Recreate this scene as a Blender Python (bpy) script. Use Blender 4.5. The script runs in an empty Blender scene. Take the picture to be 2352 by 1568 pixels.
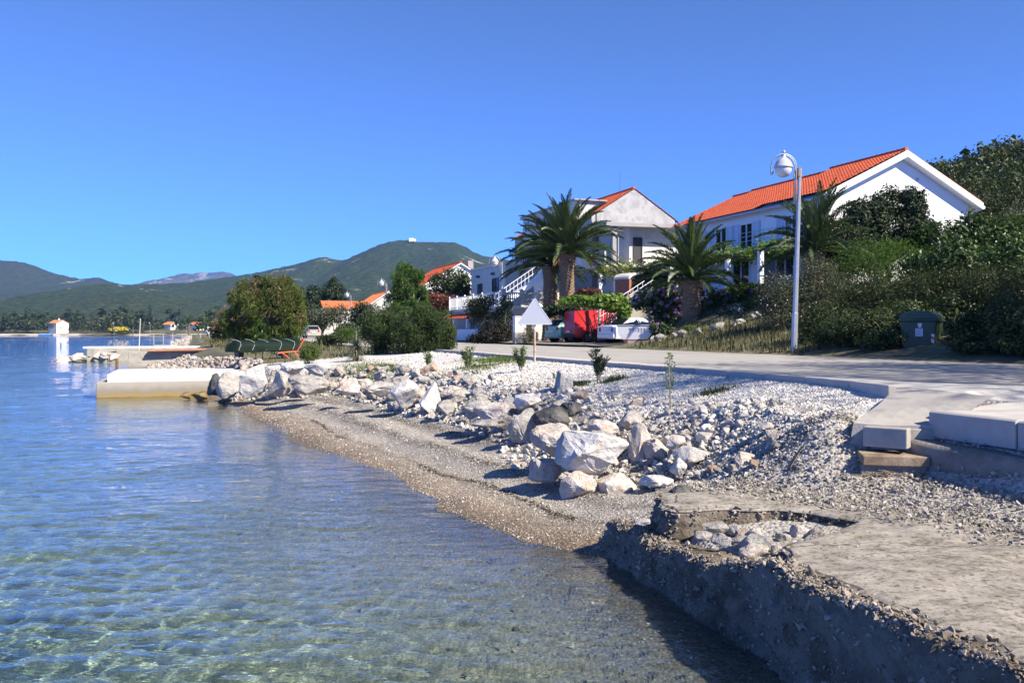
import bpy, bmesh, math, random
import numpy as np
from mathutils import Vector, Matrix, Euler, noise

sc = bpy.context.scene
col = sc.collection
random.seed(7)
rng = np.random.default_rng(7)

# ------------------------------------------------------------------ camera, sky, sun, exposure
cam = bpy.data.objects.new('camera', bpy.data.cameras.new('camera'))
col.objects.link(cam)
sc.camera = cam
H = 2.3                                   # eye height above the sea
cam.location = (0, 0, H)
cam.rotation_euler = (math.radians(90), 0, 0)
cam.data.sensor_width = 36
cam.data.lens = 36 * 2000 / 2352
cam.data.shift_y = -22 / 2352
cam.data.clip_start = 0.1
cam.data.clip_end = 20000

SUN_EL, SUN_AZ = math.radians(40), math.radians(126)   # azimuth from +Y clockwise: right and a little behind
world = bpy.data.worlds.new('World')
sc.world = world
world.use_nodes = True
wn = world.node_tree
sky = wn.nodes.new('ShaderNodeTexSky')
sky.sky_type = 'NISHITA'
sky.sun_disc = False
sky.sun_elevation = SUN_EL
sky.sun_rotation = SUN_AZ
sky.air_density = 1.2
sky.dust_density = 0.0
sky.ozone_density = 8.0
sky.altitude = 16000
bg = wn.nodes['Background']
wn.links.new(sky.outputs[0], bg.inputs[0])
bg.inputs[1].default_value = 0.15
sun = bpy.data.objects.new('sun', bpy.data.lights.new('sun', 'SUN'))
col.objects.link(sun)
sun.data.energy = 2.45
sun.data.color = (1, 0.90, 0.76)
sun.data.angle = math.radians(0.5)
sd = Vector((math.sin(SUN_AZ) * math.cos(SUN_EL), math.cos(SUN_AZ) * math.cos(SUN_EL), math.sin(SUN_EL)))
sun.rotation_euler = sd.to_track_quat('Z', 'Y').to_euler()
sun.location = (60, -20, 60)
sun.data.cycles.is_caustics_light = True
vs = sc.view_settings
vs.view_transform = 'Standard'
vs.look = 'None'
vs.exposure = 2.12
vs.gamma = 1
vs.use_curve_mapping = False
sc.cycles.max_bounces = 8
sc.cycles.transparent_max_bounces = 8
sc.cycles.volume_bounces = 0
sc.cycles.use_denoising = True

# ------------------------------------------------------------------ helpers
CT, ST = math.cos(math.radians(20)), math.sin(math.radians(20))
RZ = math.radians(20)                     # the road, shore and houses all run 20 degrees left of the view


def W(n, t, z=0.0):                       # n: metres inland from the shore, t: metres along the road
    return Vector((n * CT - t * ST, n * ST + t * CT, z))


def NT(x, y):
    return x * CT + y * ST, -x * ST + y * CT


def at(px, py, d):                        # survey: a sight line from the eye and a distance give a place
    return Vector(((px - 1176) / 2000 * d, d, H - (py - 762) / 2000 * d))


def tag(o, label=None, cat=None, group=None, kind=None):
    for k, v in (('label', label), ('category', cat), ('group', group), ('kind', kind)):
        if v:
            o[k] = v
    return o


def thing(name, loc, rz, label, cat, group=None):
    o = bpy.data.objects.new(name, None)
    col.objects.link(o)
    o.location = loc
    o.rotation_euler = (0, 0, rz)
    o.empty_display_size = 0.2
    return tag(o, label, cat, group)


def link(name, me, parent=None, loc=None, rot=None, scale=None):
    o = bpy.data.objects.new(name, me)
    col.objects.link(o)
    if parent:
        o.parent = parent
    if loc is not None:
        o.location = loc
    if rot is not None:
        o.rotation_euler = rot
    if scale is not None:
        o.scale = scale
    return o


def mesh_np(name, V, Fc, mat=None, smooth=False):
    """fast mesh from numpy arrays; Fc is (k, 3) or (k, 4)"""
    V = np.asarray(V, np.float32)
    Fc = np.asarray(Fc, np.int32)
    me = bpy.data.meshes.new(name)
    k, s = Fc.shape
    me.vertices.add(len(V))
    me.vertices.foreach_set('co', V.ravel())
    me.loops.add(k * s)
    me.loops.foreach_set('vertex_index', Fc.ravel())
    me.polygons.add(k)
    me.polygons.foreach_set('loop_start', np.arange(0, k * s, s, dtype=np.int32))
    me.polygons.foreach_set('loop_total', np.full(k, s, np.int32))
    me.polygons.foreach_set('use_smooth', np.full(k, smooth))
    if mat:
        me.materials.append(mat)
    me.update(calc_edges=True)
    me.validate()
    return me


def grid_faces(n, m):
    i = np.arange(n * m).reshape(n, m)
    return np.stack([i[:-1, :-1], i[:-1, 1:], i[1:, 1:], i[1:, :-1]], -1).reshape(-1, 4)


class MB:
    def __init__(s):
        s.v, s.f = [], []

    def add(s, vs_, fs):
        b = len(s.v)
        s.v += [tuple(p) for p in vs_]
        s.f += [tuple(b + i for i in f) for f in fs]
        return s

    def box(s, x0, y0, z0, x1, y1, z1):
        return s.add([(x0, y0, z0), (x1, y0, z0), (x1, y1, z0), (x0, y1, z0), (x0, y0, z1), (x1, y0, z1), (x1, y1, z1), (x0, y1, z1)],
                     [(3, 2, 1, 0), (4, 5, 6, 7), (0, 1, 5, 4), (1, 2, 6, 5), (2, 3, 7, 6), (3, 0, 4, 7)])

    def prism(s, poly, vec):
        n = len(poly)
        vec = Vector(vec)
        P = [Vector(p) for p in poly]
        return s.add(P + [p + vec for p in P],
                     [tuple(range(n))[::-1], tuple(range(n, 2 * n))] + [(i, (i + 1) % n, n + (i + 1) % n, n + i) for i in range(n)])

    def tube(s, pts, rad, n=8):
        P = [Vector(p) for p in pts]
        if not hasattr(rad, '__len__'):
            rad = [rad] * len(P)
        vs_, fs = [], []
        up = Vector((0.13, 0.21, 0.97)).normalized()
        for i, p in enumerate(P):
            d = (P[min(i + 1, len(P) - 1)] - P[max(i - 1, 0)]).normalized()
            a = d.cross(up)
            if a.length < 0.05:
                a = d.cross(Vector((1, 0, 0)))
            a.normalize()
            b = d.cross(a)
            for k in range(n):
                w = 2 * math.pi * k / n
                vs_.append(p + (a * math.cos(w) + b * math.sin(w)) * rad[i])
        for i in range(len(P) - 1):
            for k in range(n):
                fs.append((i * n + k, i * n + (k + 1) % n, (i + 1) * n + (k + 1) % n, (i + 1) * n + k))
        fs += [tuple(range(n))[::-1], tuple(range((len(P) - 1) * n, len(P) * n))]
        return s.add(vs_, fs)

    def lathe(s, prof, n=16, o=(0, 0, 0)):
        o = Vector(o)
        vs_, fs = [], []
        for r, z in prof:
            for k in range(n):
                w = 2 * math.pi * k / n
                vs_.append(o + Vector((max(r, 1e-4) * math.cos(w), max(r, 1e-4) * math.sin(w), z)))
        for i in range(len(prof) - 1):
            for k in range(n):
                fs.append((i * n + k, i * n + (k + 1) % n, (i + 1) * n + (k + 1) % n, (i + 1) * n + k))
        fs += [tuple(range(n))[::-1], tuple(range((len(prof) - 1) * n, len(prof) * n))]
        return s.add(vs_, fs)

    def build(s, name, mat, parent=None, smooth=False, bevel=0, loc=None, rot=None, fix=True):
        me = bpy.data.meshes.new(name)
        me.from_pydata(s.v, [], s.f)
        if fix:
            bm = bmesh.new()
            bm.from_mesh(me)
            bmesh.ops.recalc_face_normals(bm, faces=bm.faces)
            bm.to_mesh(me)
            bm.free()
        if smooth:
            me.polygons.foreach_set('use_smooth', [True] * len(me.polygons))
        me.materials.append(mat)
        me.update()
        o = link(name, me, parent, loc, rot)
        if bevel:
            b = o.modifiers.new('bevel', 'BEVEL')
            b.width = bevel
            b.segments = 2
            b.limit_method = 'ANGLE'
        return o


# ---- materials
def nodes(name):
    m = bpy.data.materials.new(name)
    m.use_nodes = True
    t = m.node_tree
    return m, t, t.nodes['Principled BSDF'], (lambda k: t.nodes.new('ShaderNode' + k)), (lambda a, b: t.links.new(a, b))


def ramp(N, stops, interp='LINEAR'):
    r = N('ValToRGB')
    e = r.color_ramp.elements
    r.color_ramp.interpolation = interp
    while len(e) < len(stops):
        e.new(0.5)
    for el, (p, c) in zip(e, stops):
        el.position = p
        el.color = (*c, 1)
    return r


def M(name, cols, scale=3.0, rough=0.8, bump=0.0, bscale=None, rand=0.0, island=0.0, metal=0.0, spec=0.4, coords='Object', detail=6, lo=0.3, hi=0.7, bdist=0.02, stretch=None):
    m, t, b, N, L = nodes(name)
    if not isinstance(cols[0], (tuple, list)):
        cols = [cols]
    b.inputs['Roughness'].default_value = rough
    b.inputs['Metallic'].default_value = metal
    b.inputs['Specular IOR Level'].default_value = spec
    if coords == 'Object':
        out = N('TexCoord').outputs['Object']
    else:
        out = N('NewGeometry').outputs['Position']
    if stretch:
        mp = N('Mapping')
        mp.inputs['Scale'].default_value = stretch
        L(out, mp.inputs[0])
        out = mp.outputs[0]
    if len(cols) > 1:
        nz = N('TexNoise')
        nz.inputs['Scale'].default_value = scale
        nz.inputs['Detail'].default_value = detail
        nz.inputs['Roughness'].default_value = 0.65
        L(out, nz.inputs['Vector'])
        k = len(cols)
        r = ramp(N, [(lo + (hi - lo) * i / (k - 1), c) for i, c in enumerate(cols)])
        L(nz.outputs['Fac'], r.inputs[0])
        cout = r.outputs[0]
    else:
        rg = N('RGB')
        rg.outputs[0].default_value = (*cols[0], 1)
        cout = rg.outputs[0]
    for amt, src in ((rand, 'o'), (island, 'i')):
        if amt:
            h = N('HueSaturation')
            mr = N('MapRange')
            mr.inputs['To Min'].default_value = 1 - amt
            mr.inputs['To Max'].default_value = 1 + amt
            L(N('ObjectInfo').outputs['Random'] if src == 'o' else N('NewGeometry').outputs['Random Per Island'], mr.inputs[0])
            L(mr.outputs[0], h.inputs['Value'])
            L(cout, h.inputs['Color'])
            cout = h.outputs[0]
    L(cout, b.inputs['Base Color'])
    if bump:
        n2 = N('TexNoise')
        n2.inputs['Scale'].default_value = bscale or scale * 6
        n2.inputs['Detail'].default_value = 8
        n2.inputs['Roughness'].default_value = 0.7
        L(out, n2.inputs['Vector'])
        bp = N('Bump')
        bp.inputs['Strength'].default_value = bump
        bp.inputs['Distance'].default_value = bdist
        L(n2.outputs['Fac'], bp.inputs['Height'])
        L(bp.outputs[0], b.inputs['Normal'])
    return m


def LM(name, c1, c2, trans=0.3, rough=0.5, spec=0.35, c3=None):
    """leaf: colour varies from leaf to leaf, light comes through the blade"""
    m, t, b, N, L = nodes(name)
    g = N('NewGeometry')
    st = [(0.0, c1), (1.0, c2)] if c3 is None else [(0.0, c1), (0.8, c2), (1.0, c3)]
    r = ramp(N, st)
    L(g.outputs['Random Per Island'], r.inputs[0])
    h = N('HueSaturation')
    mr = N('MapRange')
    mr.inputs['To Min'].default_value = 0.85
    mr.inputs['To Max'].default_value = 1.15
    L(N('ObjectInfo').outputs['Random'], mr.inputs[0])
    L(mr.outputs[0], h.inputs['Value'])
    L(r.outputs[0], h.inputs['Color'])
    L(h.outputs[0], b.inputs['Base Color'])
    b.inputs['Roughness'].default_value = rough
    b.inputs['Specular IOR Level'].default_value = spec
    tr = N('BsdfTranslucent')
    L(h.outputs[0], tr.inputs[0])
    mx = N('MixShader')
    mx.inputs[0].default_value = trans
    L(b.outputs[0], mx.inputs[1])
    L(tr.outputs[0], mx.inputs[2])
    L(mx.outputs[0], t.nodes['Material Output'].inputs['Surface'])
    return m


# ---- leaves, stones
def rot_from(nrm, spin):
    """(k,3) normals and spin angles -> tangent frames a, b"""
    nrm = nrm / np.linalg.norm(nrm, axis=1, keepdims=True)
    ref = np.where(np.abs(nrm[:, 2:3]) < 0.9, np.array([[0, 0, 1.0]]), np.array([[1.0, 0, 0]]))
    a = np.cross(nrm, ref)
    a /= np.linalg.norm(a, axis=1, keepdims=True)
    b = np.cross(nrm, a)
    c, s = np.cos(spin)[:, None], np.sin(spin)[:, None]
    return a * c + b * s, b * c - a * s, nrm


def leaf_mesh(P, nrm, size, aspect=0.5, fold=0.15, axis=None):
    """every leaf is a folded diamond blade of two triangles"""
    k = len(P)
    size = (np.full(k, size) if np.isscalar(size) else size)[:, None]
    a, b, n = rot_from(nrm, rng.uniform(0, 6.283, k))
    if axis is not None:
        a = axis / np.linalg.norm(axis, axis=1, keepdims=True)
        b = np.cross(nrm, a)
        b /= np.linalg.norm(b, axis=1, keepdims=True) + 1e-9
        n = np.cross(a, b)
    V = np.stack([P - a * size * 0.5, P + b * size * aspect * 0.5 + n * size * fold, P + a * size * 0.5, P - b * size * aspect * 0.5 + n * size * fold], 1).reshape(-1, 3)
    i = np.arange(k)[:, None] * 4
    Fc = np.concatenate([i + np.array([[0, 1, 2]]), i + np.array([[0, 2, 3]])], 1).reshape(-1, 3)
    return V, Fc


def sphere_pts(k):
    u = rng.normal(size=(k, 3))
    return u / np.linalg.norm(u, axis=1, keepdims=True)


def cloud(lobes, k, clump=0.28, per=55, up=0.35, fill=0.15):
    """points and normals of a crown: twigs' ends gathered in clumps over uneven lobes"""
    lobes = np.array(lobes, float)
    area = (lobes[:, 3] * lobes[:, 4] + lobes[:, 3] * lobes[:, 5] + lobes[:, 4] * lobes[:, 5])
    nc = max(4, int(k / per))
    li = rng.choice(len(lobes), nc, p=area / area.sum())
    u = sphere_pts(nc)
    rr = np.where(rng.random(nc) < fill, rng.uniform(0.2, 0.7, nc), rng.uniform(0.72, 1.06, nc))
    C = lobes[li, :3] + u * lobes[li, 3:] * rr[:, None]
    sz = rng.lognormal(0, 0.45, nc)
    ci = rng.choice(nc, k, p=sz / sz.sum())
    g = rng.normal(size=(k, 3))
    g *= (np.minimum(1.9, np.linalg.norm(g, axis=1)) / np.linalg.norm(g, axis=1))[:, None]
    P = C[ci] + g * lobes[li[ci], 3:] * clump * np.clip(sz[ci, None], 0.5, 1.5) ** 0.5
    nrm = u[ci] * 0.5 + g * 0.35 + rng.normal(size=(k, 3)) * 0.55
    nrm[:, 2] += up
    return P, nrm, C


def hull_base(k, seed, lo=0.75):
    r = np.random.default_rng(seed)
    bm = bmesh.new()
    for _ in range(k):
        u = r.normal(size=3)
        u /= np.linalg.norm(u)
        bm.verts.new(u * r.uniform(lo, 1.0))
    bmesh.ops.convex_hull(bm, input=bm.verts)
    for v in [v for v in bm.verts if not v.link_faces]:
        bm.verts.remove(v)
    bmesh.ops.triangulate(bm, faces=bm.faces)
    bm.verts.index_update()
    V = np.array([v.co[:] for v in bm.verts])
    Fc = np.array([[v.index for v in f.verts] for f in bm.faces])
    bm.free()
    return V, Fc


PEB = [hull_base(7, 100 + i) for i in range(5)]
STN = [hull_base(12, 200 + i) for i in range(5)]


def scatter(P, size, bases, flat=0.7):
    """many small angular stones as one mesh"""
    Vs, Fs, off = [], [], 0
    which = rng.integers(0, len(bases), len(P))
    for w, (BV, BF) in enumerate(bases):
        p = P[which == w]
        s = size[which == w]
        k = len(p)
        if not k:
            continue
        sc3 = np.stack([s * rng.uniform(0.7, 1.2, k), s * rng.uniform(0.6, 1.0, k), s * flat * rng.uniform(0.6, 1.1, k)], -1) * 0.5
        nr = rng.normal(size=(k, 3)) * 0.45
        nr[:, 2] += 1
        a, b, n = rot_from(nr, rng.uniform(0, 6.283, k))
        L = BV[None] * sc3[:, None]
        V = L[..., 0:1] * a[:, None] + L[..., 1:2] * b[:, None] + L[..., 2:3] * n[:, None] + p[:, None]
        Vs.append(V.reshape(-1, 3))
        Fs.append((BF[None] + (np.arange(k) * len(BV))[:, None, None] + off).reshape(-1, 3))
        off += k * len(BV)
    return np.concatenate(Vs), np.concatenate(Fs)


def rock_mesh(name, seed, k=16, cuts=2, amp=0.12, mat=None, lo=0.62):
    """broken limestone: a hull of a few points, worn edges, pitted faces; unit radius"""
    r = random.Random(seed)
    V, Fc = hull_base(k, seed * 13 + 5, lo)
    bm = bmesh.new()
    vs_ = [bm.verts.new(v) for v in V]
    for f in Fc:
        bm.faces.new([vs_[i] for i in f])
    bmesh.ops.dissolve_limit(bm, angle_limit=0.22, verts=bm.verts, edges=bm.edges)
    bmesh.ops.bevel(bm, geom=list(bm.edges), offset=0.08, segments=1, affect='EDGES', clamp_overlap=True)
    bmesh.ops.triangulate(bm, faces=bm.faces)
    for _ in range(2 if cuts > 2 else 1):
        bmesh.ops.subdivide_edges(bm, edges=[e for e in bm.edges if e.calc_length() > (.1 if cuts > 2 else .22)], cuts=cuts, use_grid_fill=True)
        bmesh.ops.triangulate(bm, faces=bm.faces)
        if cuts > 2:
            break
    bmesh.ops.smooth_vert(bm, verts=bm.verts, factor=.35, use_axis_x=True, use_axis_y=True, use_axis_z=True)
    o = Vector((r.uniform(-50, 50), r.uniform(-50, 50), seed))
    ax = Vector((r.gauss(0, 1), r.gauss(0, 1), r.gauss(0, 1))).normalized()
    bm.normal_update()
    for v in bm.verts:
        p = v.co.copy()
        lay = math.sin(p.dot(ax) * 9 + 3 * noise.noise(p * 1.3 + o))
        d = noise.noise(p * 1.6 + o) * amp * 1.2 + noise.noise(p * 4.5 + o) * amp * .6 - abs(noise.noise(p * 8 + o)) * amp * .55 + noise.noise(p * 19 + o) * amp * .16 + .018 * max(0, lay) ** 2
        v.co = p + v.normal * d
    me = bpy.data.meshes.new(name)
    bm.to_mesh(me)
    bm.free()
    if mat:
        me.materials.append(mat)
    return me


def interp_np(x, xs, ys):
    return np.interp(x, xs, ys)


def fbm(X, Y, s, seed=0, oct_=4):
    """cheap value-ish noise from rotated sines, vectorised"""
    r = np.random.default_rng(seed)
    Z = np.zeros_like(X, float)
    a, f = 1.0, s
    for _ in range(oct_):
        for _k in range(4):
            th, ph = r.uniform(0, 6.283), r.uniform(0, 6.283)
            Z += a * np.sin((X * math.cos(th) + Y * math.sin(th)) * f + ph + 1.3 * np.sin((X * math.sin(th) - Y * math.cos(th)) * f * 0.7 + ph * 2)) * 0.25
        a *= 0.5
        f *= 2.07
    return Z

# ------------------------------------------------------------------ ground heights in (n, t)
KT = np.array([-12, 0, 6.6, 7.4, 7.9, 8.9, 9.6, 10.2, 11.8, 14.4, 17, 20.1, 23, 26.7, 28.2, 29.7, 33, 45, 60, 80, 340])
KS = np.array([3.9, 3.9, 3.9, 3.9, 3.88, 3.34, 3.25, 3.2, 3.0, 2.7, 2.4, 2.05, 1.8, 1.3, 1.0, .7, .2, -1, -2.5, -3, -4])
KB = np.array([4.2, 4.2, 4.2, 4.5, 4.9, 5.6, 5.55, 5.35, 4.6, 5.2, 5.25, 4.7, 4.5, 4.3, 2.3, 1.2, .8, 0, -1.5, -2, -3])
KZB = np.array([.45, .45, .45, .45, .48, .5, .36, .28, .3, .4, .4, .42, .42, .4, .2, .1, .1, .1, .1, .1, .2])
KG = np.array([6.7, 6.7, 6.7, 6.62, 6.4, 6.85, 6.85, 6.7, 6.5, 6.45, 6.2, 5.8, 5.6, 5.5, 4.2, 2.6, 2.2, 1.5, 1, .5, 0])
KZG = np.array([.8, .8, .86, 1.08, 1.2, 1.27, 1.27, 1.22, 1.05, 1.1, 1.12, 1.15, 1.1, 1.05, 1.0, 1.0, 1.1, 1.2, 1.2, 1.2, 1.3])


def shore(t):
    return np.interp(t, KT, KS)


def gz(n, t):
    n = np.asarray(n, float)
    t = np.asarray(t, float)
    s, b, zb, g, zg = (np.interp(t, KT, k) for k in (KS, KB, KZB, KG, KZG))
    near = np.clip((7.9 - t) / 0.5, 0, 1)
    zm = zg + (1.53 - zg) * (6.98 - g) / (8.3 - g)
    zm = zm * (1 - near) + 1.2 * near
    lot = np.clip((t - 34.5) / 2, 0, 1) * (1 - np.clip((t - 95) / 10, 0, 1))
    far = np.clip((t - 80) / 120, 0, 1)
    nl = np.interp(t, [34, 36, 42, 60], [19.5, 20.6, 24.6, 24.6])
    z27 = 4.4 * (1 - far) + 2.6 * far
    x1, y1 = 22 + (nl - 22) * lot, 2.6 + (1.66 - 2.6) * lot
    x2, y2 = 23.5 + (nl + .6 - 23.5) * lot, 3.1 + (2.7 - 3.1) * lot
    x3 = 27 + (nl + 4.0 - 27) * lot
    c = 1 - 0.8 * np.clip((t - 90) / 160, 0, 1)
    K = [(s - 80, -9 + 0 * t), (s - 30, -4.2 + 0 * t), (s - 12, -1.7 + 0 * t), (s - 3.5, -.5 + 0 * t), (s, 0 * t), (b, zb), (g, zg), (np.maximum(g + .15, 6.98 + 0 * t), zm), (8.35 + 0 * t, 1.545 + 0 * t),
         (8.6 + 0 * t, 1.5 + 0 * t), (17.2 + 0 * t, 1.54 + 0 * t), (17.7 + 0 * t, 1.64 + 0 * t), (x1, y1), (x2, y2), (x3, z27), (41 + 0 * t, z27 + .1),
         (66 + 0 * t, 4.6 + 9.5 * c), (92 + 0 * t, 4.6 + 19.0 * c), (112 + 0 * t, 4.6 + 19.5 * c), (150 + 0 * t, 4.6 + 10 * c)]
    z = K[0][1]
    for (n0, z0), (n1, z1) in zip(K[:-1], K[1:]):
        z = np.where(n >= n0, z0 + (z1 - z0) * np.clip((n - n0) / np.maximum(n1 - n0, .02), 0, 1), z)
    # small unevenness, none on the built strip
    z = z + .30 * np.exp(-(((n - 6.35) / .42) ** 2 + ((t - 7.55) / .38) ** 2))
    e = n - s
    live = np.clip(np.abs(n - 12.9) - 4.6, 0, 1)
    bank = np.clip((t - 7.6) / .6, 0, 1) * np.clip((12.5 - t) / 2, 0, 1) * np.clip((n - 5) / .5, 0, 1) * np.clip((7.4 - n) / .6, 0, 1)
    z = z + live * (0.02 * fbm(n, t, 1.3, 1) + 0.012 * fbm(n, t, 4.0, 2)) + bank * (0.06 * fbm(n, t, 3.1, 3) + .05 * np.abs(fbm(n, t, 8, 4)))
    z = z + np.clip((n - 40) / 15, 0, 1) * (1.1 * fbm(n, t, .13, 5) + .5 * fbm(n, t, .5, 6))
    beach = np.clip(e / .3, 0, 1) * np.clip((b - n) / .5, 0, 1) * np.clip((t - 9) / 1, 0, 1)
    z = z + beach * 0.03 * np.sin(e * 5.2 + 1.2 * fbm(n, t, .8, 8)) * np.clip(e / 1.2, 0, 1)
    sea = np.clip((-e - 1) / 4, 0, 1)
    z = z + sea * (.08 * fbm(n, t, .8, 7))
    return z


def gxy(x, y):
    n, t = NT(x, y)
    return float(gz(n, t))


def ground_at(x, y):
    return Vector((x, y, gxy(x, y)))


def steps(*seg):
    out = [seg[0][0]]
    for a, b, d in seg:
        k = max(1, int(round((b - a) / d)))
        out += list(a + (b - a) * np.arange(1, k + 1) / k)
    return np.array(out)


NS = steps((-85, -25, 6), (-25, -10, 1), (-10, -2, .35), (-2, 9, .11), (9, 28, .5), (28, 44, 2), (44, 152, 2.5))
TS = steps((-12, 2, 1), (2, 5, .25), (5, 16, .09), (16, 32, .16), (32, 80, .8), (80, 340, 5))
GN, GT = np.meshgrid(NS, TS)
GZ = gz(GN, GT)
XY = np.stack([GN * CT - GT * ST, GN * ST + GT * CT, GZ], -1).reshape(-1, 3)
GF = grid_faces(*GN.shape)
ce, ct = GN.reshape(-1)[GF].mean(1), GT.reshape(-1)[GF].mean(1)
cg = np.interp(ct, KT, KG) + .18 * fbm(ce, ct, 3, 11)
is_gravel = (ce > cg) & (ce < 8.6) & (ct < 34) & (ct > 7.6)
is_rubble = (ct <= 7.6) & (ce > 4.1) & (ce < 8.6)
is_inland = (ce >= 8.6) | ((ct >= 34) & (ce > cg - 1))
is_beach = ~(is_gravel | is_rubble | is_inland)


def beach_mat():
    m, t, b, N, L = nodes('beach_shingle')
    pos = N('NewGeometry').outputs['Position']
    at_ = N('Attribute')
    at_.attribute_name = 'shore'
    n1 = N('TexNoise')
    n1.inputs['Scale'].default_value = 1.1
    n1.inputs['Detail'].default_value = 5
    L(pos, n1.inputs['Vector'])
    mm = N('Math')
    mm.operation = 'MULTIPLY_ADD'
    L(n1.outputs['Fac'], mm.inputs[0])
    mm.inputs[1].default_value = 0.5
    mm.inputs[2].default_value = -0.25
    ad = N('Math')
    L(at_.outputs['Fac'], ad.inputs[0])
    L(mm.outputs[0], ad.inputs[1])
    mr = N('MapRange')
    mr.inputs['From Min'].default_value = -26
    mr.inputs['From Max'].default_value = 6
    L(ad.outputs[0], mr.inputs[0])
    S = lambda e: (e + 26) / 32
    r = ramp(N, [(S(-26), (.012, .07, .12)), (S(-15), (.035, .125, .16)), (S(-8), (.15, .24, .20)), (S(-3.5), (.215, .235, .155)), (S(-1), (.225, .20, .15)), (S(0.0), (.12, .088, .058)), (S(.22), (.19, .137, .085)), (S(.42), (.22, .17, .115)), (S(.7), (.25, .215, .165)), (S(.78), (.12, .095, .068)), (S(.86), (.28, .25, .205)),  # offshore bed turns teal to blue: the water's light absorption painted into its colour
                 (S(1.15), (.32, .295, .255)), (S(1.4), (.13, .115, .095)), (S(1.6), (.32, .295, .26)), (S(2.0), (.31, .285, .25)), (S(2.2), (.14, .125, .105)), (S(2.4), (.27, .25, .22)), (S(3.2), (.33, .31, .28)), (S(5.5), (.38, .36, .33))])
    L(mr.outputs[0], r.inputs[0])
    # each pebble has its own tone
    vo = N('TexVoronoi')
    vo.inputs['Scale'].default_value = 26
    L(pos, vo.inputs['Vector'])
    v2 = N('TexVoronoi')
    v2.inputs['Scale'].default_value = 60
    L(pos, v2.inputs['Vector'])
    sp = N('SeparateColor')
    L(vo.outputs['Color'], sp.inputs[0])
    sp2 = N('SeparateColor')
    L(v2.outputs['Color'], sp2.inputs[0])
    mx = N('Math')
    mx.operation = 'MULTIPLY_ADD'
    L(sp.outputs[0], mx.inputs[0])
    mx.inputs[1].default_value = .62
    mx.inputs[2].default_value = .52
    mx2 = N('Math')
    mx2.operation = 'MULTIPLY_ADD'
    L(sp2.outputs[0], mx2.inputs[0])
    mx2.inputs[1].default_value = .5
    L(mx.outputs[0], mx2.inputs[2])
    n3 = N('TexNoise')
    n3.inputs['Scale'].default_value = .55
    n3.inputs['Detail'].default_value = 3
    L(pos, n3.inputs['Vector'])
    mx3 = N('Math')
    mx3.operation = 'MULTIPLY_ADD'
    L(n3.outputs['Fac'], mx3.inputs[0])
    mx3.inputs[1].default_value = .7
    mx3.inputs[2].default_value = .5
    mx4 = N('Math')
    mx4.operation = 'MULTIPLY'
    L(mx2.outputs[0], mx4.inputs[0])
    L(mx3.outputs[0], mx4.inputs[1])
    h = N('HueSaturation')
    L(r.outputs[0], h.inputs['Color'])
    L(mx4.outputs[0], h.inputs['Value'])
    L(h.outputs[0], b.inputs['Base Color'])
    b.inputs['Roughness'].default_value = .8
    bp = N('Bump')
    bp.inputs['Strength'].default_value = .9
    bp.inputs['Distance'].default_value = .02
    bp.invert = True
    L(vo.outputs['Distance'], bp.inputs['Height'])
    bp2 = N('Bump')
    bp2.inputs['Strength'].default_value = .6
    bp2.inputs['Distance'].default_value = .008
    bp2.invert = True
    L(v2.outputs['Distance'], bp2.inputs['Height'])
    L(bp.outputs[0], bp2.inputs['Normal'])
    L(bp2.outputs[0], b.inputs['Normal'])
    return m


def stony_mat(name, c0, c1, scale, base2=None):
    m, t, b, N, L = nodes(name)
    pos = N('NewGeometry').outputs['Position']
    vo = N('TexVoronoi')
    vo.inputs['Scale'].default_value = scale
    L(pos, vo.inputs['Vector'])
    sp = N('SeparateColor')
    L(vo.outputs['Color'], sp.inputs[0])
    r = ramp(N, [(0, c0), (1, c1)])
    L(sp.outputs[0], r.inputs[0])
    nz = N('TexNoise')
    nz.inputs['Scale'].default_value = .8
    nz.inputs['Detail'].default_value = 6
    L(pos, nz.inputs['Vector'])
    mix = N('MixRGB')
    r2 = ramp(N, [(.48, (0, 0, 0)), (.62, (1, 1, 1))])
    L(nz.outputs['Fac'], r2.inputs[0])
    L(r2.outputs[0], mix.inputs[0])
    L(r.outputs[0], mix.inputs[1])
    mix.inputs[2].default_value = (*(base2 or c0), 1)
    L(mix.outputs[0], b.inputs['Base Color'])
    b.inputs['Roughness'].default_value = .9
    bp = N('Bump')
    bp.inputs['Strength'].default_value = .8
    bp.inputs['Distance'].default_value = .025
    bp.invert = True
    L(vo.outputs['Distance'], bp.inputs['Height'])
    L(bp.outputs[0], b.inputs['Normal'])
    return m


m_beach = beach_mat()
m_gravel_bed = stony_mat('white_gravel_bed', (.42, .41, .38), (.66, .65, .62), 28, (.44, .41, .36))
m_rubble = stony_mat('grey_rubble_bed', (.22, .21, .19), (.42, .40, .37), 26, (.27, .25, .22))
m_soil = M('dry_soil_and_grass', [(.10, .09, .05), (.16, .13, .08), (.07, .085, .035), (.20, .18, .13)], scale=.9, bump=.5, bscale=9, coords='Position', rough=.95, bdist=.05)


def terrain_piece(name, mask, mat):
    Fc = GF[mask]
    used, inv = np.unique(Fc, return_inverse=True)
    me = mesh_np(name, XY[used], inv.reshape(-1, 4), mat, True)
    a = me.attributes.new('shore', 'FLOAT', 'POINT')
    a.data.foreach_set('value', (GN.reshape(-1) - shore(GT.reshape(-1)))[used].astype(np.float32))
    o = link(name, me)
    return tag(o, kind='structure')


beach = terrain_piece('beach', is_beach, m_beach)
beach.cycles.is_caustics_receiver = True
terrain_piece('gravel_bed', is_gravel, m_gravel_bed)
terrain_piece('rubble_ground', is_rubble, m_rubble).cycles.is_caustics_receiver = True
terrain_piece('ground', is_inland, m_soil)

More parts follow.
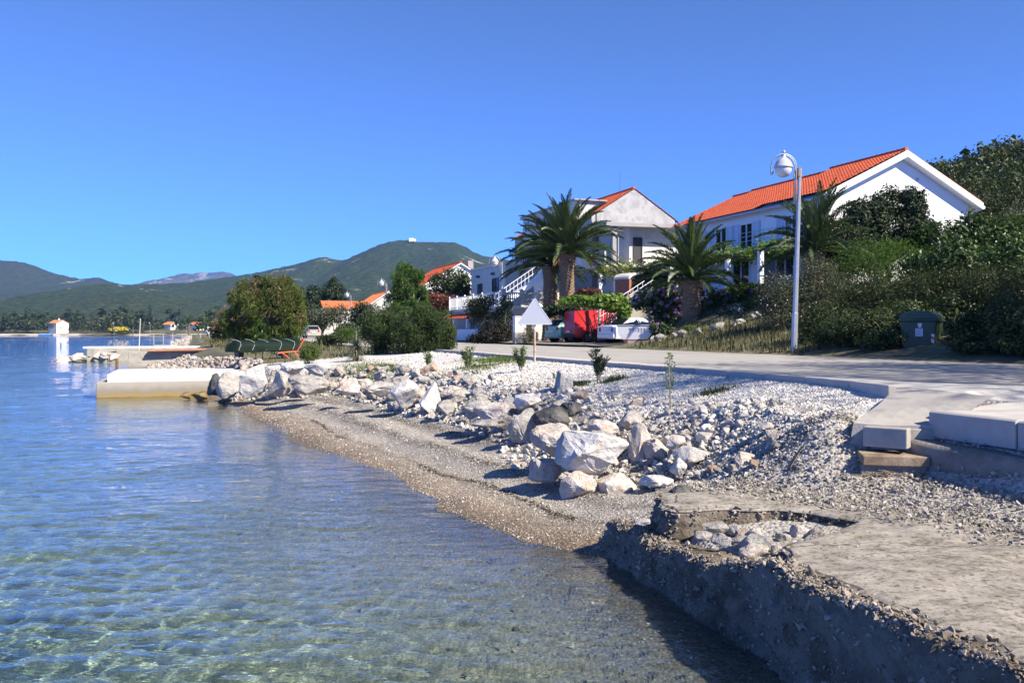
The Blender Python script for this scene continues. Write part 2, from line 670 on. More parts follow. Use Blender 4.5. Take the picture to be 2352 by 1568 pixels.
# far shore: the bay closes some 575 m out
fx, fy = np.arange(-1100, 420, 10.0), steps((250, 540, 29), (540, 640, 4), (640, 1900, 40))
FX, FY = np.meshgrid(fx, fy)
fn, ft = NT(FX, FY)
dist = np.maximum(np.minimum(fn + 3.5, (ft - 310) * .3), (FY - 572 - 10 * np.sin(FX * .02) - 6 * fbm(FX, FY, .05, 21)))
FZ = np.where(dist > 0, np.minimum(.05 * dist + .3 * (1 - np.exp(-dist / 4)), 9 + .005 * dist), np.maximum(dist * .1, -6)) + np.clip(dist / 60, 0, 1) * .8 * fbm(FX, FY, .05, 22)
m_far = M('far_shore_scrub', [(.06, .07, .035), (.12, .11, .06), (.04, .055, .025), (.30, .25, .18)], scale=.03, bump=.3, bscale=.3, coords='Position', rough=.95, bdist=.5)
tag(link('far_shore', mesh_np('far_shore', np.stack([FX, FY, FZ], -1).reshape(-1, 3), grid_faces(*FX.shape), m_far, True)), kind='structure')
m_shingle_far = M('far_beach_shingle', [(.42, .36, .28), (.5, .46, .4)], scale=.2, coords='Position')
bx = np.arange(-700, 60, 6.0)
BX, BK = np.meshgrid(bx, np.array([0., 1, 2, 3]))
by = 572 + 10 * np.sin(BX * .02) + 6 * fbm(BX, 572 + 0 * BX, .05, 21)
tag(link('far_beach', mesh_np('far_beach', np.stack([BX, by - 1 + BK * 4, np.array([-.1, .25, .6, 1.0])[:, None] + .25 * fbm(BX, BK, .09, 31)], -1).reshape(-1, 3), grid_faces(*BX.shape), m_shingle_far, True)), kind='structure')

# ------------------------------------------------------------------ water: real waves, clear water over the bed
rr = [2.2]
while rr[-1] < 1500:
    rr.append(rr[-1] * (1.004 if rr[-1] < 32 else 1.022) + 0.002)
rr = np.array(rr)
aa = np.radians(steps((-64, -34, 1.2), (-34, 22, .23), (22, 44, 1.2)))
R_, A_ = np.meshgrid(rr, aa)
WX, WY = R_ * np.sin(A_), R_ * np.cos(A_)
wr = np.random.default_rng(3)
WZ = np.zeros_like(WX)
wn_, wt_ = NT(WX, WY)
calm = np.clip((shore(wt_) - wn_) / 5, 0, 1) * .75 + .25
cell = np.where(R_ < 32, R_ * .0046, R_ * .02)
for lam, amp in ((.085, .0009), (.11, .0013), (.15, .0018), (.2, .0022), (.26, .0026), (.34, .003), (.5, .0034), (.8, .004), (1.4, .006), (2.4, .009), (4, .014), (7, .02)):
    for k in range(4):
        th = wr.normal(1.35, .62)
        ph = wr.uniform(0, 6.28)
        kk = 2 * math.pi / (lam * wr.uniform(.85, 1.2))
        fade = np.clip((lam / cell - 2.5) / 2.5, 0, 1)
        q = kk * (WX * math.cos(th) + WY * math.sin(th)) + ph + .6 * np.sin(.9 * kk * .23 * (WX * math.sin(th) - WY * math.cos(th)) + ph)
        WZ += amp * .52 * fade * (calm if lam < 3 else 1) * np.sin(q)
m, t, b, N, L = nodes('sea_water')
b.inputs['Transmission Weight'].default_value = 1
b.inputs['Roughness'].default_value = 0.0
b.inputs['IOR'].default_value = 1.333
pos = N('NewGeometry').outputs['Position']
mp = N('Mapping')
mp.inputs['Scale'].default_value = (.55, 1.0, 1)
mp.inputs['Rotation'].default_value = (0, 0, .3)
L(pos, mp.inputs[0])
n1 = N('TexNoise')
n1.inputs['Scale'].default_value = 1.5
n1.inputs['Detail'].default_value = 5
n1.inputs['Roughness'].default_value = .6
L(mp.outputs[0], n1.inputs['Vector'])
bp = N('Bump')
bp.inputs['Strength'].default_value = .7
bp.inputs['Distance'].default_value = .07
L(n1.outputs['Fac'], bp.inputs['Height'])
n2 = N('TexNoise')
n2.inputs['Scale'].default_value = 5
n2.inputs['Detail'].default_value = 3
L(mp.outputs[0], n2.inputs['Vector'])
bp2 = N('Bump')
bp2.inputs['Strength'].default_value = .6
bp2.inputs['Distance'].default_value = .035
L(n2.outputs['Fac'], bp2.inputs['Height'])
L(bp.outputs[0], bp2.inputs['Normal'])
L(bp2.outputs[0], b.inputs['Normal'])
b.inputs['Base Color'].default_value = (.78, .95, .97, 1)
m_water = m
water = tag(link('water', mesh_np('water', np.stack([WX, WY, WZ], -1).reshape(-1, 3), grid_faces(*WX.shape)[:, ::-1], m_water, True)), kind='structure')
water.cycles.is_caustics_caster = True

# ------------------------------------------------------------------ road, pavement, kerbs
m_asphalt = M('asphalt', [(.25, .24, .22), (.33, .315, .285), (.28, .27, .245)], scale=.6, rough=.85, bump=.25, bscale=60, coords='Position', bdist=.006)
m_paint = M('road_paint', [(.45, .45, .44), (.62, .62, .6)], scale=3, coords='Position')
m_conc_new = M('new_concrete', [(.38, .36, .33), (.47, .45, .415), (.42, .395, .36)], scale=1.5, bump=.2, bscale=40, coords='Position', bdist=.006)
m_conc = M('old_concrete', [(.20, .185, .155), (.30, .28, .24), (.38, .355, .31)], scale=1.8, bump=.6, bscale=14, coords='Position', bdist=.02)
m_kerb = M('kerb_concrete', [(.28, .26, .235), (.36, .34, .31)], scale=2, bump=.2, bscale=50, rand=.08, bdist=.006)


def strip(name, n0, n1, ts, z, mat, rag=0.0, seed=0):
    V, k = [], 0
    r = np.random.default_rng(seed)
    for tt in ts:
        j0, j1 = (r.normal(0, rag), r.normal(0, rag)) if rag else (0, 0)
        a = n0(tt) if callable(n0) else n0
        c = n1(tt) if callable(n1) else n1
        for i in range(5):
            V.append(W((a + j0) + (c + j1 - a - j0) * i / 4, tt, z(tt) if callable(z) else z))
    return link(name, mesh_np(name, [v[:] for v in V], grid_faces(len(ts), 5), mat, True))


RT = np.arange(-14, 330, 1.5)
zroad = 1.575
tag(strip('road', lambda t: 9.2, lambda t: 17.32, RT, zroad, m_asphalt, .02, 3), kind='structure')
tag(strip('lay_by', 17.3, lambda t: np.interp(t, [36, 42], [20.2, 24.4]).item(), np.arange(36, 97, 1.5), lambda t: 1.676, M('lay_by_grit', [(.24, .22, .19), (.34, .31, .27)], scale=.8, bump=.5, bscale=30, coords='Position'), .1, 4), kind='structure')
tag(strip('road_marking', 12.32, 12.44, np.arange(-14, 24, 2), zroad + .005, m_paint), kind='structure')
for i, t0 in enumerate(np.arange(27, 90, 6.5)):
    tag(strip('road_marking', 12.32, 12.44, np.array([t0, t0 + 3.2]), zroad + .005, m_paint), kind='structure')
tag(strip('road_marking', 16.6, 16.7, np.arange(20, 120, 4), zroad + .005, m_paint), kind='structure')


def pav_in(t):
    return np.interp(t, [-14, 7.0, 7.25, 8.4, 9.8, 24, 33, 36, 40, 90], [7.17, 7.17, 8.0, 8.1, 8.47, 8.47, 8.6, 7.8, 7.6, 7.6]).item()


PT = np.concatenate([np.arange(-14, 6, 1.5), np.array([6.0, 6.8, 7.0, 7.24]), np.arange(7.4, 10.2, .3), np.arange(10.5, 90, 1.5)])
V = []
for tt in PT:
    a, c = pav_in(tt), 9.32 + (0.5 if 9 < 0 else 0)
    w = 9.32 + 1.9 * max(0, min(1, (9.2 - tt) / 2.2)) * max(0, min(1, (tt - 3) / 3.5))
    ztop = 1.615
    lo_ = max(0, min(1, (7.7 - tt) / .5))
    for nn, zz in ((a, 1.15), (a, ztop - .16 * lo_), ((a + w) / 2, ztop + .004 - .02 * lo_), (w - .02, ztop - .008), (w, 1.55)):
        V.append(W(nn, tt, zz))
tag(link('pavement', mesh_np('pavement', [v[:] for v in V], grid_faces(len(PT), 5), m_conc_new, False)), kind='structure')

# kerb edging on the gravel side, one stone after another
kt = 8.45
kb_me = None
pavement = bpy.data.objects['pavement']
i = 0
while kt < 33:
    p0, p1 = W(pav_in(kt) - .06, kt + .006, 0), W(pav_in(kt + 1) - .06, kt + .994, 0)
    if kb_me is None:
        k0 = MB().box(-.055, 0, 0, .055, .988, .34).build('kerb_stone', m_kerb, pavement, bevel=.012)
        kb_me = k0.data
    else:
        k0 = link('kerb_stone', kb_me, pavement)
        bv = k0.modifiers.new('bevel', 'BEVEL')
        bv.width, bv.segments, bv.limit_method = .012, 2, 'ANGLE'
    d = p1 - p0
    k0.location = (p0.x, p0.y, 1.305 + random.uniform(-.006, .006))
    k0.rotation_euler = (0, 0, math.atan2(d.y, d.x) - math.pi / 2)
    k0.scale.y = d.length / .99
    kt += 1.0

# concrete ramp from the pavement down to the rubble
m_ramp = M('ramp_concrete', [(.27, .255, .23), (.34, .32, .29), (.23, .21, .18)], scale=1.2, bump=.5, bscale=45, coords='Position', bdist=.01)
ramp_pts = []
for k in range(9):
    u = k / 8
    for j in range(7):
        v = j / 6
        lft = Vector((8.05, 8.35)).lerp(Vector((6.42, 7.28)), u)
        rgt = Vector((8.05, 7.0)).lerp(Vector((7.1, 6.72)), u)
        p = lft.lerp(rgt, v)
        z = 1.622 - .27 * u + .012 * math.sin(9 * u + 5 * v)
        ramp_pts.append(W(p.x, p.y, z))
V = [p[:] for p in ramp_pts]
Fc = grid_faces(9, 7)
base = len(V)
edge = [k * 7 for k in range(9)] + [8 * 7 + j for j in range(1, 7)]
for e in edge:
    V.append((V[e][0] - .05, V[e][1], V[e][2] - .3))
Fc = np.concatenate([Fc, np.array([[edge[i], edge[i + 1], base + i + 1, base + i] for i in range(len(edge) - 1)])])
tag(link('ramp', mesh_np('ramp', V, Fc, m_ramp, False)), kind='structure')

# ------------------------------------------------------------------ hills, with haze
def hill(name, d, prof, depth, mat, rough=1.0, seed=0, base=-3):
    px = np.array([p[0] for p in prof], float)
    pz = np.array([H - (p[1] - 762) / 2000 * d for p in prof])
    xs = (px - 1176) / 2000 * d
    X = np.linspace(xs[0], xs[-1], int(min(420, max(120, (px[-1] - px[0]) / 2.2))))
    Zr = np.interp(X, xs, pz)
    ker = np.ones(5) / 5
    Zr = np.convolve(np.pad(Zr, 2, 'edge'), ker, 'valid')
    v = np.concatenate([np.linspace(0, 1, 46), np.linspace(1.08, 1.6, 6)])
    XX, VV = np.meshgrid(X, v)
    ridge = np.broadcast_to(Zr, XX.shape)
    prof_ = np.where(VV <= 1, VV ** 1.15, 1 - (VV - 1) * .9)
    Y = d - depth * (1 - VV)
    amp = np.sin(np.clip(VV, 0, 1.0) * math.pi) ** .7
    s = 2 * math.pi / depth
    gul = fbm(XX, Y * .35, s * 1.6, seed, 5) * amp * .17 * (ridge - base)
    Z = base + (ridge - base) * prof_ + gul * rough
    Z += fbm(XX, Y, 2 * math.pi / (d * .012), seed + 5, 3) * d * .0006 * (VV > .2)
    o = link(name, mesh_np(name, np.stack([XX * (1 + 0 * Y), Y, Z], -1).reshape(-1, 3), grid_faces(*XX.shape), mat, True))
    return tag(o, kind='structure')


def hill_mat(name, g0, g1, rock, rs, thr, tree):
    m, t, b, N, L = nodes(name)
    pos = N('NewGeometry').outputs['Position']
    n1 = N('TexNoise')
    n1.inputs['Scale'].default_value = tree
    n1.inputs['Detail'].default_value = 4
    L(pos, n1.inputs['Vector'])
    r = ramp(N, [(.35, g0), (.65, g1)])
    L(n1.outputs['Fac'], r.inputs[0])
    n2 = N('TexNoise')
    n2.inputs['Scale'].default_value = rs
    n2.inputs['Detail'].default_value = 9
    n2.inputs['Roughness'].default_value = .72
    L(pos, n2.inputs['Vector'])
    r2 = ramp(N, [(thr, (0, 0, 0)), (thr + .04, (1, 1, 1))])
    L(n2.outputs['Fac'], r2.inputs[0])
    mx = N('MixRGB')
    L(r2.outputs[0], mx.inputs[0])
    L(r.outputs[0], mx.inputs[1])
    mx.inputs[2].default_value = (*rock, 1)
    L(mx.outputs[0], b.inputs['Base Color'])
    b.inputs['Roughness'].default_value = 1
    b.inputs['Specular IOR Level'].default_value = .1
    bp = N('Bump')
    bp.inputs['Strength'].default_value = .9
    bp.inputs['Distance'].default_value = 1 / tree * .5
    L(n1.outputs['Fac'], bp.inputs['Height'])
    L(bp.outputs[0], b.inputs['Normal'])
    return m


mh1 = hill_mat('maquis_hill', (.012, .024, .009), (.036, .052, .02), (.36, .34, .31), .011, .62, .11)
mh2 = hill_mat('maquis_hill_rocky', (.014, .022, .012), (.034, .044, .022), (.36, .34, .31), .007, .62, .09)
mh3 = hill_mat('karst_mountain', (.03, .035, .035), (.07, .07, .07), (.20, .20, .20), .008, .54, .03)
mh4 = hill_mat('low_wooded_hill', (.012, .022, .009), (.04, .052, .018), (.36, .34, .31), .016, .66, .16)
hill('mountain', 5200, [(180, 720), (270, 672), (300, 655), (322, 650), (345, 644), (372, 640), (400, 632), (425, 627), (440, 629), (468, 625), (480, 627), (505, 624), (530, 626), (550, 637), (580, 655), (680, 700)], 1100, mh3, 1.6, 41)
hill('hill', 2700, [(-420, 640), (-200, 604), (-80, 592), (0, 598), (40, 600), (70, 607), (110, 623), (150, 634), (188, 641), (225, 636), (245, 645), (290, 655), (335, 664), (390, 690), (470, 720), (560, 745)], 1200, mh2, 1.2, 43)
hill('hill', 2000, [(250, 745), (330, 690), (380, 670), (425, 660), (470, 646), (540, 635), (600, 624), (650, 613), (690, 604), (715, 596), (742, 589), (770, 596), (790, 598), (830, 580), (870, 562), (905, 553), (940, 550), (965, 556), (1000, 556), (1040, 556), (1060, 562), (1085, 577), (1110, 588), (1140, 592), (1180, 600), (1300, 625), (1500, 650), (1700, 690)], 1150, mh1, 1.0, 47)
hill('hill', 1250, [(-200, 745), (-40, 738), (40, 720), (90, 706), (130, 691), (175, 680), (210, 675), (260, 673), (300, 671), (345, 673), (385, 680), (430, 688), (480, 698), (540, 712), (640, 735), (760, 748)], 380, mh4, .8, 53)
hill('hill', 1700, [(-420, 660), (-200, 675), (-60, 682), (0, 690), (25, 700), (60, 716), (100, 735), (150, 750)], 450, mh4, .8, 59)
hb = at(945, 551, 1975)
s_ = MB().box(-5, -4, -4, 5, 4, 4)
s_.box(6, -3, -4, 10, 3, 2)
s_.build('hilltop_station', M('far_white', (.75, .75, .74)), loc=hb)
tag(bpy.data.objects['hilltop_station'], 'small white building on the summit of the central wooded hill', 'building')

hz = MB().box(-5200, -60, -12, 5200, 5900, 440).build('haze', bpy.data.materials.new('haze_air'))
hm = bpy.data.materials['haze_air']
hm.use_nodes = True
ht = hm.node_tree
ht.nodes.remove(ht.nodes['Principled BSDF'])
vp = ht.nodes.new('ShaderNodeVolumePrincipled')
vp.inputs['Color'].default_value = (.28, .5, .9, 1)
vp.inputs['Density'].default_value = 8.5e-5
vp.inputs['Anisotropy'].default_value = 0.0
ht.links.new(vp.outputs[0], ht.nodes['Material Output'].inputs['Volume'])

tag(hz, kind='stuff')

# ------------------------------------------------------------------ old sea wall and its platform
m_wall = M('weathered_sea_wall', [(.055, .042, .028), (.13, .105, .075), (.23, .195, .15), (.095, .078, .056)], scale=2.2, bump=1.0, bscale=9, coords='Position', bdist=.06, detail=10)
m_slab = None


def slab_mat():
    m, t, b, N, L = nodes('worn_slab')
    pos = N('NewGeometry').outputs['Position']
    n1 = N('TexNoise')
    n1.inputs['Scale'].default_value = 3.2
    n1.inputs['Detail'].default_value = 13
    n1.inputs['Roughness'].default_value = .8
    mp = N('Mapping')
    mp.inputs['Scale'].default_value = (1.3, 2.0, 1)
    mp.inputs['Rotation'].default_value = (0, 0, -.35)
    L(pos, mp.inputs[0])
    L(mp.outputs[0], n1.inputs['Vector'])
    r = ramp(N, [(.36, (.07, .06, .047)), (.43, (.19, .17, .138)), (.49, (.27, .245, .205)), (.56, (.33, .30, .252)), (.66, (.40, .37, .32))])
    L(n1.outputs['Fac'], r.inputs[0])
    # cracks
    nz = N('TexNoise')
    nz.inputs['Scale'].default_value = 1.6
    nz.inputs['Detail'].default_value = 6
    L(pos, nz.inputs['Vector'])
    mx = N('MixRGB')
    mx.inputs[0].default_value = .35
    L(pos, mx.inputs[1])
    L(nz.outputs['Color'], mx.inputs[2])
    vo = N('TexVoronoi')
    vo.feature = 'DISTANCE_TO_EDGE'
    vo.inputs['Scale'].default_value = .62
    L(mx.outputs[0], vo.inputs['Vector'])
    rc = ramp(N, [(0.0, (.12, .12, .12)), (.006, (1, 1, 1))])
    L(vo.outputs['Distance'], rc.inputs[0])
    mu = N('MixRGB')
    mu.blend_type = 'MULTIPLY'
    mu.inputs[0].default_value = .6
    L(r.outputs[0], mu.inputs[1])
    L(rc.outputs[0], mu.inputs[2])
    n4 = N('TexNoise')
    n4.inputs['Scale'].default_value = 26
    n4.inputs['Detail'].default_value = 4
    L(pos, n4.inputs['Vector'])
    r4 = ramp(N, [(.36, (.35, .33, .3)), (.46, (1, 1, 1))])
    L(n4.outputs['Fac'], r4.inputs[0])
    mu2 = N('MixRGB')
    mu2.blend_type = 'MULTIPLY'
    mu2.inputs[0].default_value = .8
    L(mu.outputs[0], mu2.inputs[1])
    L(r4.outputs[0], mu2.inputs[2])
    L(mu2.outputs[0], b.inputs['Base Color'])
    b.inputs['Roughness'].default_value = .9
    bp = N('Bump')
    bp.inputs['Strength'].default_value = .9
    bp.inputs['Distance'].default_value = .02
    L(n1.outputs['Fac'], bp.inputs['Height'])
    bp2 = N('Bump')
    bp2.inputs['Strength'].default_value = .6
    bp2.inputs['Distance'].default_value = .02
    L(rc.outputs[0], bp2.inputs['Height'])
    L(bp.outputs[0], bp2.inputs['Normal'])
    L(bp2.outputs[0], b.inputs['Normal'])
    return m


m_slab = slab_mat()
ST_ = steps((-6, 3, .12), (3, 7.95, .045))
U = np.linspace(0, 1, 130)
n0 = np.interp(ST_, [-6, 2.85, 7.85], [3.33, 3.65, 3.92]) + .03 * fbm(ST_, 0 * ST_, 2.3, 61) + .02 * fbm(ST_, 0 * ST_, 9, 62)
zl = np.interp(ST_, [-6, 3.5, 5.2, 5.5, 5.9, 6.9, 7.95], [.68, .67, .66, .60, .47, .42, .40]) + .025 * fbm(ST_, 0 * ST_, 4, 63)
nr = np.interp(ST_, [-6, 5.1, 5.45, 5.7, 5.95, 6.25, 6.6, 6.85, 6.95, 7.2, 7.4, 7.95], [.14, .16, .35, 1.05, 1.5, 1.4, 1.15, .7, .26, .22, .32, .55]) + .05 * fbm(ST_, 0 * ST_, 5, 64) + .03 * fbm(ST_, 0 * ST_, 15, 65)
nr = np.maximum(nr, .08) + n0
zs = .69 + .012 * fbm(ST_, 0 * ST_, 2, 66)
prof_n = np.stack([n0 - .12, n0 - .08, n0 - .04, n0, n0 + .03, n0 + .07, nr - .04, nr, nr + .02, nr + .05], 1)
prof_z = np.stack([-.75 + 0 * n0, -.3 + 0 * n0, .1 + 0 * n0, zl - .05, zl - .015, zl, np.maximum(zl - .02, .3) - .05 * (nr - n0 > .5), zs - .12, zs - .03, zs], 1)
up_ = np.linspace(0, 9, 130)
prof_n[:, 9] = np.maximum(prof_n[:, 9], prof_n[:, 8] + .03)
PN = np.stack([np.interp(up_, np.arange(10), r) for r in prof_n])
PZ = np.stack([np.interp(up_, np.arange(10), r) for r in prof_z])
TT = np.broadcast_to(ST_[:, None], PN.shape)
face = (PZ < zs[:, None] - .02)
PN = PN + face * (.035 * fbm(TT * 1.0, PZ * 2.2, 5, 67) + .035 * np.abs(fbm(TT, (PZ + PN) * 1.3, 13, 68)) + .02 * fbm(TT, PZ + PN, 31, 69) + .012 * np.abs(fbm(TT, PZ * 1.2, 55, 169)))
PZ = PZ + .012 * fbm(TT, PN, 14, 70) + .01 * np.abs(fbm(TT, PN, 30, 71)) * face
wallV = np.stack([PN * CT - TT * ST, PN * ST + TT * CT, PZ], -1).reshape(-1, 3)
wall_root = thing('sea_wall', W(3.8, 6, .0), 0, 'broken grey concrete sea wall and platform at the water, lower right', 'sea wall')


def under(root, name, V, Fc, mat, smooth=True):
    V = np.asarray(V) - np.array(root.location[:])
    return link(name, mesh_np(name, V, Fc, mat, smooth), root)


under(wall_root, 'wall_face', wallV, grid_faces(*PN.shape), m_wall).cycles.is_caustics_receiver = True
# the end of the wall at the beach
endV = [v for v in wallV.reshape(len(ST_), -1, 3)[-1]]
cap_ = [(*W(4.9, 7.98, -.5),)]
ev = np.array(endV + cap_ * 1)
under(wall_root, 'wall_end', ev, np.array([[i, i + 1, len(endV)] for i in range(len(endV) - 1)]), m_wall)
SN = np.linspace(0, 1, 60)
sl_n = (nr + .004)[:, None] + (6.75 - nr - .004)[:, None] * SN[None] ** 1.25
sl_n[:, 0] += .0
sl_n = sl_n - (TT[:, :1] > 7.4) * 0
SZ = zs[:, None] - .018 * np.exp(-SN[None] * 40) + .02 * SN[None] * 4 + .016 * fbm(TT[:, :1] + 0 * sl_n, sl_n, 2.2, 72) + .009 * fbm(TT[:, :1] + 0 * sl_n, sl_n, 9, 73) - .02 * np.clip(fbm(TT[:, :1] + 0 * sl_n, sl_n, 6, 173) - .45, 0, 1) - .06 * np.clip((ST_[:, None] - 7.5) / .4, 0, 1) * SN[None] * 3
under(wall_root, 'slab', np.stack([sl_n * CT - TT[:, :1] * ST, sl_n * ST + TT[:, :1] * CT, SZ], -1).reshape(-1, 3), grid_faces(*sl_n.shape), m_slab)


# aggregate standing out of the weathered face and ledge
_i = rng.integers(0, len(ST_) - 1, 20000)
_j = rng.integers(8, 128, 20000)
_ok = (PZ[_i, _j] > -.1) & (ST_[_i] > 2.2) & (PZ[_i, _j] < .675)
AP = np.stack([PN * CT - TT * ST, PN * ST + TT * CT, PZ], -1)[_i[_ok], _j[_ok]] + rng.normal(0, .012, (int(_ok.sum()), 3))
V, Fc = scatter(AP, np.clip(rng.lognormal(math.log(.03), .45, len(AP)), .012, .11), PEB, .8)
o = under(wall_root, 'aggregate', V, Fc, M('wall_aggregate', [(.11, .09, .068), (.24, .205, .165), (.34, .30, .25)], scale=2.5, island=.4, rough=.9, coords='Position'), False)
o['kind'] = 'stuff'
o.cycles.is_caustics_receiver = True


def slab_z(n, t):
    return np.interp(t, ST_, zs) + .08 * np.clip((n - 4) / 2.7, 0, 1)


# loose gravel washed over the back of the platform
k = 21000
gn, gt = rng.uniform(4.0, 7.0, k), rng.uniform(1.2, 8.2, k) ** 1.0
edge_n = np.interp(gt, [1, 3.5, 4.6, 5.4, 6.2, 7.0, 7.6, 8.2], [5.9, 5.75, 5.7, 5.45, 5.3, 4.95, 4.6, 4.3]) + .22 * fbm(gt, gn, 2.5, 74)
keep = rng.random(k) < np.clip((gn - edge_n) / .25 + .04, 0.02, 1)
gn, gt = gn[keep], gt[keep]
gzv = np.maximum(gz(gn, gt), np.where(gt < 7.9, slab_z(gn, gt), -9)) + .004 + .05 * np.clip((gn - edge_n[keep]) / 1.2, 0, 1) * rng.random(len(gn))
size = rng.lognormal(math.log(.036), .42, len(gn)) * np.where(gn < edge_n[keep] - .05, .5, 1)
m_stone_g = M('grey_chippings', [(.22, .20, .172), (.34, .315, .28)], scale=6, island=.5, rough=.9, bump=.4, bscale=60, bdist=.005)
Pg = np.stack([gn * CT - gt * ST, gn * ST + gt * CT, gzv], -1)
V, Fc = scatter(Pg, np.clip(size, .012, .13), PEB)
tag(link('rubble_gravel', mesh_np('rubble_gravel', V, Fc, m_stone_g)), kind='stuff')

# white gravel: stones in their thousands
m_stone_w = M('white_gravel_stone', [(.44, .425, .39), (.62, .60, .56)], scale=6, island=.35, rough=.85)
k = 60000
gt = 8.2 + rng.beta(1.0, 1.7, k) * 24
g0 = np.interp(gt, KT, KG)
gn = g0 - .35 + rng.random(k) * (8.42 - g0 + .35)
pat = fbm(gn, gt, 1.1, 75) + .5 * fbm(gn, gt, 3.0, 76)
keep = (pat < np.interp(gt, [8, 16, 19, 24, 32], [2.0, 1.2, .35, .3, .0]) + (gn - 7.2) * .15) & ((gt > 9.2) | (gn < 7.9)) & ((gt > 8.5) | (gn < 7.0))
gn, gt = gn[keep], gt[keep]
size = rng.lognormal(math.log(.044), .25, len(gn)) * np.interp(gt, [8, 16, 32], [.9, 1.1, 1.8])
V, Fc = scatter(np.stack([gn * CT - gt * ST, gn * ST + gt * CT, gz(gn, gt) + .006], -1), size, PEB)
tag(link('white_gravel', mesh_np('white_gravel', V, Fc, m_stone_w)), kind='stuff')
# the dusty heap of coarser gravel at the near end of the bed
k = 9000
gt = rng.uniform(7.6, 11.4, k)
b0, g0 = np.interp(gt, KT, KB), np.interp(gt, KT, KG)
gn = b0 - .15 + rng.random(k) * (g0 - b0 + .7)
V, Fc = scatter(np.stack([gn * CT - gt * ST, gn * ST + gt * CT, gz(gn, gt) + .006], -1), np.clip(rng.lognormal(math.log(.045), .5, k), .02, .16), PEB, .75)
tag(link('heap_gravel', mesh_np('heap_gravel', V, Fc, M('dusty_gravel', [(.32, .30, .265), (.46, .44, .40)], scale=5, island=.35, rough=.9))), kind='stuff')
# shingle on the beach
k = 34000
gt = 8 + rng.beta(1.0, 1.8, k) * 22
s0, b0 = np.interp(gt, KT, KS), np.interp(gt, KT, KB)
gn = s0 - .1 + rng.random(k) ** .85 * (b0 - s0 + .5)
size = rng.lognormal(math.log(.022), .33, k) * np.interp(gt, [8, 16, 30], [1, 1.25, 1.9])
m_stone_b = M('beach_pebble', [(.24, .215, .18), (.38, .355, .32), (.29, .26, .22)], scale=.9, island=.45, rough=.8, coords='Position')
V, Fc = scatter(np.stack([gn * CT - gt * ST, gn * ST + gt * CT, gz(gn, gt) + .002], -1), size, PEB, .55)
sb = link('shingle', mesh_np('shingle', V, Fc, m_stone_b))
sb.cycles.is_caustics_receiver = True
tag(sb, kind='stuff')
# dark wrack lines left by the waves
k = 5200
gt = 8.6 + rng.random(k) ** 1.1 * 17
lin = rng.choice([.78, 1.5, 2.25], k, p=[.5, .25, .25])
s0 = np.interp(gt, KT, KS)
gn = s0 + lin + .16 * fbm(gt, lin, .9, 171) + rng.normal(0, .035, k) * (1 + (lin > 1) * 1.2)
ok_ = fbm(gt, lin * 3, .7, 172) > -.12
gn, gt = gn[ok_], gt[ok_]
V, Fc = scatter(np.stack([gn * CT - gt * ST, gn * ST + gt * CT, gz(gn, gt) + .008], -1), rng.lognormal(math.log(.03), .4, len(gn)), PEB, .4)
tag(link('seaweed', mesh_np('seaweed', V, Fc, M('dry_seaweed', [(.03, .024, .016), (.08, .06, .04)], scale=4, island=.3, coords='Position'))), kind='stuff')
# pebbles and cobbles on the sea bed
k = 14000
gt = -4 + rng.random(k) * 22
s0 = np.interp(gt, KT, KS)
gn = s0 + .1 - rng.random(k) ** 1.2 * 9
ok_ = gn < np.where(gt < 7.9, 3.62, 99)
gn, gt = gn[ok_], gt[ok_]
size = rng.lognormal(math.log(.055), .5, len(gn))
m_stone_s = M('sea_bed_pebble', [(.10, .11, .075), (.26, .27, .19), (.40, .39, .30)], scale=.8, island=.5, rough=.9, coords='Position')
size = np.clip(size, .02, .3)
size = np.minimum(size, .03 + .06 * np.clip(np.interp(gt, KT, KS) - gn - .2, 0, 5))
V, Fc = scatter(np.stack([gn * CT - gt * ST, gn * ST + gt * CT, gz(gn, gt) + .004], -1), size, PEB, .5)
sb = link('sea_bed_pebbles', mesh_np('sea_bed_pebbles', V, Fc, m_stone_s))
sb.cycles.is_caustics_receiver = True
tag(sb, kind='stuff')

# ------------------------------------------------------------------ rocks
def rockmat(name, cols, seed):
    m = M(name, cols, scale=1.7, rough=.92, bump=1.0, bscale=5, bdist=.09, rand=.14, detail=10, lo=.33, hi=.68)
    return m


m_rock_white = rockmat('white_limestone', [(.28, .26, .235), (.47, .455, .43), (.56, .545, .52), (.40, .34, .27)], 1)
m_rock_grey = rockmat('grey_limestone', [(.15, .14, .125), (.31, .29, .265), (.42, .40, .37), (.25, .225, .19)], 2)
m_rock_tan = rockmat('tan_limestone', [(.34, .26, .19), (.50, .43, .36), (.58, .53, .48), (.44, .30, .19)], 3)
m_rock_dark = rockmat('blackened_rock', [(.03, .03, .028), (.09, .088, .08), (.18, .17, .16)], 4)
m_rock_wet = rockmat('algae_rock', [(.05, .04, .015), (.16, .115, .045), (.24, .19, .10)], 5)
m_rock_orange = rockmat('orange_rock', [(.36, .20, .11), (.52, .38, .28), (.58, .50, .43)], 6)
RM = {'w': m_rock_white, 'g': m_rock_grey, 't': m_rock_tan, 'd': m_rock_dark, 'a': m_rock_wet, 'o': m_rock_orange}
BIG = {}
rock_n = [0]


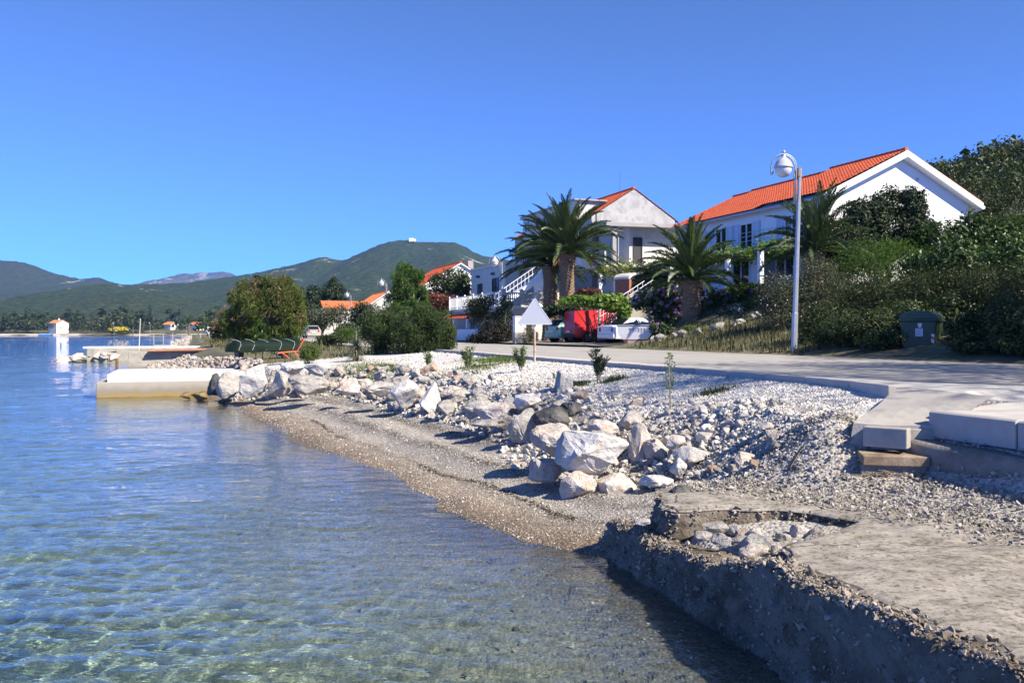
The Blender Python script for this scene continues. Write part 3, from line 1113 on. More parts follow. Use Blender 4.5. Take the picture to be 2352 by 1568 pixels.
def rock(px0, py0, px1, py1, d, kind, label, seed, k=15, cuts=2, tilt=0.0, yaw=None, deep=.85, cat='rock', group='limestone boulders along the beach', lo=.7):
    rock_n[0] += 1
    w, h = (px1 - px0) * d / 2000, (py1 - py0) * d / 2000
    c = at((px0 + px1) / 2, (py0 + py1) / 2, d)
    key = (seed, kind, k, cuts)
    if key not in BIG:
        BIG[key] = rock_mesh('rock', seed, k, cuts, .10, RM[kind], lo)
    o = link('rock', BIG[key], None, c)
    me = BIG[key]
    r = random.Random(seed * 7 + rock_n[0])
    yw = r.uniform(0, 6.28) if yaw is None else yaw
    o.rotation_euler = (r.uniform(-.25, .25), tilt, yw)
    # scale so that its outline has the surveyed width and height
    R3 = o.rotation_euler.to_matrix()
    co = np.array([v.co[:] for v in me.vertices]) @ np.array(R3).T
    ext = co.max(0) - co.min(0)
    mid = (co.max(0) + co.min(0)) / 2
    S = Matrix.Diagonal((w / ext[0], w * deep / ext[1], h * 1.06 / ext[2]))
    o.matrix_world = Matrix.Translation(c) @ (S.to_4x4() @ R3.to_4x4())
    mid = Vector((mid[0] * S[0][0], mid[1] * S[1][1], mid[2] * S[2][2]))
    o.matrix_world = Matrix.Translation(c - mid) @ (S.to_4x4() @ R3.to_4x4())
    # a sheared matrix cannot live in loc/rot/scale: bake it into a mesh of its own
    me2 = me.copy()
    me2.transform(S.to_4x4() @ R3.to_4x4())
    o.matrix_world = Matrix.Translation(c - mid)
    o.data = me2
    tag(o, label, cat, group)
    o.cycles.is_caustics_receiver = True
    return o


G1 = 'limestone boulders along the beach'
rock(1284, 1084, 1378, 1152, 11.15, 't', 'pale pinkish boulder half under the largest white boulder, left piece', 11, 18, 3)
rock(1368, 1086, 1462, 1150, 11.15, 't', 'pitted pinkish boulder half under the largest white boulder, right piece', 12, 22, 3)
rock(1274, 992, 1443, 1090, 11.35, 'w', 'largest boulder, white faced, lying on the pitted pinkish ones at the beach end', 13, 20, 3, deep=.7, yaw=.4)
rock(1216, 974, 1330, 1056, 12.3, 't', 'long pale boulder directly behind the largest white one', 14, 18, 3)
rock(1212, 1052, 1292, 1108, 11.7, 'g', 'low grey boulder in the shade left of the largest white one', 15)
rock(1440, 970, 1500, 1062, 11.9, 't', 'upright pointed tan rock right of the largest white boulder', 16, 14, tilt=.1)
rock(1478, 1006, 1545, 1060, 11.7, 't', 'squat tan rock leaning on the upright pointed one', 17)
rock(1340, 964, 1422, 1002, 12.6, 't', 'flat brown rock lying behind the largest white boulder', 18)
rock(1352, 992, 1432, 1020, 12.0, 'g', 'thin grey slab wedged under the flat brown rock', 19)
rock(1164, 938, 1232, 1018, 14.6, 'g', 'tall leaning grey boulder casting a long shadow on the shingle', 20, 15, tilt=.3)
rock(1222, 935, 1312, 985, 14.4, 'd', 'blackened boulder in the middle of the bank', 21, 18)
rock(1276, 924, 1340, 962, 14.9, 'd', 'charcoal grey rock just above the blackened boulder', 22, 18)
rock(1086, 926, 1172, 968, 16.2, 't', 'long tan slab tilted over the shingle', 23, 12, tilt=-.35)
rock(1058, 918, 1128, 964, 16.6, 'g', 'pale grey boulder behind the long tan slab', 24)
rock(1080, 962, 1160, 984, 15.7, 'g', 'flattest grey rock lying on the shingle below the tan slab', 25)
rock(1544, 1024, 1625, 1062, 11.0, 'w', 'white rock at the foot of the gravel heap', 26)
rock(1538, 1052, 1578, 1098, 10.7, 'w', 'small upright white rock in front of the gravel heap', 27)
rock(1470, 1092, 1546, 1116, 10.7, 'w', 'flat white slab lying on the sand by the pinkish boulders', 28, 12)
rock(1530, 1114, 1612, 1158, 8.75, 'd', 'dark broken lump of concrete on the beach end of the platform', 29, 18, cat='concrete lump')
rock(1528, 998, 1575, 1030, 11.3, 't', 'brown rock half buried in the gravel heap, nearest the upright rock', 30)
rock(1685, 1036, 1735, 1078, 9.9, 't', 'tan rock at the right foot of the gravel heap beside the black hose', 31)
rock(1738, 1030, 1775, 1085, 9.7, 'g', 'grey stone between the tan rock and the black hose', 32)
rock(1845, 1020, 1915, 1065, 9.2, 'w', 'white boulder beside the rusty step', 33)
rock(1893, 972, 1922, 1006, 9.4, 'o', 'small orange rock at the edge of the concrete ramp', 34)
rock(1740, 968, 1785, 990, 10.4, 'g', 'dust covered stone on the slope of the gravel heap', 35)
rock(1800, 1010, 1850, 1034, 9.8, 'o', 'rusty brown stone near the top of the black hose', 36)
rock(1420, 945, 1480, 985, 12.9, 'g', 'grey stone sunk in the gravel crest above the upright rock', 37)
rock(1262, 915, 1310, 945, 15.4, 'g', 'rounded grey rock at the top of the bank above the blackened boulder', 38)
rock(1180, 905, 1245, 940, 16.3, 'w', 'white rock at the top of the bank left of the blackened boulder', 39)
# the bank further along
rock(838, 876, 908, 912, 21.4, 'g', 'wide dark slab jutting over the shingle in the middle of the bank', 40, 12)
rock(893, 874, 965, 938, 20.2, 'w', 'jagged white boulder reaching down to the shingle', 41, 16, tilt=.3)
rock(962, 878, 1016, 950, 19.6, 'w', 'upright bright white rock beside the jagged boulder', 42, 14)
rock(1002, 918, 1046, 950, 18.6, 'g', 'pale wedge shaped rock at the foot of the bank', 43, 10)
rock(770, 868, 832, 908, 22.7, 't', 'reddish tan slab leaning at the foot of the bank', 44, 11, tilt=.5)
rock(660, 860, 760, 905, 24.5, 'g', 'broad smooth pale boulder low in the left bank', 45, 16)
rock(552, 838, 618, 912, 26.6, 'w', 'tall white jagged boulder at the pier end of the bank', 46, 15, tilt=.2)
rock(500, 852, 566, 914, 27.6, 'g', 'grey boulder next to the pier', 47)
rock(474, 858, 520, 912, 28.3, 'd', 'dark wet boulder touching the pier', 48)
rock(606, 850, 665, 912, 25.9, 'g', 'dark faced boulder right of the tall jagged one', 49)
rock(640, 828, 700, 862, 26.6, 'w', 'white boulder on top of the left bank', 50)
rock(700, 832, 760, 864, 25.6, 'w', 'grey veined boulder on top of the left bank', 51)
rock(502, 916, 545, 936, 28.2, 'a', 'brown algae covered rock standing in the shallow water', 52)
rock(412, 900, 440, 916, 29.6, 'a', 'small algae brown rock against the pier wall', 53)
rock(440, 898, 478, 918, 29.3, 'a', 'larger algae brown rock between pier and bank', 54)
rock(545, 916, 570, 932, 27.8, 'a', 'smallest wet stone beside the rock in the shallows', 55)
# the rest of the bank, many alike
pool = {kd: [rock_mesh('rock', 300 + i + 40 * j, 13 + i % 6, 2, .10, RM[kd], .62) for i in range(6)] for j, kd in enumerate('wgto')}
rr_ = random.Random(21)
placed = []
LBL = {'w': 'white limestone block heaped in the bank above the shingle beach', 'g': 'grey limestone block heaped in the bank above the shingle beach',
       't': 'tan limestone block heaped in the bank above the shingle beach', 'o': 'orange stained stone heaped in the bank above the shingle beach'}
LBH = {'w': 'small white stone at the foot of the gravel heap', 'g': 'small grey stone at the foot of the gravel heap', 't': 'small tan stone at the foot of the gravel heap', 'o': 'small orange stone at the foot of the gravel heap'}


def pool_rock(n, t, r, kd, label, group, sink=.3):
    x, y = W(n, t)[:2]
    o = link('rock', rr_.choice(pool[kd]), None, (x, y, gxy(x, y) + r * (.62 - sink)))
    o.rotation_euler = (rr_.uniform(-.5, .5), rr_.uniform(-.5, .5), rr_.uniform(0, 6.28))
    o.scale = (r * rr_.uniform(.85, 1.3), r * rr_.uniform(.7, 1.1), r * rr_.uniform(.6, .95))
    o.cycles.is_caustics_receiver = True
    return tag(o, label, 'rock', group)


for i in range(175):
    t = 12.4 + 17 * rr_.random() ** .8
    b, g = float(np.interp(t, KT, KB)), float(np.interp(t, KT, KG))
    u = rr_.random()
    n = b - .1 + (g - b + .55) * u
    r = rr_.lognormvariate(math.log(.21), .38) * (1.25 if t > 20 else 1) * (1.15 - .45 * u)
    r = min(r, .48)
    if any((n - a) ** 2 + (t - c) ** 2 < (.62 * (r + q)) ** 2 for a, c, q in placed):
        continue
    placed.append((n, t, r))
    kd = rr_.choices('wgto', (3, 5, 5, 1.0 if u < .7 else 3))[0]
    pool_rock(n, t, r, kd, LBL[kd], kd.replace('w', 'white').replace('g', 'grey').replace('t', 'tan') .replace('o', 'orange') + ' blocks of the stone bank' if len(kd) == 1 and kd != 'o' else 'orange stones of the stone bank')
for i in range(26):
    n, t = rr_.uniform(5.3, 6.5), rr_.uniform(7.7, 10.4)
    kd = rr_.choices('wgto', (3, 4, 3, 2))[0]
    pool_rock(n, t, rr_.uniform(.05, .15), kd, LBH[kd], {'w': 'white', 'g': 'grey', 't': 'tan', 'o': 'orange'}[kd] + ' stones below the gravel heap')
# rocks heaped in the hole of the platform
for i, (c0, r0_, c1, r1_, kd, lb) in enumerate((
        (645, 205, 780, 270, 'g', 'long dark stone at the back left of the platform hole'), (770, 215, 865, 275, 't', 'tan stone beside the long dark one at the back of the platform hole'),
        (880, 235, 965, 290, 'w', 'pale wedge stone at the back middle of the platform hole'), (605, 255, 700, 305, 'g', 'grey stone at the left end of the platform hole'),
        (690, 265, 800, 335, 't', 'tan flat stone low at the left of the platform hole'), (800, 280, 910, 335, 't', 'two toned tan stone in the middle of the platform hole'),
        (835, 320, 1000, 400, 'w', 'largest flat pale stone at the front of the platform hole'), (1110, 220, 1250, 310, 'w', 'big white stone lying topmost at the right of the platform hole'),
        (1035, 260, 1115, 320, 'g', 'upright grey stone left of the big white one in the platform hole'), (1010, 325, 1080, 375, 't', 'small tan stone below the upright grey one in the platform hole'),
        (1060, 305, 1205, 372, 'g', 'wide grey stone below the big white one in the platform hole'), (1040, 365, 1120, 430, 'd', 'dark square stone at the front right of the platform hole'),
        (1115, 360, 1240, 440, 'g', 'grey block at the right front corner of the platform hole'), (960, 395, 1045, 447, 'd', 'small blackish stone at the front of the platform hole'),
        (985, 430, 1160, 500, 'g', 'flat slab fragment in front of the platform hole on the ledge'), (905, 255, 985, 300, 'g', 'grey stone tucked between the pale wedge and upright stones'),
        (1190, 270, 1260, 340, 'g', 'shaded stone in the right corner of the platform hole'), (275, 185, 370, 225, 't', 'flat tan stone on the beach end of the low ledge'))):
    x0_, x1_, y0_, y1_ = (1550 + c0 / 1.983) / 1.1633, (1550 + c1 / 1.983) / 1.1633, (1290 + r0_ / 1.983) / 1.1633, (1290 + r1_ / 1.983) / 1.1633
    rock(x0_, y0_, x1_, y1_, 2000 * (H - .52) / (y1_ - 762) + .1, {'w': 't', 't': 'g'}.get(kd, kd), lb, 70 + i, 13 + i % 5, group='stones in the platform hole')
for i in range(16):
    t = rr_.uniform(5.5, 6.95)
    n = float(np.interp(t, ST_, n0)) + rr_.uniform(.45, 1.35)
    if n > float(np.interp(t, ST_, nr)) - .05:
        continue
    r = rr_.uniform(.08, .2)
    kd = rr_.choices('wgt', (3, 3, 4))[0]
    o = pool_rock(n, t, r, kd, {'w': 'white broken stone lying in the hole of the old platform', 'g': 'grey broken stone lying in the hole of the old platform', 't': 'tan broken stone lying in the hole of the old platform'}[kd], {'w': 'white', 'g': 'grey', 't': 'tan'}[kd] + ' stones in the platform hole')
    o.location.z = .44 + r * .35 + rr_.uniform(0, .06)
# small stones between the boulders
k = 2600
gt = 9.5 + rng.random(k) ** 1.1 * 21
b0, g0 = np.interp(gt, KT, KB), np.interp(gt, KT, KG)
gn = b0 - .25 + rng.random(k) * (g0 - b0 + .7)
V, Fc = scatter(np.stack([gn * CT - gt * ST, gn * ST + gt * CT, gz(gn, gt) + .03], -1), rng.lognormal(math.log(.11), .4, k), STN, .8)
tag(link('rubble', mesh_np('rubble', V, Fc, M('bank_rubble', [(.24, .195, .15), (.37, .345, .31), (.44, .42, .385), (.33, .255, .195)], scale=1.2, island=.3, rough=.9, bump=.6, bscale=20, coords='Position'))), kind='stuff')
# rubble on the shore behind the pier and along the far bank
k = 4200
gt = 33.5 + rng.random(k) ** 1.6 * 200
s0 = np.interp(gt, KT, KS)
gn = s0 - .4 + rng.random(k) * 2.6
V, Fc = scatter(np.stack([gn * CT - gt * ST, gn * ST + gt * CT, gz(gn, gt) + .1], -1), rng.lognormal(math.log(.2), .45, k) * np.interp(gt, [33, 60, 230], [.9, 1, 3.5]), STN, .8)
tag(link('shore_rubble', mesh_np('shore_rubble', V, Fc, M('shore_rubble_stone', [(.22, .18, .145), (.36, .32, .28), (.28, .22, .17)], scale=.3, island=.35, coords='Position'))), kind='stuff')

# ------------------------------------------------------------------ right edge: retaining wall, kerb blocks, steps, hose
m_ret = M('rough_cast_wall', [(.10, .09, .075), (.19, .175, .15), (.26, .24, .21)], scale=3, bump=1.0, bscale=18, coords='Position', bdist=.03, detail=9)
tt = np.linspace(-4, 7.22, 160)
nn_f = np.interp(tt, [-4, 5.8, 6.9, 7.1, 7.22], [6.86, 6.82, 6.72, 6.78, 6.98])
rows = [(0, .45), (.0, .6), (.0, .8), (0.0, 1.0), (0.0, 1.12), (.025, 1.17), (.07, 1.185), (.2, 1.185), (.34, 1.185), (.36, 1.0)]
V = []
for i, t in enumerate(tt):
    top = np.interp(t, [-4, 5.6, 7.0, 7.22], [-.06, 0, .03, -.03])
    for dn, z in rows:
        V.append((nn_f[i] + dn, t, z + (top if z > .9 else 0)))
V = np.array(V)
q = .018 * fbm(V[:, 1], V[:, 2] * 3 + V[:, 0], 7, 81) + .012 * np.abs(fbm(V[:, 1], V[:, 2] * 3, 22, 82))
V[:, 0] += q
V[:, 2] += q * .5
V = np.stack([V[:, 0] * CT - V[:, 1] * ST, V[:, 0] * ST + V[:, 1] * CT, V[:, 2]], -1)
tag(link('retaining_wall', mesh_np('retaining_wall', V, grid_faces(len(tt), len(rows)), m_ret, True)), 'low rough grey retaining wall at the right edge, behind the rubble', 'wall')
blk = None
for i in range(4):
    t1 = 6.86 - i * 1.012
    if blk is None:
        blk = MB().prism([(0, 0, 0), (.15, 0, 0), (.15, 0, .265), (.03, 0, .265), (0, 0, .25)], (0, -1.0, 0)).build('kerb_block', M('kerb_block_concrete', [(.27, .255, .235), (.36, .345, .32)], scale=3, bump=.25, bscale=60, rand=.06, bdist=.004), bevel=.006)
        o = blk
    else:
        o = blk.copy()
        col.objects.link(o)
    o.location = W(7.0 + .004 * (i % 2), t1, 1.235 - .006 * i)
    o.rotation_euler = (0, 0, RZ + .01 * ((i * 7) % 3 - 1))
    tag(o, ('long grey kerb block on the retaining wall, first from the ramp', 'long grey kerb block on the retaining wall, second from the ramp', 'long grey kerb block on the retaining wall, cut by the right edge')[min(i, 2)] if i < 3 else 'long grey kerb block on the retaining wall, hidden beyond the right edge', 'kerb', 'kerb blocks on the retaining wall')
s_ = MB().box(0, 0, 0, .42, .16, .2)
o = s_.build('concrete_step', m_conc, loc=W(6.38, 7.1, 1.14), rot=(0, 0, RZ - 1.0), bevel=.01)
tag(o, 'short pale concrete kerb piece standing at the foot of the ramp', 'kerb')
o = MB().box(0, 0, 0, .78, .15, .15).build('concrete_sill', m_conc, loc=W(6.52, 7.02, 1.17), rot=(0, 0, RZ - .45), bevel=.01)
tag(o, 'dark concrete sill lying between the ramp and the kerb blocks', 'kerb')
o = MB().box(0, 0, 0, .62, .5, .1).build('rusty_step', M('rusty_plate', [(.10, .06, .035), (.22, .16, .10), (.34, .27, .19)], scale=4, bump=.5, bscale=30), loc=W(6.20, 6.9, .98), rot=(.04, 0, RZ - .55), bevel=.01)
tag(o, 'rusty brown step plate in front of the low retaining wall', 'step')
o = MB().box(0, 0, 0, .6, .42, .3).build('concrete_block', m_ret, loc=W(6.22, 6.94, .68), rot=(.04, 0, RZ - .55))
tag(o, 'dark concrete base carrying the rusty step plate', 'concrete block')
hp = [at(1812, 1082, 8.95), at(1818, 1068, 9.0), at(1832, 1045, 9.1), at(1850, 1020, 9.2), at(1862, 1000, 9.3), at(1870, 990, 9.4)]
tag(MB().tube(hp, .014, 8).build('hose', M('black_rubber', (.02, .02, .02), rough=.5), smooth=True), 'black hose rising from the rubble towards the ramp', 'hose')
tw = MB()
r_ = random.Random(5)
for i in range(26):
    c = at(r_.uniform(1990, 2090), r_.uniform(1072, 1090), 8.6)
    a = Vector((r_.uniform(-.18, .18), r_.uniform(-.1, .1), r_.uniform(0, .05)))
    c.z = gxy(c.x, c.y) + .02
    tw.tube([c - a, c + a * .2 + Vector((0, 0, .01)), c + a], [.005, .005, .002], 4)
tag(tw.build('dry_twigs', M('dry_twig', (.25, .19, .13))), kind='stuff')

# ------------------------------------------------------------------ labels of the bank stones: each by the named boulder it lies next to
def pxy(v):
    return 1176 + 2000 * v.x / v.y, 762 - 2000 * (v.z - H) / v.y


allr = [o for o in col.objects if o.type == 'MESH' and o.get('category') == 'rock']
named = [o for o in allr if o.get('group') == G1]
land = []
for o in named:
    x, y = pxy(o.location)
    land.append((x, y, o['label']))
SHORT = [('largest boulder, white', 'largest white boulder'), ('long pale boulder directly', 'long pale boulder'), ('upright pointed tan', 'upright pointed tan rock'), ('flat brown rock', 'flat brown rock'), ('tall leaning grey', 'tall leaning grey boulder'),
         ('blackened boulder in', 'blackened boulder'), ('charcoal grey', 'charcoal grey rock'), ('long tan slab', 'long tilted tan slab'), ('white rock at the foot', 'white rock below the gravel heap'), ('tan rock at the right', 'tan rock by the hose'),
         ('white boulder beside the rusty', 'white boulder by the rusty step'), ('white rock at the top', 'white rock at the bank top'), ('wide dark slab', 'wide dark jutting slab'), ('jagged white boulder', 'jagged white boulder'),
         ('upright bright white', 'upright bright white rock'), ('pale wedge', 'pale wedge shaped rock'), ('reddish tan slab', 'reddish leaning slab'), ('broad smooth', 'broad smooth pale boulder'), ('tall white jagged', 'tall jagged boulder near the pier'),
         ('grey boulder next to', 'grey boulder by the pier'), ('dark faced', 'dark faced boulder'), ('white boulder on top', 'white boulder topping the left bank'), ('grey veined', 'grey veined boulder'), ('rounded grey rock', 'rounded grey rock'),
         ('dark broken lump', 'dark lump of broken concrete'), ('orange rock at', 'orange rock at the ramp'), ('pitted pinkish', 'pitted pinkish boulder')]
land = [(x, y, next((b for a, b in SHORT if a in l), None)) for x, y, l in land]
land = [q for q in land if q[2]]
used = set()
KD = {'white': 'white', 'grey': 'grey', 'tan': 'tan', 'orange': 'orange', 'small': ''}
for o in allr:
    if o.get('group') in (G1, 'stones in the platform hole'):
        continue
    x, y = pxy(o.location)
    c = next(k for k in ('white', 'grey', 'tan', 'orange') if k in o['label'])
    r = o.scale.x * 2000 / o.location.y
    szw = 'big' if r > 34 else ('mid-sized' if r > 22 else ('small' if r > 12 else 'tiny'))
    cands = []
    for lx, ly, nm in land:
        dx, dy = x - lx, (y - ly)
        dd = math.hypot(dx, dy * 1.6)
        rel = ('left of' if dx < 0 else 'right of') if abs(dx) > abs(dy) * 1.2 else ('just above' if dy < 0 else 'just below')
        if abs(dx) > 25 and abs(dy) > 18:
            rel2 = ('above' if dy < 0 else 'below') + ' and ' + rel.replace(' of', '') + ' of' if 'of' in rel else rel
        else:
            rel2 = rel
        cands.append((dd, rel2, nm))
    cands.sort()
    place = 'stone in the platform hole' if 'hole' in o['label'] else 'stone'
    for dd, rel, nm in cands:
        l = f'{szw} {c} {place} {rel} the {nm}'
        if len(l.split()) > 16:
            l = l.replace(szw + ' ', '').replace('mid-sized ', '')
        if l not in used and len(l.split()) <= 16:
            break
    used.add(l)
    o['label'] = l

# ------------------------------------------------------------------ piers, slipway, jetty
m_pier = None
m, t, b, N, L = nodes('pier_concrete')
pos = N('NewGeometry').outputs['Position']
sx = N('SeparateXYZ')
L(pos, sx.inputs[0])
n1 = N('TexNoise')
n1.inputs['Scale'].default_value = 2.5
n1.inputs['Detail'].default_value = 8
L(pos, n1.inputs['Vector'])
ma = N('Math')
ma.operation = 'MULTIPLY_ADD'
L(n1.outputs['Fac'], ma.inputs[0])
ma.inputs[1].default_value = .25
L(sx.outputs['Z'], ma.inputs[2])
r = ramp(N, [(.0, (.09, .07, .02)), (.2, (.26, .18, .06)), (.3, (.21, .175, .115)), (.38, (.21, .19, .155)), (.55, (.29, .265, .225)), (.9, (.36, .34, .30))])
L(ma.outputs[0], r.inputs[0])
L(r.outputs[0], b.inputs['Base Color'])
b.inputs['Roughness'].default_value = .9
bp = N('Bump')
bp.inputs['Strength'].default_value = .5
bp.inputs['Distance'].default_value = .02
L(n1.outputs['Fac'], bp.inputs['Height'])
L(bp.outputs[0], b.inputs['Normal'])
m_pier = m
pier = thing('pier', W(-3.2, 33.1), RZ, 'short square concrete pier with a white deck standing in the bay', 'pier')
o = MB().box(0, 0, -1.6, 5.0, 4.6, .56).build('base', m_pier, pier, bevel=.02)
o.cycles.is_caustics_receiver = True
MB().box(.34, .03, .555, 6.2, 4.4, .83).build('deck', M('pier_deck', [(.62, .61, .58), (.74, .73, .70)], scale=1, bump=.15, bscale=40, bdist=.004), pier, bevel=.02)
o = MB().box(0, 0, 0, .5, .35, .34).build('concrete_block', m_kerb, loc=at(600, 858, 33.6), rot=(0, 0, RZ), bevel=.01)
tag(o, 'square pale concrete block on the shore end of the pier', 'concrete block')
tag(MB().box(0, 0, 0, 2.3, .3, .3).build('pier_kerb', m_kerb, loc=at(508, 850, 38.5), rot=(0, 0, RZ), bevel=.01), 'long low concrete kerb behind the pier deck', 'kerb')

ramp_root = thing('slipway', W(-6.2, 60.5), RZ, 'dark sloping concrete slipway running down into the bay beyond the pier', 'slipway')
MB().prism([(0, 0, -.9), (7.5, 0, .9), (7.5, 0, -1), (0, 0, -1.6)], (0, 4.2, 0)).build('ramp_slab', M('slipway_concrete', [(.13, .11, .09), (.24, .22, .18), (.30, .27, .23)], scale=.8, bump=.5, bscale=8), ramp_root)
MB().box(1.9, 4.25, -1, 6.5, 4.7, .95).build('side_wall', m_conc, ramp_root, bevel=.03)
o = MB().tube([(.6, -.2, -.6), (.6, -.2, .35)], .09, 10).build('bollard', M('rusty_bollard', [(.20, .11, .05), (.10, .06, .04)], scale=9), loc=W(-5.4, 62.5, .2), rot=(0, 0, RZ))
tag(o, 'rusty bollard post at the foot of the slipway', 'bollard')
jet = thing('stone_jetty', W(-10.2, 75.6), RZ, 'long old stone and concrete jetty with rocks at its tip, beyond the slipway', 'jetty')
MB().box(2.2, 0, -1.5, 13, 3.2, 1.02).build('jetty_body', m_conc, jet, bevel=.05)
MB().box(1.9, .2, .98, 12.6, 3.1, 1.12).build('deck', M('jetty_deck', [(.5, .48, .44), (.62, .6, .57)], scale=1), jet, bevel=.02)
used = set()
for i in range(44):
    kd = random.choice('ggtda')
    px = random.uniform(132, 262)
    up_ = (px - 125) / 130
    d = random.uniform(65.5, 71)
    c = at(px, 830, d)
    c.z = random.uniform(-.1, .15 + .75 * up_)
    r = random.uniform(.3, .75)
    me_ = pool[{'d': 'g', 'a': 't'}.get(kd, kd)]
    o = link('rock', random.choice(me_), None, c)
    o.scale = (r * 1.35, r, r * .55)
    o.rotation_euler = (random.uniform(-.3, .3), random.uniform(-.3, .3), random.uniform(0, 6))
    cn = 'tan' if kd in 'ta' else 'grey'
    l = f"{'large' if r > .58 else 'middling' if r > .44 else 'small'} {cn} shore rock {'at the waterline' if c.z < .2 else 'low in the heap' if c.z < .45 else 'high in the heap'} {'at the very tip of the jetty' if px < 165 else 'near the jetty tip' if px < 205 else 'against the jetty wall'}"
    tag(o, l, 'rock', 'rocks at the jetty tip')
tag(MB().tube([at(319, 806, 62.2), at(322.5, 731, 62.2)], [.035, .022], 8).build('mast_pole', M('pale_pole', (.6, .57, .5))), 'thin pale leaning pole standing on the slipway wall', 'pole')
mr_ = M('rusty_pipe', [(.25, .11, .06), (.36, .19, .12)], scale=4)
pp = thing('pipe_bundle', W(-3, 64.2, 1.0), RZ, 'bundle of long rusty pipes lying beside the slipway', 'pipe bundle')
for i in range(5):
    MB().tube([(0, i * .16, .03 * (i % 2)), (9.5, i * .16 + .1, .16 + .03 * (i % 2))], .07, 7).build('pipe', mr_, pp)
rl = thing('swim_railing', at(425, 780, 150), RZ, 'row of thin metal railing posts standing in the sea beyond the jetty', 'railing')
for i in range(8):
    MB().tube([(-5 + i * 1.5, 0, -1.2), (-5 + i * 1.5, 0, .9 + .12 * (i % 3))], .07, 6).build('post', M('grey_metal', (.35, .34, .32)) if i == 0 else bpy.data.materials['grey_metal'], rl)
MB().box(-5, -.2, -1.0, 0, .2, -.85).build('gangway', m_conc, rl)

# ------------------------------------------------------------------ street lamps
m_galv = M('galvanised_steel', [(.30, .32, .34), (.40, .42, .44)], scale=5, rough=.45, metal=.5, bump=.1)
m_lampcap = M('lamp_grey_paint', (.40, .42, .44), rough=.35)
m_opal = M('opal_glass', (.55, .56, .57), rough=.15, spec=.6)


def street_lamp(p, lean, label, parent_group='tall globe street lamps along the road'):
    root = thing('street_lamp', p, math.radians(6), label, 'street lamp', parent_group)
    root.rotation_euler = (0, lean, math.radians(4))
    MB().tube([(0, 0, -.3), (0, 0, 1.2), (0, 0, 1.25), (0, 0, 5.75)], [.1, .098, .085, .055], 8).build('pole', m_galv, root)
    MB().tube([(-.02, 0, 5.6), (-.02, 0, 5.86)], [.075, .075], 8).box(-.2, -.025, 5.55, .06, .025, 5.68).build('bracket', M('rusty_bracket', [(.35, .30, .25), (.25, .16, .10)], scale=12) if 'rusty_bracket' not in bpy.data.materials else bpy.data.materials['rusty_bracket'], root)
    for off, y in ((0, -.035), (.045, .035)):
        pts = [(-.13 - off * .3, y, 4.75), (-.13 - off * .3, y, 5.75)]
        for k in range(15):
            w = math.radians(5 + k * 170 / 14)
            pts.append((-.54 + (.41 - off * .4) * math.cos(w), y, 5.88 + (.41 - off * .4) * math.sin(w)))
        pts += [(-.955 + off * .3, y, 5.7), (-.94 + off * .3, y, 5.62), (-.90, y, 5.63), (-.885, y, 5.72)]
        MB().tube(pts, .02, 6).build('arm', m_galv, root, smooth=True)
    MB().lathe([(.03, .46), (.045, .42), (.06, .36), (.075, .33), (.12, .29), (.20, .22), (.255, .13), (.285, .04), (.30, .02), (.30, -.01), (.28, -.02)], 24, (-.54, 0, 5.86)).build('lamp_cap', m_lampcap, root, smooth=True)
    MB().lathe([(.265, -.02), (.262, -.08), (.235, -.17), (.17, -.26), (.09, -.305), (.01, -.32)], 24, (-.54, 0, 5.86)).build('lamp_globe', m_opal, root, smooth=True)
    MB().lathe([(.01, .56), (.045, .53), (.05, .49), (.03, .45)], 12, (-.54, 0, 5.86)).build('finial', m_lampcap, root, smooth=True)
    return root


x_, y_ = 9.03, 27.9
street_lamp((x_, y_, 1.68), .034, 'nearest and tallest globe street lamp, leaning right before the green shrubs')
for px, py, d, lb in ((1153, 0, 64.5, 'globe street lamp in front of the grey flat roofed house and terrace'), (888, 0, 93, 'globe street lamp left of the feathery tamarisk, before the orange roof'),
                      (806, 0, 123, 'globe street lamp between the cypresses and the orange roofed house'), (738, 0, 172, 'small globe street lamp right of the parked silver car')):
    street_lamp((( px - 1176) / 2000 * d, d, 1.6), .0, lb)
for px, d in ((262, 480), (345, 470), (428, 420), (491, 400), (697, 260)):
    p = at(px, 765, d)
    p.z = 1.2
    street_lamp(p, 0, {262: 'tiny far globe lamp before the yellow bush across the bay', 345: 'tiny far globe lamp right of the yellow bush across the bay', 428: 'tiny far globe lamp left of the white gabled house with palms', 491: 'tiny far globe lamp between the two small red roofed houses',
                       697: 'far globe lamp half hidden by the big tamarisk and silver car'}[px])

# ------------------------------------------------------------------ sign, cabinet, bin
m_rust = M('rust_on_white', [(.48, .46, .43), (.46, .42, .37), (.36, .20, .11), (.20, .09, .05)], scale=7, bump=.3)
p = at(1228, 838, 22.4)
sg = thing('traffic_sign', p, 0, 'triangular traffic sign seen from behind on a rusty post in the white gravel', 'traffic sign')
MB().tube([(0, 0, -.3), (0, 0, 1.66)], .03, 10).build('post', m_rust, sg)
MB().prism([(-.42, -.05, 1.04), (.42, -.05, 1.04), (.44, -.05, 1.07), (.03, -.05, 1.70), (-.03, -.05, 1.70), (-.44, -.05, 1.07)], (0, -.006, 0)).build('sign_plate', M('sign_back', (.36, .38, .42), rough=.5), sg)
s_ = MB()
for a, c in (((-.44, 1.06), (0, 1.71)), ((0, 1.71), (.44, 1.06)), ((-.43, 1.045), (.43, 1.045))):
    s_.tube([(a[0], -.052, a[1]), (c[0], -.052, c[1])], .012, 5)
s_.build('rim', M('sign_rim', (.45, .47, .5), rough=.4), sg)
s_ = MB().box(-.06, -.045, 1.12, .06, .035, 1.17).box(-.05, -.045, 1.45, .05, .035, 1.49)
s_.build('clamp', m_galv, sg)

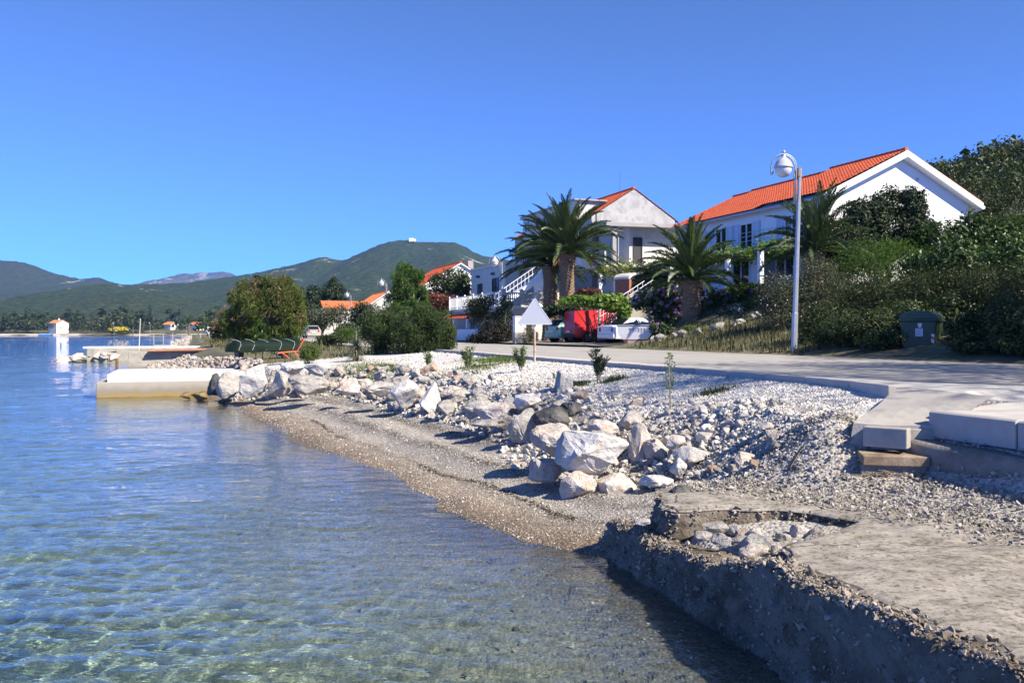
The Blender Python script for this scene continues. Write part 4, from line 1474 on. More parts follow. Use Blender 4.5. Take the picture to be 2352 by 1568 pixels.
cb = thing('electric_cabinet', W(17.42, 46.6, 1.58), RZ, 'white electric cabinet on a stained concrete plinth at the far road edge', 'electric cabinet')
MB().box(-.35, -.22, 0, .35, .22, .68).build('plinth', m_conc, cb, bevel=.01)
MB().box(-.34, -.2, .68, .34, .2, 1.58).build('cabinet', M('cabinet_paint', [(.55, .56, .56), (.62, .62, .61)], scale=2), cb, bevel=.015)
MB().box(-.36, -.23, 1.58, .36, .23, 1.62).build('cap', bpy.data.materials['cabinet_paint'], cb, bevel=.01)
MB().box(-.03, -.215, 1.08, .06, -.2, 1.24).build('lock', M('cabinet_lock', (.25, .26, .27)), cb)

m_bin = M('green_bin_paint', [(.035, .06, .035), (.05, .08, .045)], scale=3, rough=.45, bump=.1)
m_lid = M('green_bin_lid', [(.02, .055, .035), (.03, .07, .045)], scale=3, rough=.5)
bp_ = at(2110, 815, 24.6)
bn = thing('wheelie_bin', (bp_.x + .05, bp_.y, 1.6), 1.0, 'large dark green wheeled refuse container with domed lid at the road edge', 'refuse container')
s_ = MB()
V = []
for z, hx0, hx1, hy in ((.2, -.40, 1.0, .36), (.28, -.42, 1.05, .40), (.95, -.46, 1.14, .46), (1.0, -.47, 1.15, .47)):
    V += [(hx0, -hy, z), (hx1, -hy, z), (hx1, hy, z), (hx0, hy, z)]
Fq = [(3, 2, 1, 0), (12, 13, 14, 15)] + [(i * 4 + k, i * 4 + (k + 1) % 4, i * 4 + 4 + (k + 1) % 4, i * 4 + 4 + k) for i in range(3) for k in range(4)]
s_.add(V, Fq)
s_.build('body', m_bin, bn, bevel=.03)
MB().box(-.52, -.52, 1.0, 1.2, .52, 1.05).build('rim', m_bin, bn, bevel=.015)
V, nf = [], 13
for x in (-.5, 1.18):
    for k in range(nf):
        w = math.pi * k / (nf - 1)
        V.append((x, -.5 * math.cos(w), 1.052 + .24 * math.sin(w) ** .8))
s_ = MB().add(V, [(k, k + 1, nf + k + 1, nf + k) for k in range(nf - 1)] + [tuple(range(nf))[::-1], tuple(range(nf, 2 * nf)), (0, nf, 2 * nf - 1, nf - 1)])
s_.build('lid', m_lid, bn, bevel=.02)
s_ = MB()
for k in range(9):
    s_.prism([(-.42 + k * .1, -.523, 1.0), (-.34 + k * .1, -.523, 1.0), (-.38 + k * .1, -.523, .95)], (0, .01, 0))
s_.build('rim_teeth', m_lid, bn)
for sx_ in (-.3, .9):
    for sy_ in (-.3, .3):
        MB().tube([(sx_, sy_ - .03, .1), (sx_, sy_ + .03, .1)], .1, 14).box(sx_ - .05, sy_ - .04, .1, sx_ + .05, sy_ + .04, .2).build('wheel', M('bin_wheel', (.03, .03, .03)) if 'bin_wheel' not in bpy.data.materials else bpy.data.materials['bin_wheel'], bn)
m_paper = M('white_sticker', (.62, .63, .66), rough=.5)
m_print = M('blue_print', (.08, .12, .28))
st = MB().box(-.452, -.12, .58, -.436, .07, .80).build('sticker', m_paper, bn)
s_ = MB()
for z, wd in ((.765, .15), (.725, .13), (.68, .16), (.645, .12), (.61, .15)):
    s_.box(-.4555, .06 - wd, z, -.4525, .06, z + .012)
s_.build('print', m_print, st)
MB().prism([(-.468, -.1, .94), (-.468, .01, .94), (-.46, 0, .84), (-.458, -.045, .81), (-.46, -.09, .84)], (.012, 0, 0)).build('sticker', m_paper, bn)
s1 = MB().prism([(-.445, -.40, .38), (-.445, -.33, .42), (-.45, -.34, .66), (-.45, -.41, .62)], (.014, 0, 0)).build('reflector', m_paper, bn)
MB().prism([(-.452, -.40, .48), (-.452, -.335, .52), (-.453, -.34, .59), (-.453, -.405, .55)], (.003, 0, 0)).build('red_stripe', M('red_reflector', (.5, .03, .03), rough=.3), s1)

# ------------------------------------------------------------------ vehicles
m_glass = M('dark_glass', (.012, .016, .02), rough=.06, spec=.7)
m_tyre = M('tyre_rubber', (.015, .015, .015), rough=.8)
m_rim = M('alloy_rim', (.45, .46, .47), rough=.35, metal=.6)
m_black = M('black_plastic', (.02, .02, .02), rough=.6)
m_tail = M('tail_light_red', (.35, .015, .015), rough=.15, spec=.7)
m_plate = M('number_plate', (.6, .6, .6), rough=.4)
m_chrome = M('chrome', (.6, .6, .6), rough=.15, metal=1)
P_ = 'bottom belt roof wb wbelt wroof'


def car(name, label, cat, loc, rz, L_, prof, paint, wheel_x, wheel_r, win, tail_z, group=None, plate_z=.6, hub=m_rim, dark_bumper=True):
    """prof: stations from the tail (x = 0) forward: (x, z bottom, z belt, z roof, half width low, at belt, at roof)"""
    root = thing(name, loc, rz, label, cat, group)
    V, n = [], len(prof)
    for x, zb, zl_, zr, w0, w1, w2 in prof:
        V += [(x, -w0 * .92, zb), (x, -w0, zb + .12), (x, -w1, zl_ - .12), (x, -w1 * .975, zl_), (x, -w2, zr - .05), (x, -w2 * .8, zr), (x, w2 * .8, zr), (x, w2, zr - .05), (x, w1 * .975, zl_), (x, w1, zl_ - .12), (x, w0, zb + .12), (x, w0 * .92, zb)]
    k = 12
    Fq = [(i * k + j, i * k + j + 1, (i + 1) * k + j + 1, (i + 1) * k + j) for i in range(n - 1) for j in range(k - 1)]
    Fq += [(i * k + k - 1, i * k, (i + 1) * k, (i + 1) * k + k - 1) for i in range(n - 1)] + [tuple(range(k)), tuple(range((n - 1) * k, n * k))[::-1]]
    o = MB().add(V, Fq).build('body', paint, root, smooth=True)
    sm = o.modifiers.new('edge', 'EDGE_SPLIT')
    sm.split_angle = math.radians(38)

    def side(x):
        a = np.array(prof)
        return [np.interp(x, a[:, 0], a[:, j]) for j in range(1, 7)]
    for x0, x1 in win['side']:
        for s in (-1, 1):
            q = []
            for x in (x0, x1):
                zb, zl_, zr, w0, w1, w2 = side(x)
                for u in (.06, .90):
                    z = zl_ + (zr - .05 - zl_) * u
                    q.append((x, s * (w1 * .975 + (w2 - w1 * .975) * u + .006), z))
            MB().add([q[0], q[2], q[3], q[1]], [(0, 1, 2, 3)]).build('side_window', m_glass, root)
    for nm, (x0, z0, h0), (x1, z1, h1) in win['ends']:
        MB().add([(x0, -h0, z0), (x0, h0, z0), (x1, h1, z1), (x1, -h1, z1)], [(0, 1, 2, 3)]).build(nm, m_glass, root)
    w_ = prof[len(prof) // 2][4]
    for wx in wheel_x:
        for s in (-1, 1):
            y0, y1 = s * (w_ - .17), s * (w_ + .015)
            wr_ = MB().tube([(wx, y0, wheel_r), (wx, y1, wheel_r)], wheel_r, 20).build('wheel', m_tyre, root)
            wr_.data.polygons.foreach_set('use_smooth', [False] * len(wr_.data.polygons))
            h = MB().tube([(wx, y1 - s * .02, wheel_r), (wx, y1 + s * .012, wheel_r)], wheel_r * .66, 16)
            h.build('rim', hub, wr_)
            h = MB()
            for q in range(6):
                w = q * math.pi / 3
                c = Vector((wx + math.cos(w) * wheel_r * .42, y1 + s * .014, wheel_r + math.sin(w) * wheel_r * .42))
                h.tube([c - Vector((0, s * .004, 0)), c + Vector((0, s * .004, 0))], wheel_r * .12, 6)
            h.build('wheel_holes', m_black, wr_)
            MB().tube([(wx, y1 - s * .16, wheel_r), (wx, y1 - s * .002, wheel_r)], wheel_r * 1.16, 20).build('wheel_arch', m_black, root)
    tw = side(0.0)[4]
    for s in (-1, 1):
        MB().box(-.02, s * tw * .70 - .09, tail_z, .12, s * tw * .70 + .09, tail_z + tail_hh.get(name + label[:6], .22)).build('tail_light', m_tail, root, bevel=.02)
    if dark_bumper:
        MB().box(-.06, -tw * .95, .30, .05, tw * .95, .52).build('bumper', m_black if name == 'van' else paint, root, bevel=.04)
    MB().box(-.075, -.26, plate_z, -.055, .26, plate_z + .11).build('number_plate', m_plate, root)
    for s in (-1, 1):
        zb, zl_, zr, w0, w1, w2 = side(win['mirror'])
        MB().box(win['mirror'] - .08, s * (w1 + .01) - (.18 if s < 0 else 0), zl_ - .02, win['mirror'] + .06, s * (w1 + .01) + (.18 if s > 0 else 0), zl_ + .12).build('mirror', paint, root, bevel=.03)
    return root


tail_hh = {}


def paint(name, c, rough=.25):
    return M(name, c, rough=rough, spec=.6)


hatch = [(0, .32, .86, .98, .72, .76, .60), (.06, .25, .88, .97, .8, .83, .62), (.45, .24, .90, 1.36, .83, .86, .60), (1.0, .23, .90, 1.45, .84, .86, .60), (1.8, .22, .89, 1.46, .84, .86, .60), (2.4, .22, .88, 1.36, .84, .86, .60), (2.95, .22, .88, .95, .84, .86, .68), (3.7, .25, .76, .80, .82, .82, .62), (3.95, .32, .62, .66, .7, .7, .55)]
hw = {'side': [(.62, 1.18), (1.24, 1.95), (2.0, 2.5)], 'ends': [('rear_window', (.05, 1.0, .58), (.41, 1.36, .52)), ('windscreen', (2.93, 1.0, .62), (2.44, 1.37, .55))], 'mirror': 2.45}
# parked off the far road edge, nose towards the houses
car('car', 'pale green hatchback parked behind the triangular sign, left of the red van', 'car', (2.45, 53.2, 1.67), math.radians(33), 4, hatch, paint('pale_green_paint', (.32, .52, .40)), (.72, 3.1), .31, hw, .72)
m_redv = paint('red_van_paint', (.46, .012, .015), .35)
van = [(0, .35, 1.0, 1.76, .78, .82, .77), (.05, .3, 1.0, 1.85, .82, .85, .79), (.8, .28, 1.0, 1.90, .83, .85, .80), (2.3, .28, 1.0, 1.90, .83, .85, .80), (2.75, .28, 1.0, 1.74, .83, .85, .74), (3.3, .28, 1.0, 1.12, .82, .84, .66), (3.95, .32, .82, .88, .78, .78, .6), (4.1, .38, .66, .7, .7, .7, .55)]
car('van', 'plain red panel van parked under the vine between the two cars', 'van', (3.35, 51.0, 1.67), math.radians(18), 4.1, van, m_redv, (.85, 3.35), .31,
    {'side': [(2.35, 2.95)], 'ends': [('rear_window', (-.001, 1.2, .55), (.048, 1.62, .55)), ('windscreen', (3.26, 1.16, .6), (2.78, 1.66, .58))], 'mirror': 2.9}, .95, hub=M('steel_wheel', (.10, .10, .10), rough=.5))
sedan = [(0, .34, .88, .95, .70, .74, .60), (.06, .26, .92, .99, .80, .82, .62), (.65, .24, .93, 1.0, .83, .85, .62), (1.25, .23, .92, 1.36, .83, .85, .58), (1.8, .22, .91, 1.42, .83, .85, .58), (2.3, .22, .90, 1.40, .83, .85, .58), (3.05, .22, .90, .96, .83, .85, .66), (3.9, .25, .78, .82, .80, .80, .6), (4.2, .33, .62, .66, .7, .7, .5)]
car('car', 'white saloon car parked behind the small white boat', 'car', (5.1, 47.3, 1.67), math.radians(33), 4.2, sedan, paint('white_car_paint', (.62, .64, .67)), (.85, 3.3), .3,
    {'side': [(1.15, 1.7), (1.76, 2.55)], 'ends': [('rear_window', (.67, 1.04, .58), (1.22, 1.372, .52)), ('windscreen', (3.03, 1.0, .6), (2.33, 1.42, .54))], 'mirror': 2.6}, .64, plate_z=.72)
mp_ = (.36, .34, .29)
car('car', 'silver beige hatchback seen from behind, driving off along the road', 'car', W(12.6, 100, 1.58), RZ + math.radians(90), 4, hatch, paint('silver_beige_paint', mp_), (.72, 3.1), .31, hw, .72)
car('car', 'light blue car half hidden by the yucca and bushes', 'car', W(15.2, 72, 1.58), RZ + math.radians(80), 4, hatch, paint('light_blue_paint', (.10, .28, .55)), (.72, 3.1), .31, hw, .72)
car('van', 'small white van parked far off under the big tamarisk', 'van', W(3.2, 196, 1.5), RZ - math.radians(90), 4.1, van, paint('white_van_paint', (.7, .7, .7)), (.85, 3.35), .31,
    {'side': [(2.35, 2.95)], 'ends': [('rear_window', (-.001, 1.2, .55), (.048, 1.62, .55)), ('windscreen', (3.30, 1.16, .6), (2.79, 1.70, .58))], 'mirror': 2.9}, .95)
bd = thing('notice_board', at(563, 772, 190), 0, 'white notice board on two legs right of the small far van', 'notice board')
MB().box(-.9, -.05, .4, .9, .05, 1.9).build('panel', bpy.data.materials['white_van_paint'], bd)
for sx_ in (-.8, .8):
    MB().box(sx_ - .05, -.04, -1, sx_ + .05, .04, .4).build('leg', m_black, bd)

# small boat ashore, stern to the road
bt = thing('rowing_boat', (5.72, 40.5, 1.70), math.radians(-12), 'small white boat with red underside and TT-223 on its stern, before the white car', 'boat')
m_bw = M('boat_white', [(.50, .52, .55), (.60, .61, .63)], scale=2, rough=.4)
m_br = M('antifouling_red', [(.16, .03, .02), (.24, .05, .035)], scale=3)
sec = []
for y, hw_, dp, zt in ((0, .80, .98, .90), (.5, .86, 1.0, .90), (1.2, .86, 1.0, .92), (2.1, .72, .95, .97), (2.8, .42, .8, 1.05), (3.3, .06, .35, 1.12)):
    sec.append([(-hw_, y, zt), (-hw_ * .96, y, zt - dp * .38), (-hw_ * .72, y, zt - dp * .66), (-hw_ * .3, y, zt - dp * .86), (0, y, zt - dp * .92), (hw_ * .3, y, zt - dp * .86), (hw_ * .72, y, zt - dp * .66), (hw_ * .96, y, zt - dp * .38), (hw_, y, zt)])
for nm, rows_, mt in (('hull', (0, 1, 2), m_bw), ('bottom', (2, 3, 4), m_br)):
    s_ = MB()
    idx = [rows_[0], rows_[1], rows_[2]] if nm == 'hull' else [2, 3, 4, 5, 6]
    sets = [idx, [8 - i for i in idx]] if nm == 'hull' else [idx]
    for ids in sets:
        V = [q[i] for q in sec for i in ids]
        k = len(ids)
        s_.add(V, [(a * k + j, a * k + j + 1, (a + 1) * k + j + 1, (a + 1) * k + j) for a in range(len(sec) - 1) for j in range(k - 1)])
    q = sec[0]
    if nm == 'hull':
        s_.add([q[i] for i in (0, 1, 2, 6, 7, 8)], [(0, 1, 2, 3, 4, 5)])
    else:
        s_.add([q[i] for i in (2, 3, 4, 5, 6)], [(0, 1, 2, 3, 4)])
    s_.build(nm, mt, bt)
V = [q[i] for q in sec for i in (0, 8)]
MB().add([(x, y, z - .06) for x, y, z in V], [(a * 2, a * 2 + 1, a * 2 + 3, a * 2 + 2) for a in range(len(sec) - 1)]).build('deck', M('boat_deck', (.4, .38, .34)), bt)
s_ = MB()
for sgn in (0, 8):
    s_.tube([q[sgn] for q in sec], .03, 6)
s_.tube([sec[0][0], sec[0][8]], .03, 6)
s_.build('gunwale', M('gunwale_wood', (.30, .27, .23)), bt)
MB().box(-.34, -.05, .05, .34, .04, .2).build('chock', m_conc, bt)
fc = bpy.data.curves.new('registration', 'FONT')
fc.body = 'TT-223'
fc.size = .21
fc.space_character = 1.25
fc.align_x = 'CENTER'
fc.extrude = .003
fo = bpy.data.objects.new('registration', fc)
col.objects.link(fo)
bpy.context.view_layer.update()
me = bpy.data.meshes.new_from_object(fo.evaluated_get(bpy.context.evaluated_depsgraph_get()))
bpy.data.objects.remove(fo)
me.materials.clear()
me.materials.append(M('dark_lettering', (.05, .06, .09)))
link('registration', me, bt, (.1, -.012, .62), (math.radians(90), 0, 0))

# boat under a dark green tarpaulin, and the orange chair
tb = thing('covered_boat', at(600, 812, 35.5), RZ + math.radians(14), 'long upturned boat wrapped in a dark green tarpaulin on the stony bank', 'covered boat')
xs = np.linspace(-1.45, 1.5, 34)
V, nr_ = [], 15
for x in xs:
    u = (x + 1.45) / 2.95
    hw_ = .62 * min(1, (u / .12) ** .5 if u < .12 else 1) * (1 - .55 * max(0, u - .5))
    for k in range(nr_):
        w = math.pi * k / (nr_ - 1)
        q = .03 * math.sin(1.7 * x + 3 * w) + .012 * math.sin(4 * x + 9 * w) + .006 * math.sin(9 * x - 14 * w)
        V.append((x, -(hw_ + q) * math.cos(w), .10 + (.42 + .10 * u) * (math.sin(w) ** .55) * min(1, .35 + u * 6) + q))
MB().add(V, [tuple(q) for q in grid_faces(len(xs), nr_)] + [tuple(range(nr_))[::-1], tuple(range(len(V) - nr_, len(V)))]).build('tarpaulin', M('green_tarpaulin', [(.004, .012, .008), (.009, .020, .013)], scale=3, spec=.12, rough=.7, bump=.5, bscale=9), tb, smooth=True)
s_ = MB()
for x in (-1.1, -.55, 0, .55, 1.1):
    s_.tube([(x + .12 * math.sin(k), -.62 * math.cos(math.pi * k / 10), .16 + .44 * math.sin(math.pi * k / 10) ** .6) for k in range(11)], .008, 4)
s_.build('rope', M('pale_rope', (.4, .42, .4)), tb)
MB().box(-1.0, -.3, -.12, -.8, .3, .12).box(.8, -.3, -.12, 1.0, .3, .14).build('chock', m_black, tb)
m_or = M('orange_wood', [(.42, .10, .03), (.55, .16, .06)], scale=6)
dc = thing('deck_chair', at(660, 816, 31.5), .35, 'low orange slatted wooden deck chair on the stones beside the covered boat', 'deck chair')
for k in range(9):
    MB().box(-.35 + k * .075, -.25, .10 + k * .006, -.30 + k * .075, .25, .125 + k * .006).build('slat', m_or, dc)
for k in range(6):
    MB().prism([(.34 + k * .035, -.25, .16 + k * .075), (.37 + k * .035, -.25, .21 + k * .075), (.38 + k * .035, -.25, .2 + k * .075), (.35 + k * .035, -.25, .15 + k * .075)], (0, .5, 0)).build('slat', m_or, dc)
for y in (-.27, .27):
    MB().tube([(-.36, y, .09), (.32, y, .15), (.58, y, .62)], .022, 6).tube([(-.2, y, .1), (.05, y, -.1)], .02, 6).tube([(.2, y, .14), (.45, y, -.08)], .02, 6).build('side_rail', m_or, dc)

# ------------------------------------------------------------------ houses
m_white = M('white_render', [(.70, .71, .72), (.78, .78, .77)], scale=.7, bump=.12, bscale=30, bdist=.01)
m_offw = M('old_white_render', [(.40, .39, .365), (.54, .53, .505), (.46, .445, .41)], scale=.7, bump=.2, bscale=20, bdist=.01)
m_greyr = M('patched_grey_render', [(.20, .20, .195), (.36, .36, .35), (.26, .26, .255), (.44, .44, .43)], scale=.55, bump=.5, bscale=8, bdist=.02)
m_cement = M('raw_cement', [(.24, .24, .24), (.34, .34, .33)], scale=1.5, bump=.3)
m_greenish = M('grey_green_render', [(.40, .44, .40), (.48, .51, .47)], scale=.8)
m_tile = M('red_roof_tile', [(.33, .052, .02), (.43, .085, .034), (.26, .04, .018)], scale=1.2, island=.12, rough=.75, bump=.1)
m_tile2 = M('orange_roof_tile', [(.50, .15, .05), (.60, .22, .09)], scale=1.5, rough=.8)
m_trim = M('white_trim', (.74, .75, .76), rough=.5)
m_blue_trim = M('pale_blue_shutter', [(.46, .52, .62), (.54, .59, .68)], scale=3, rough=.5)
m_dark_trim = M('dark_shutter', (.035, .035, .04), rough=.6)
m_gut = M('grey_gutter', (.42, .44, .47), rough=.4, metal=.3)
m_iron = M('dark_railing', (.08, .08, .085), rough=.5)
m_whiterail = M('white_railing', (.70, .72, .74), rough=.45)


def tiles(name, O, u, v, Lu, Lv, parent, mat, w=.22, row=.36, hgt=.05):
    """interlocking roof tiles: a rolled profile across, a step at each course"""
    O, u, v = Vector(O), Vector(u).normalized(), Vector(v).normalized()
    nrm = u.cross(v)
    if nrm.z < 0:
        nrm = -nrm
    nu = max(1, int(Lu / w)) * 6
    nv = max(1, int(Lv / row))
    U = np.linspace(0, Lu, nu + 1)
    wave = np.where((np.arange(nu + 1) % 6) < 3, 1, 0) * np.array([.6, 1, .6, .1, 0, .1])[np.arange(nu + 1) % 6]
    wave = np.array([.55, 1.0, .55, .05, 0, .05])[np.arange(nu + 1) % 6]
    vv, off = [], []
    for k in range(nv):
        vv += [k * Lv / nv, (k + 1) * Lv / nv]
        off += [0.0, .045]
    vv, off = np.array(vv), np.array(off)
    UU, VV = np.meshgrid(U, vv)
    Hh = wave[None] * hgt + off[:, None]
    A = np.array(O)[None, None] + UU[..., None] * np.array(u) + VV[..., None] * np.array(v) + Hh[..., None] * np.array(nrm)
    return link(name, mesh_np(name, A.reshape(-1, 3), grid_faces(len(vv), nu + 1), mat, False), parent)


def ridge(parent, a, b, mat, r=.13, step=.38):
    a, b = Vector(a), Vector(b)
    k = max(1, int((b - a).length / step))
    s_ = MB()
    for i in range(k):
        p, q = a.lerp(b, i / k), a.lerp(b, (i + 1.12) / k)
        s_.tube([p, q], [r, r * .86], 8)
    return s_.build('ridge', mat, parent)


def window(parent, p, u, n, w, h, frame=m_trim, pane=m_glass, bars=1, sill=True, shutters=None, shut_mat=m_blue_trim, name='window', d=.07):
    """p: lower left corner on the wall, u: along the wall, n: out of the wall"""
    p, u, n = Vector(p), Vector(u).normalized(), Vector(n).normalized()
    z = Vector((0, 0, 1))

    def bx(s_, a0, a1, z0, z1, d0, d1):
        q = [p + u * a + z * c + n * e for e in (d0, d1) for (a, c) in ((a0, z0), (a1, z0), (a1, z1), (a0, z1))]
        s_.add(q, [(3, 2, 1, 0), (4, 5, 6, 7), (0, 1, 5, 4), (1, 2, 6, 5), (2, 3, 7, 6), (3, 0, 4, 7)])
        return s_
    s_ = MB()
    f = .07
    bx(s_, 0, w, 0, f, -.02, d)
    bx(s_, 0, w, h - f, h, -.02, d)
    bx(s_, 0, f, f, h - f, -.02, d)
    bx(s_, w - f, w, f, h - f, -.02, d)
    for k in range(bars):
        a = w * (k + 1) / (bars + 1)
        bx(s_, a - .035, a + .035, f, h - f, -.02, d - .01)
    fr = s_.build(name, frame, parent)
    bx(MB(), f, w - f, f, h - f, -.015, .012).build('pane', pane, fr)
    if sill:
        bx(MB(), -.08, w + .08, -.07, -.003, -.02, .13).build('sill', frame, fr)
    for sgn in (shutters or ''):
        s_ = MB()
        a0, a1 = (-w * .52, -.04) if sgn == 'l' else (w + .04, w + w * .52)
        bx(s_, a0, a1, 0, h, .03, .05)
        for c0, c1 in ((0, .08), (h - .08, h)):
            bx(s_, a0, a1, c0, c1, .05, .075)
        for e0, e1 in ((a0, a0 + .07), (a1 - .07, a1)):
            bx(s_, e0, e1, .08, h - .08, .05, .075)
        k = 9
        for i in range(k):
            c = .12 + (h - .24) * i / k
            bx(s_, a0 + .07, a1 - .07, c, c + .03, .05, .068)
        s_.build('shutter', shut_mat, fr)
    return fr


def gable_house(name, loc, rz, w, l, z0, ze, rise, label, wall, tile, cat='house', over=.3, eave=.45, tiled=True, base=None, verge=m_trim):
    root = thing(name, loc, rz, label, cat)
    zr = ze + rise
    V = [(0, 0, z0), (w, 0, z0), (w, 0, ze), (w / 2, 0, zr), (0, 0, ze)]
    V += [(x, l, z) for x, y, z in V]
    MB().add(V, [(0, 1, 2, 3, 4), (9, 8, 7, 6, 5), (0, 4, 9, 5), (1, 6, 7, 2), (0, 5, 6, 1), (2, 7, 8, 3), (3, 8, 9, 4)]).build('wall', wall, root)
    sl = math.hypot(w / 2, rise)
    dx, dz = w / 2 / sl, rise / sl
    th = .14
    for s in (0, 1):
        q = [(0 - eave * dx, ze - eave * dz + .02), (w / 2, zr + .02), (w / 2, zr + .02 + th), (0 - eave * dx, ze - eave * dz + .02 + th)]
        if s:
            q = [(w - x, z) for x, z in q]
        MB().prism([(x, -over, z) for x, z in q], (0, l + 2 * over, 0)).build('roof_slab', verge, root)
    if tiled:
        for s in (0, 1):
            x0 = w / 2
            d = Vector((-dx if not s else dx, 0, -dz))
            tiles('roof', (x0, -over - .02, zr + th + .03), (0, 1, 0), d, l + 2 * over + .04, sl + eave + .05, root, tile)
        ridge(root, (w / 2, -over, zr + th + .07), (w / 2, l + over, zr + th + .07), tile)
    return root


PH = (16.0, 44.0, 0)
ZT = 4.45
house = thing('white_house', PH, RZ, 'long white two storey house with orange red tiled roof and vine pergola, on the right', 'house')
w, l, ze, zr = 9.25, 14.6, 9.2, 11.35
V = [(0, 0, ZT - 2), (w, 0, ZT - 2), (w, 0, ze), (w / 2, 0, zr), (0, 0, ze)]
V += [(x, l, z) for x, y, z in V]
MB().add(V, [(0, 1, 2, 3, 4), (9, 8, 7, 6, 5), (0, 4, 9, 5), (1, 6, 7, 2), (0, 5, 6, 1), (2, 7, 8, 3), (3, 8, 9, 4)]).build('wall', m_white, house)
sl = math.hypot(w / 2, zr - ze)
dx, dz = w / 2 / sl, (zr - ze) / sl
for s in (0, 1):
    q = [(-.55 * dx, ze - .55 * dz), (w / 2, zr + .01), (w / 2, zr + .17), (-.55 * dx, ze - .55 * dz + .17)]
    if s:
        q = [(w - x, z) for x, z in q]
    MB().prism([(x, -.4, z) for x, z in q], (0, l + .75, 0)).build('roof_slab', m_trim, house)
for (y0, y1, dh) in ((-.42, 5.3, .26), (5.3, 12.9, .06), (12.9, l + .4, -.05)):
    for s in (0, 1):
        d = Vector((-dx if not s else dx, 0, -dz))
        tiles('roof', (w / 2, y0, zr + .19 + dh * .7), (0, 1, 0), d, y1 - y0, sl + .62, house, m_tile)
    ridge(house, (w / 2, y0, zr + .24 + dh * .7), (w / 2, y1, zr + .24 + dh * .7), m_tile, .12)
# verge boards over the gable
for s in (0, 1):
    q = [(-.62 * dx, ze - .62 * dz - .06), (w / 2, zr + .02), (w / 2, zr + .36), (-.62 * dx, ze - .62 * dz + .30)]
    if s:
        q = [(w - x, z) for x, z in q]
    MB().prism([(x, -.5, z) for x, z in q], (0, .09, 0)).build('verge_board', m_white, house)
MB().tube([(-.62, -.5, ze - .16), (-.62, l + .4, ze - .16)], .09, 8).build('gutter', m_gut, house)
MB().tube([(w + .6, -.5, ze - .2), (w + .6, l, ze - .2)], .09, 8).build('gutter', m_trim, house)
MB().tube([(w + .6, -.3, ze - .25), (w + .15, -.12, ze - .5), (w + .12, -.12, ze - .7), (w + .12, -.12, ZT)], .07, 8).build('downpipe', m_trim, house)
MB().tube([(w * .62, .02, 10.35), (w * .62, -.03, 10.35)], .1, 12).build('vent', m_gut, house)
UY, NX = (0, 1, 0), (-1, 0, 0)
window(house, (0, 6.3, 7.1), UY, NX, 1.25, 1.5, shutters='lr')
window(house, (0, 8.9, 7.1), UY, NX, 1.2, 1.5, shutters='lr')
window(house, (0, 2.2, 7.1), UY, NX, 1.25, 1.5, shutters='r')
window(house, (0, 11.8, 7.1), UY, NX, 1.2, 1.5, shutters='l')
window(house, (0, 6.6, ZT + .1), UY, NX, 1.7, 2.05, sill=False, name='terrace_door')
window(house, (0, 2.6, ZT + .75), UY, NX, 1.6, 1.25)
window(house, (0, 9.7, ZT + .7), UY, NX, .9, 1.3, pane=m_blue_trim, shutters='l', shut_mat=m_trim)
MB().box(-.06, 8.55, ZT + 1.25, -.005, 8.85, ZT + 1.75).build('meter_box', m_dark_trim, house)
MB().box(-.06, 8.6, ZT + .75, -.005, 8.82, ZT + .95).build('meter_box', m_dark_trim, house)
MB().box(-1.2, 4.3, ZT, -.003, 4.62, ZT + 2.5).build('dividing_wall', m_gut, house)
MB().box(-1.25, -.05, 6.72, -.004, l, 6.9).build('balcony', m_white, house)
s_ = MB()
for z in (7.35, 7.6, 7.82):
    s_.tube([(-1.2, 0, z), (-1.2, 6.0, z)], .018, 5)
for y in np.arange(0, 6.1, .75):
    s_.tube([(-1.2, y, 6.85), (-1.2, y, 7.82)], .022, 5)
s_.build('balcony_railing', m_gut, house)
MB().box(-3.6, -.5, ZT - 2.2, -.004, 21, ZT).build('terrace', m_offw, house)
for x, z in ((-.004, ZT + 2.62), (-.005, ZT + 2.5)):
    pass
o = MB().box(-.12, 3.2, ZT + 2.28, -.004, 3.3, ZT + 2.34).build('lamp_arm', m_gut, house)

# pergola on white posts with vine
perg = thing('pergola', PH, RZ, 'white post pergola carrying a green vine along the front of the white house', 'pergola')
for y in (1.5, 4.4, 7.3, 10.4, 13.4, 17.0, 20.2):
    MB().box(-3.12, y - .12, ZT - .6 if y > 12 else ZT, -2.88, y + .12, 6.42).build('post', m_white, perg, bevel=.015)
for x in (-3.0, -1.6):
    MB().tube([(x, -.2, 6.46), (x, 21, 6.46)], .04, 6).build('beam', m_iron, perg)
for y in np.arange(0, 21, 1.5):
    MB().tube([(-3.25, y, 6.5), (-.1, y, 6.62)], .03, 5).build('cross_bar', m_iron, perg)
lm_vine = LM('vine_leaf', (.07, .14, .015), (.20, .30, .045), .45)
k = 4600
yy = rng.uniform(0, 13.5, k)
wv = .18 * np.sin(yy * 1.7) + .12 * np.sin(yy * 4.1 + 1)
P = np.stack([rng.uniform(-3.35, -.4, k), yy, 6.58 + wv + rng.normal(0, .16, k) + np.where(rng.random(k) < .15, -rng.random(k) * .35, 0)], -1)
V, Fc = leaf_mesh(P, rng.normal(size=(k, 3)) * .6 + [[-.2, 0, .6]], rng.uniform(.10, .19, k), .85)
link('vine_leaves', mesh_np('vine_leaves', V, Fc, lm_vine), perg)
k = 1500
yy = rng.uniform(15.5, 20.5, k)
P = np.stack([rng.uniform(-3.6, -.8, k), yy, 6.5 + rng.normal(0, .25, k) + .25 * np.sin(yy * 2)], -1)
V, Fc = leaf_mesh(P, rng.normal(size=(k, 3)) * .6 + [[-.2, 0, .6]], rng.uniform(.10, .2, k), .8)
link('vine_leaves', mesh_np('vine_leaves', V, Fc, LM('vine_leaf_yellow', (.09, .13, .015), (.24, .27, .05), .45)), perg)

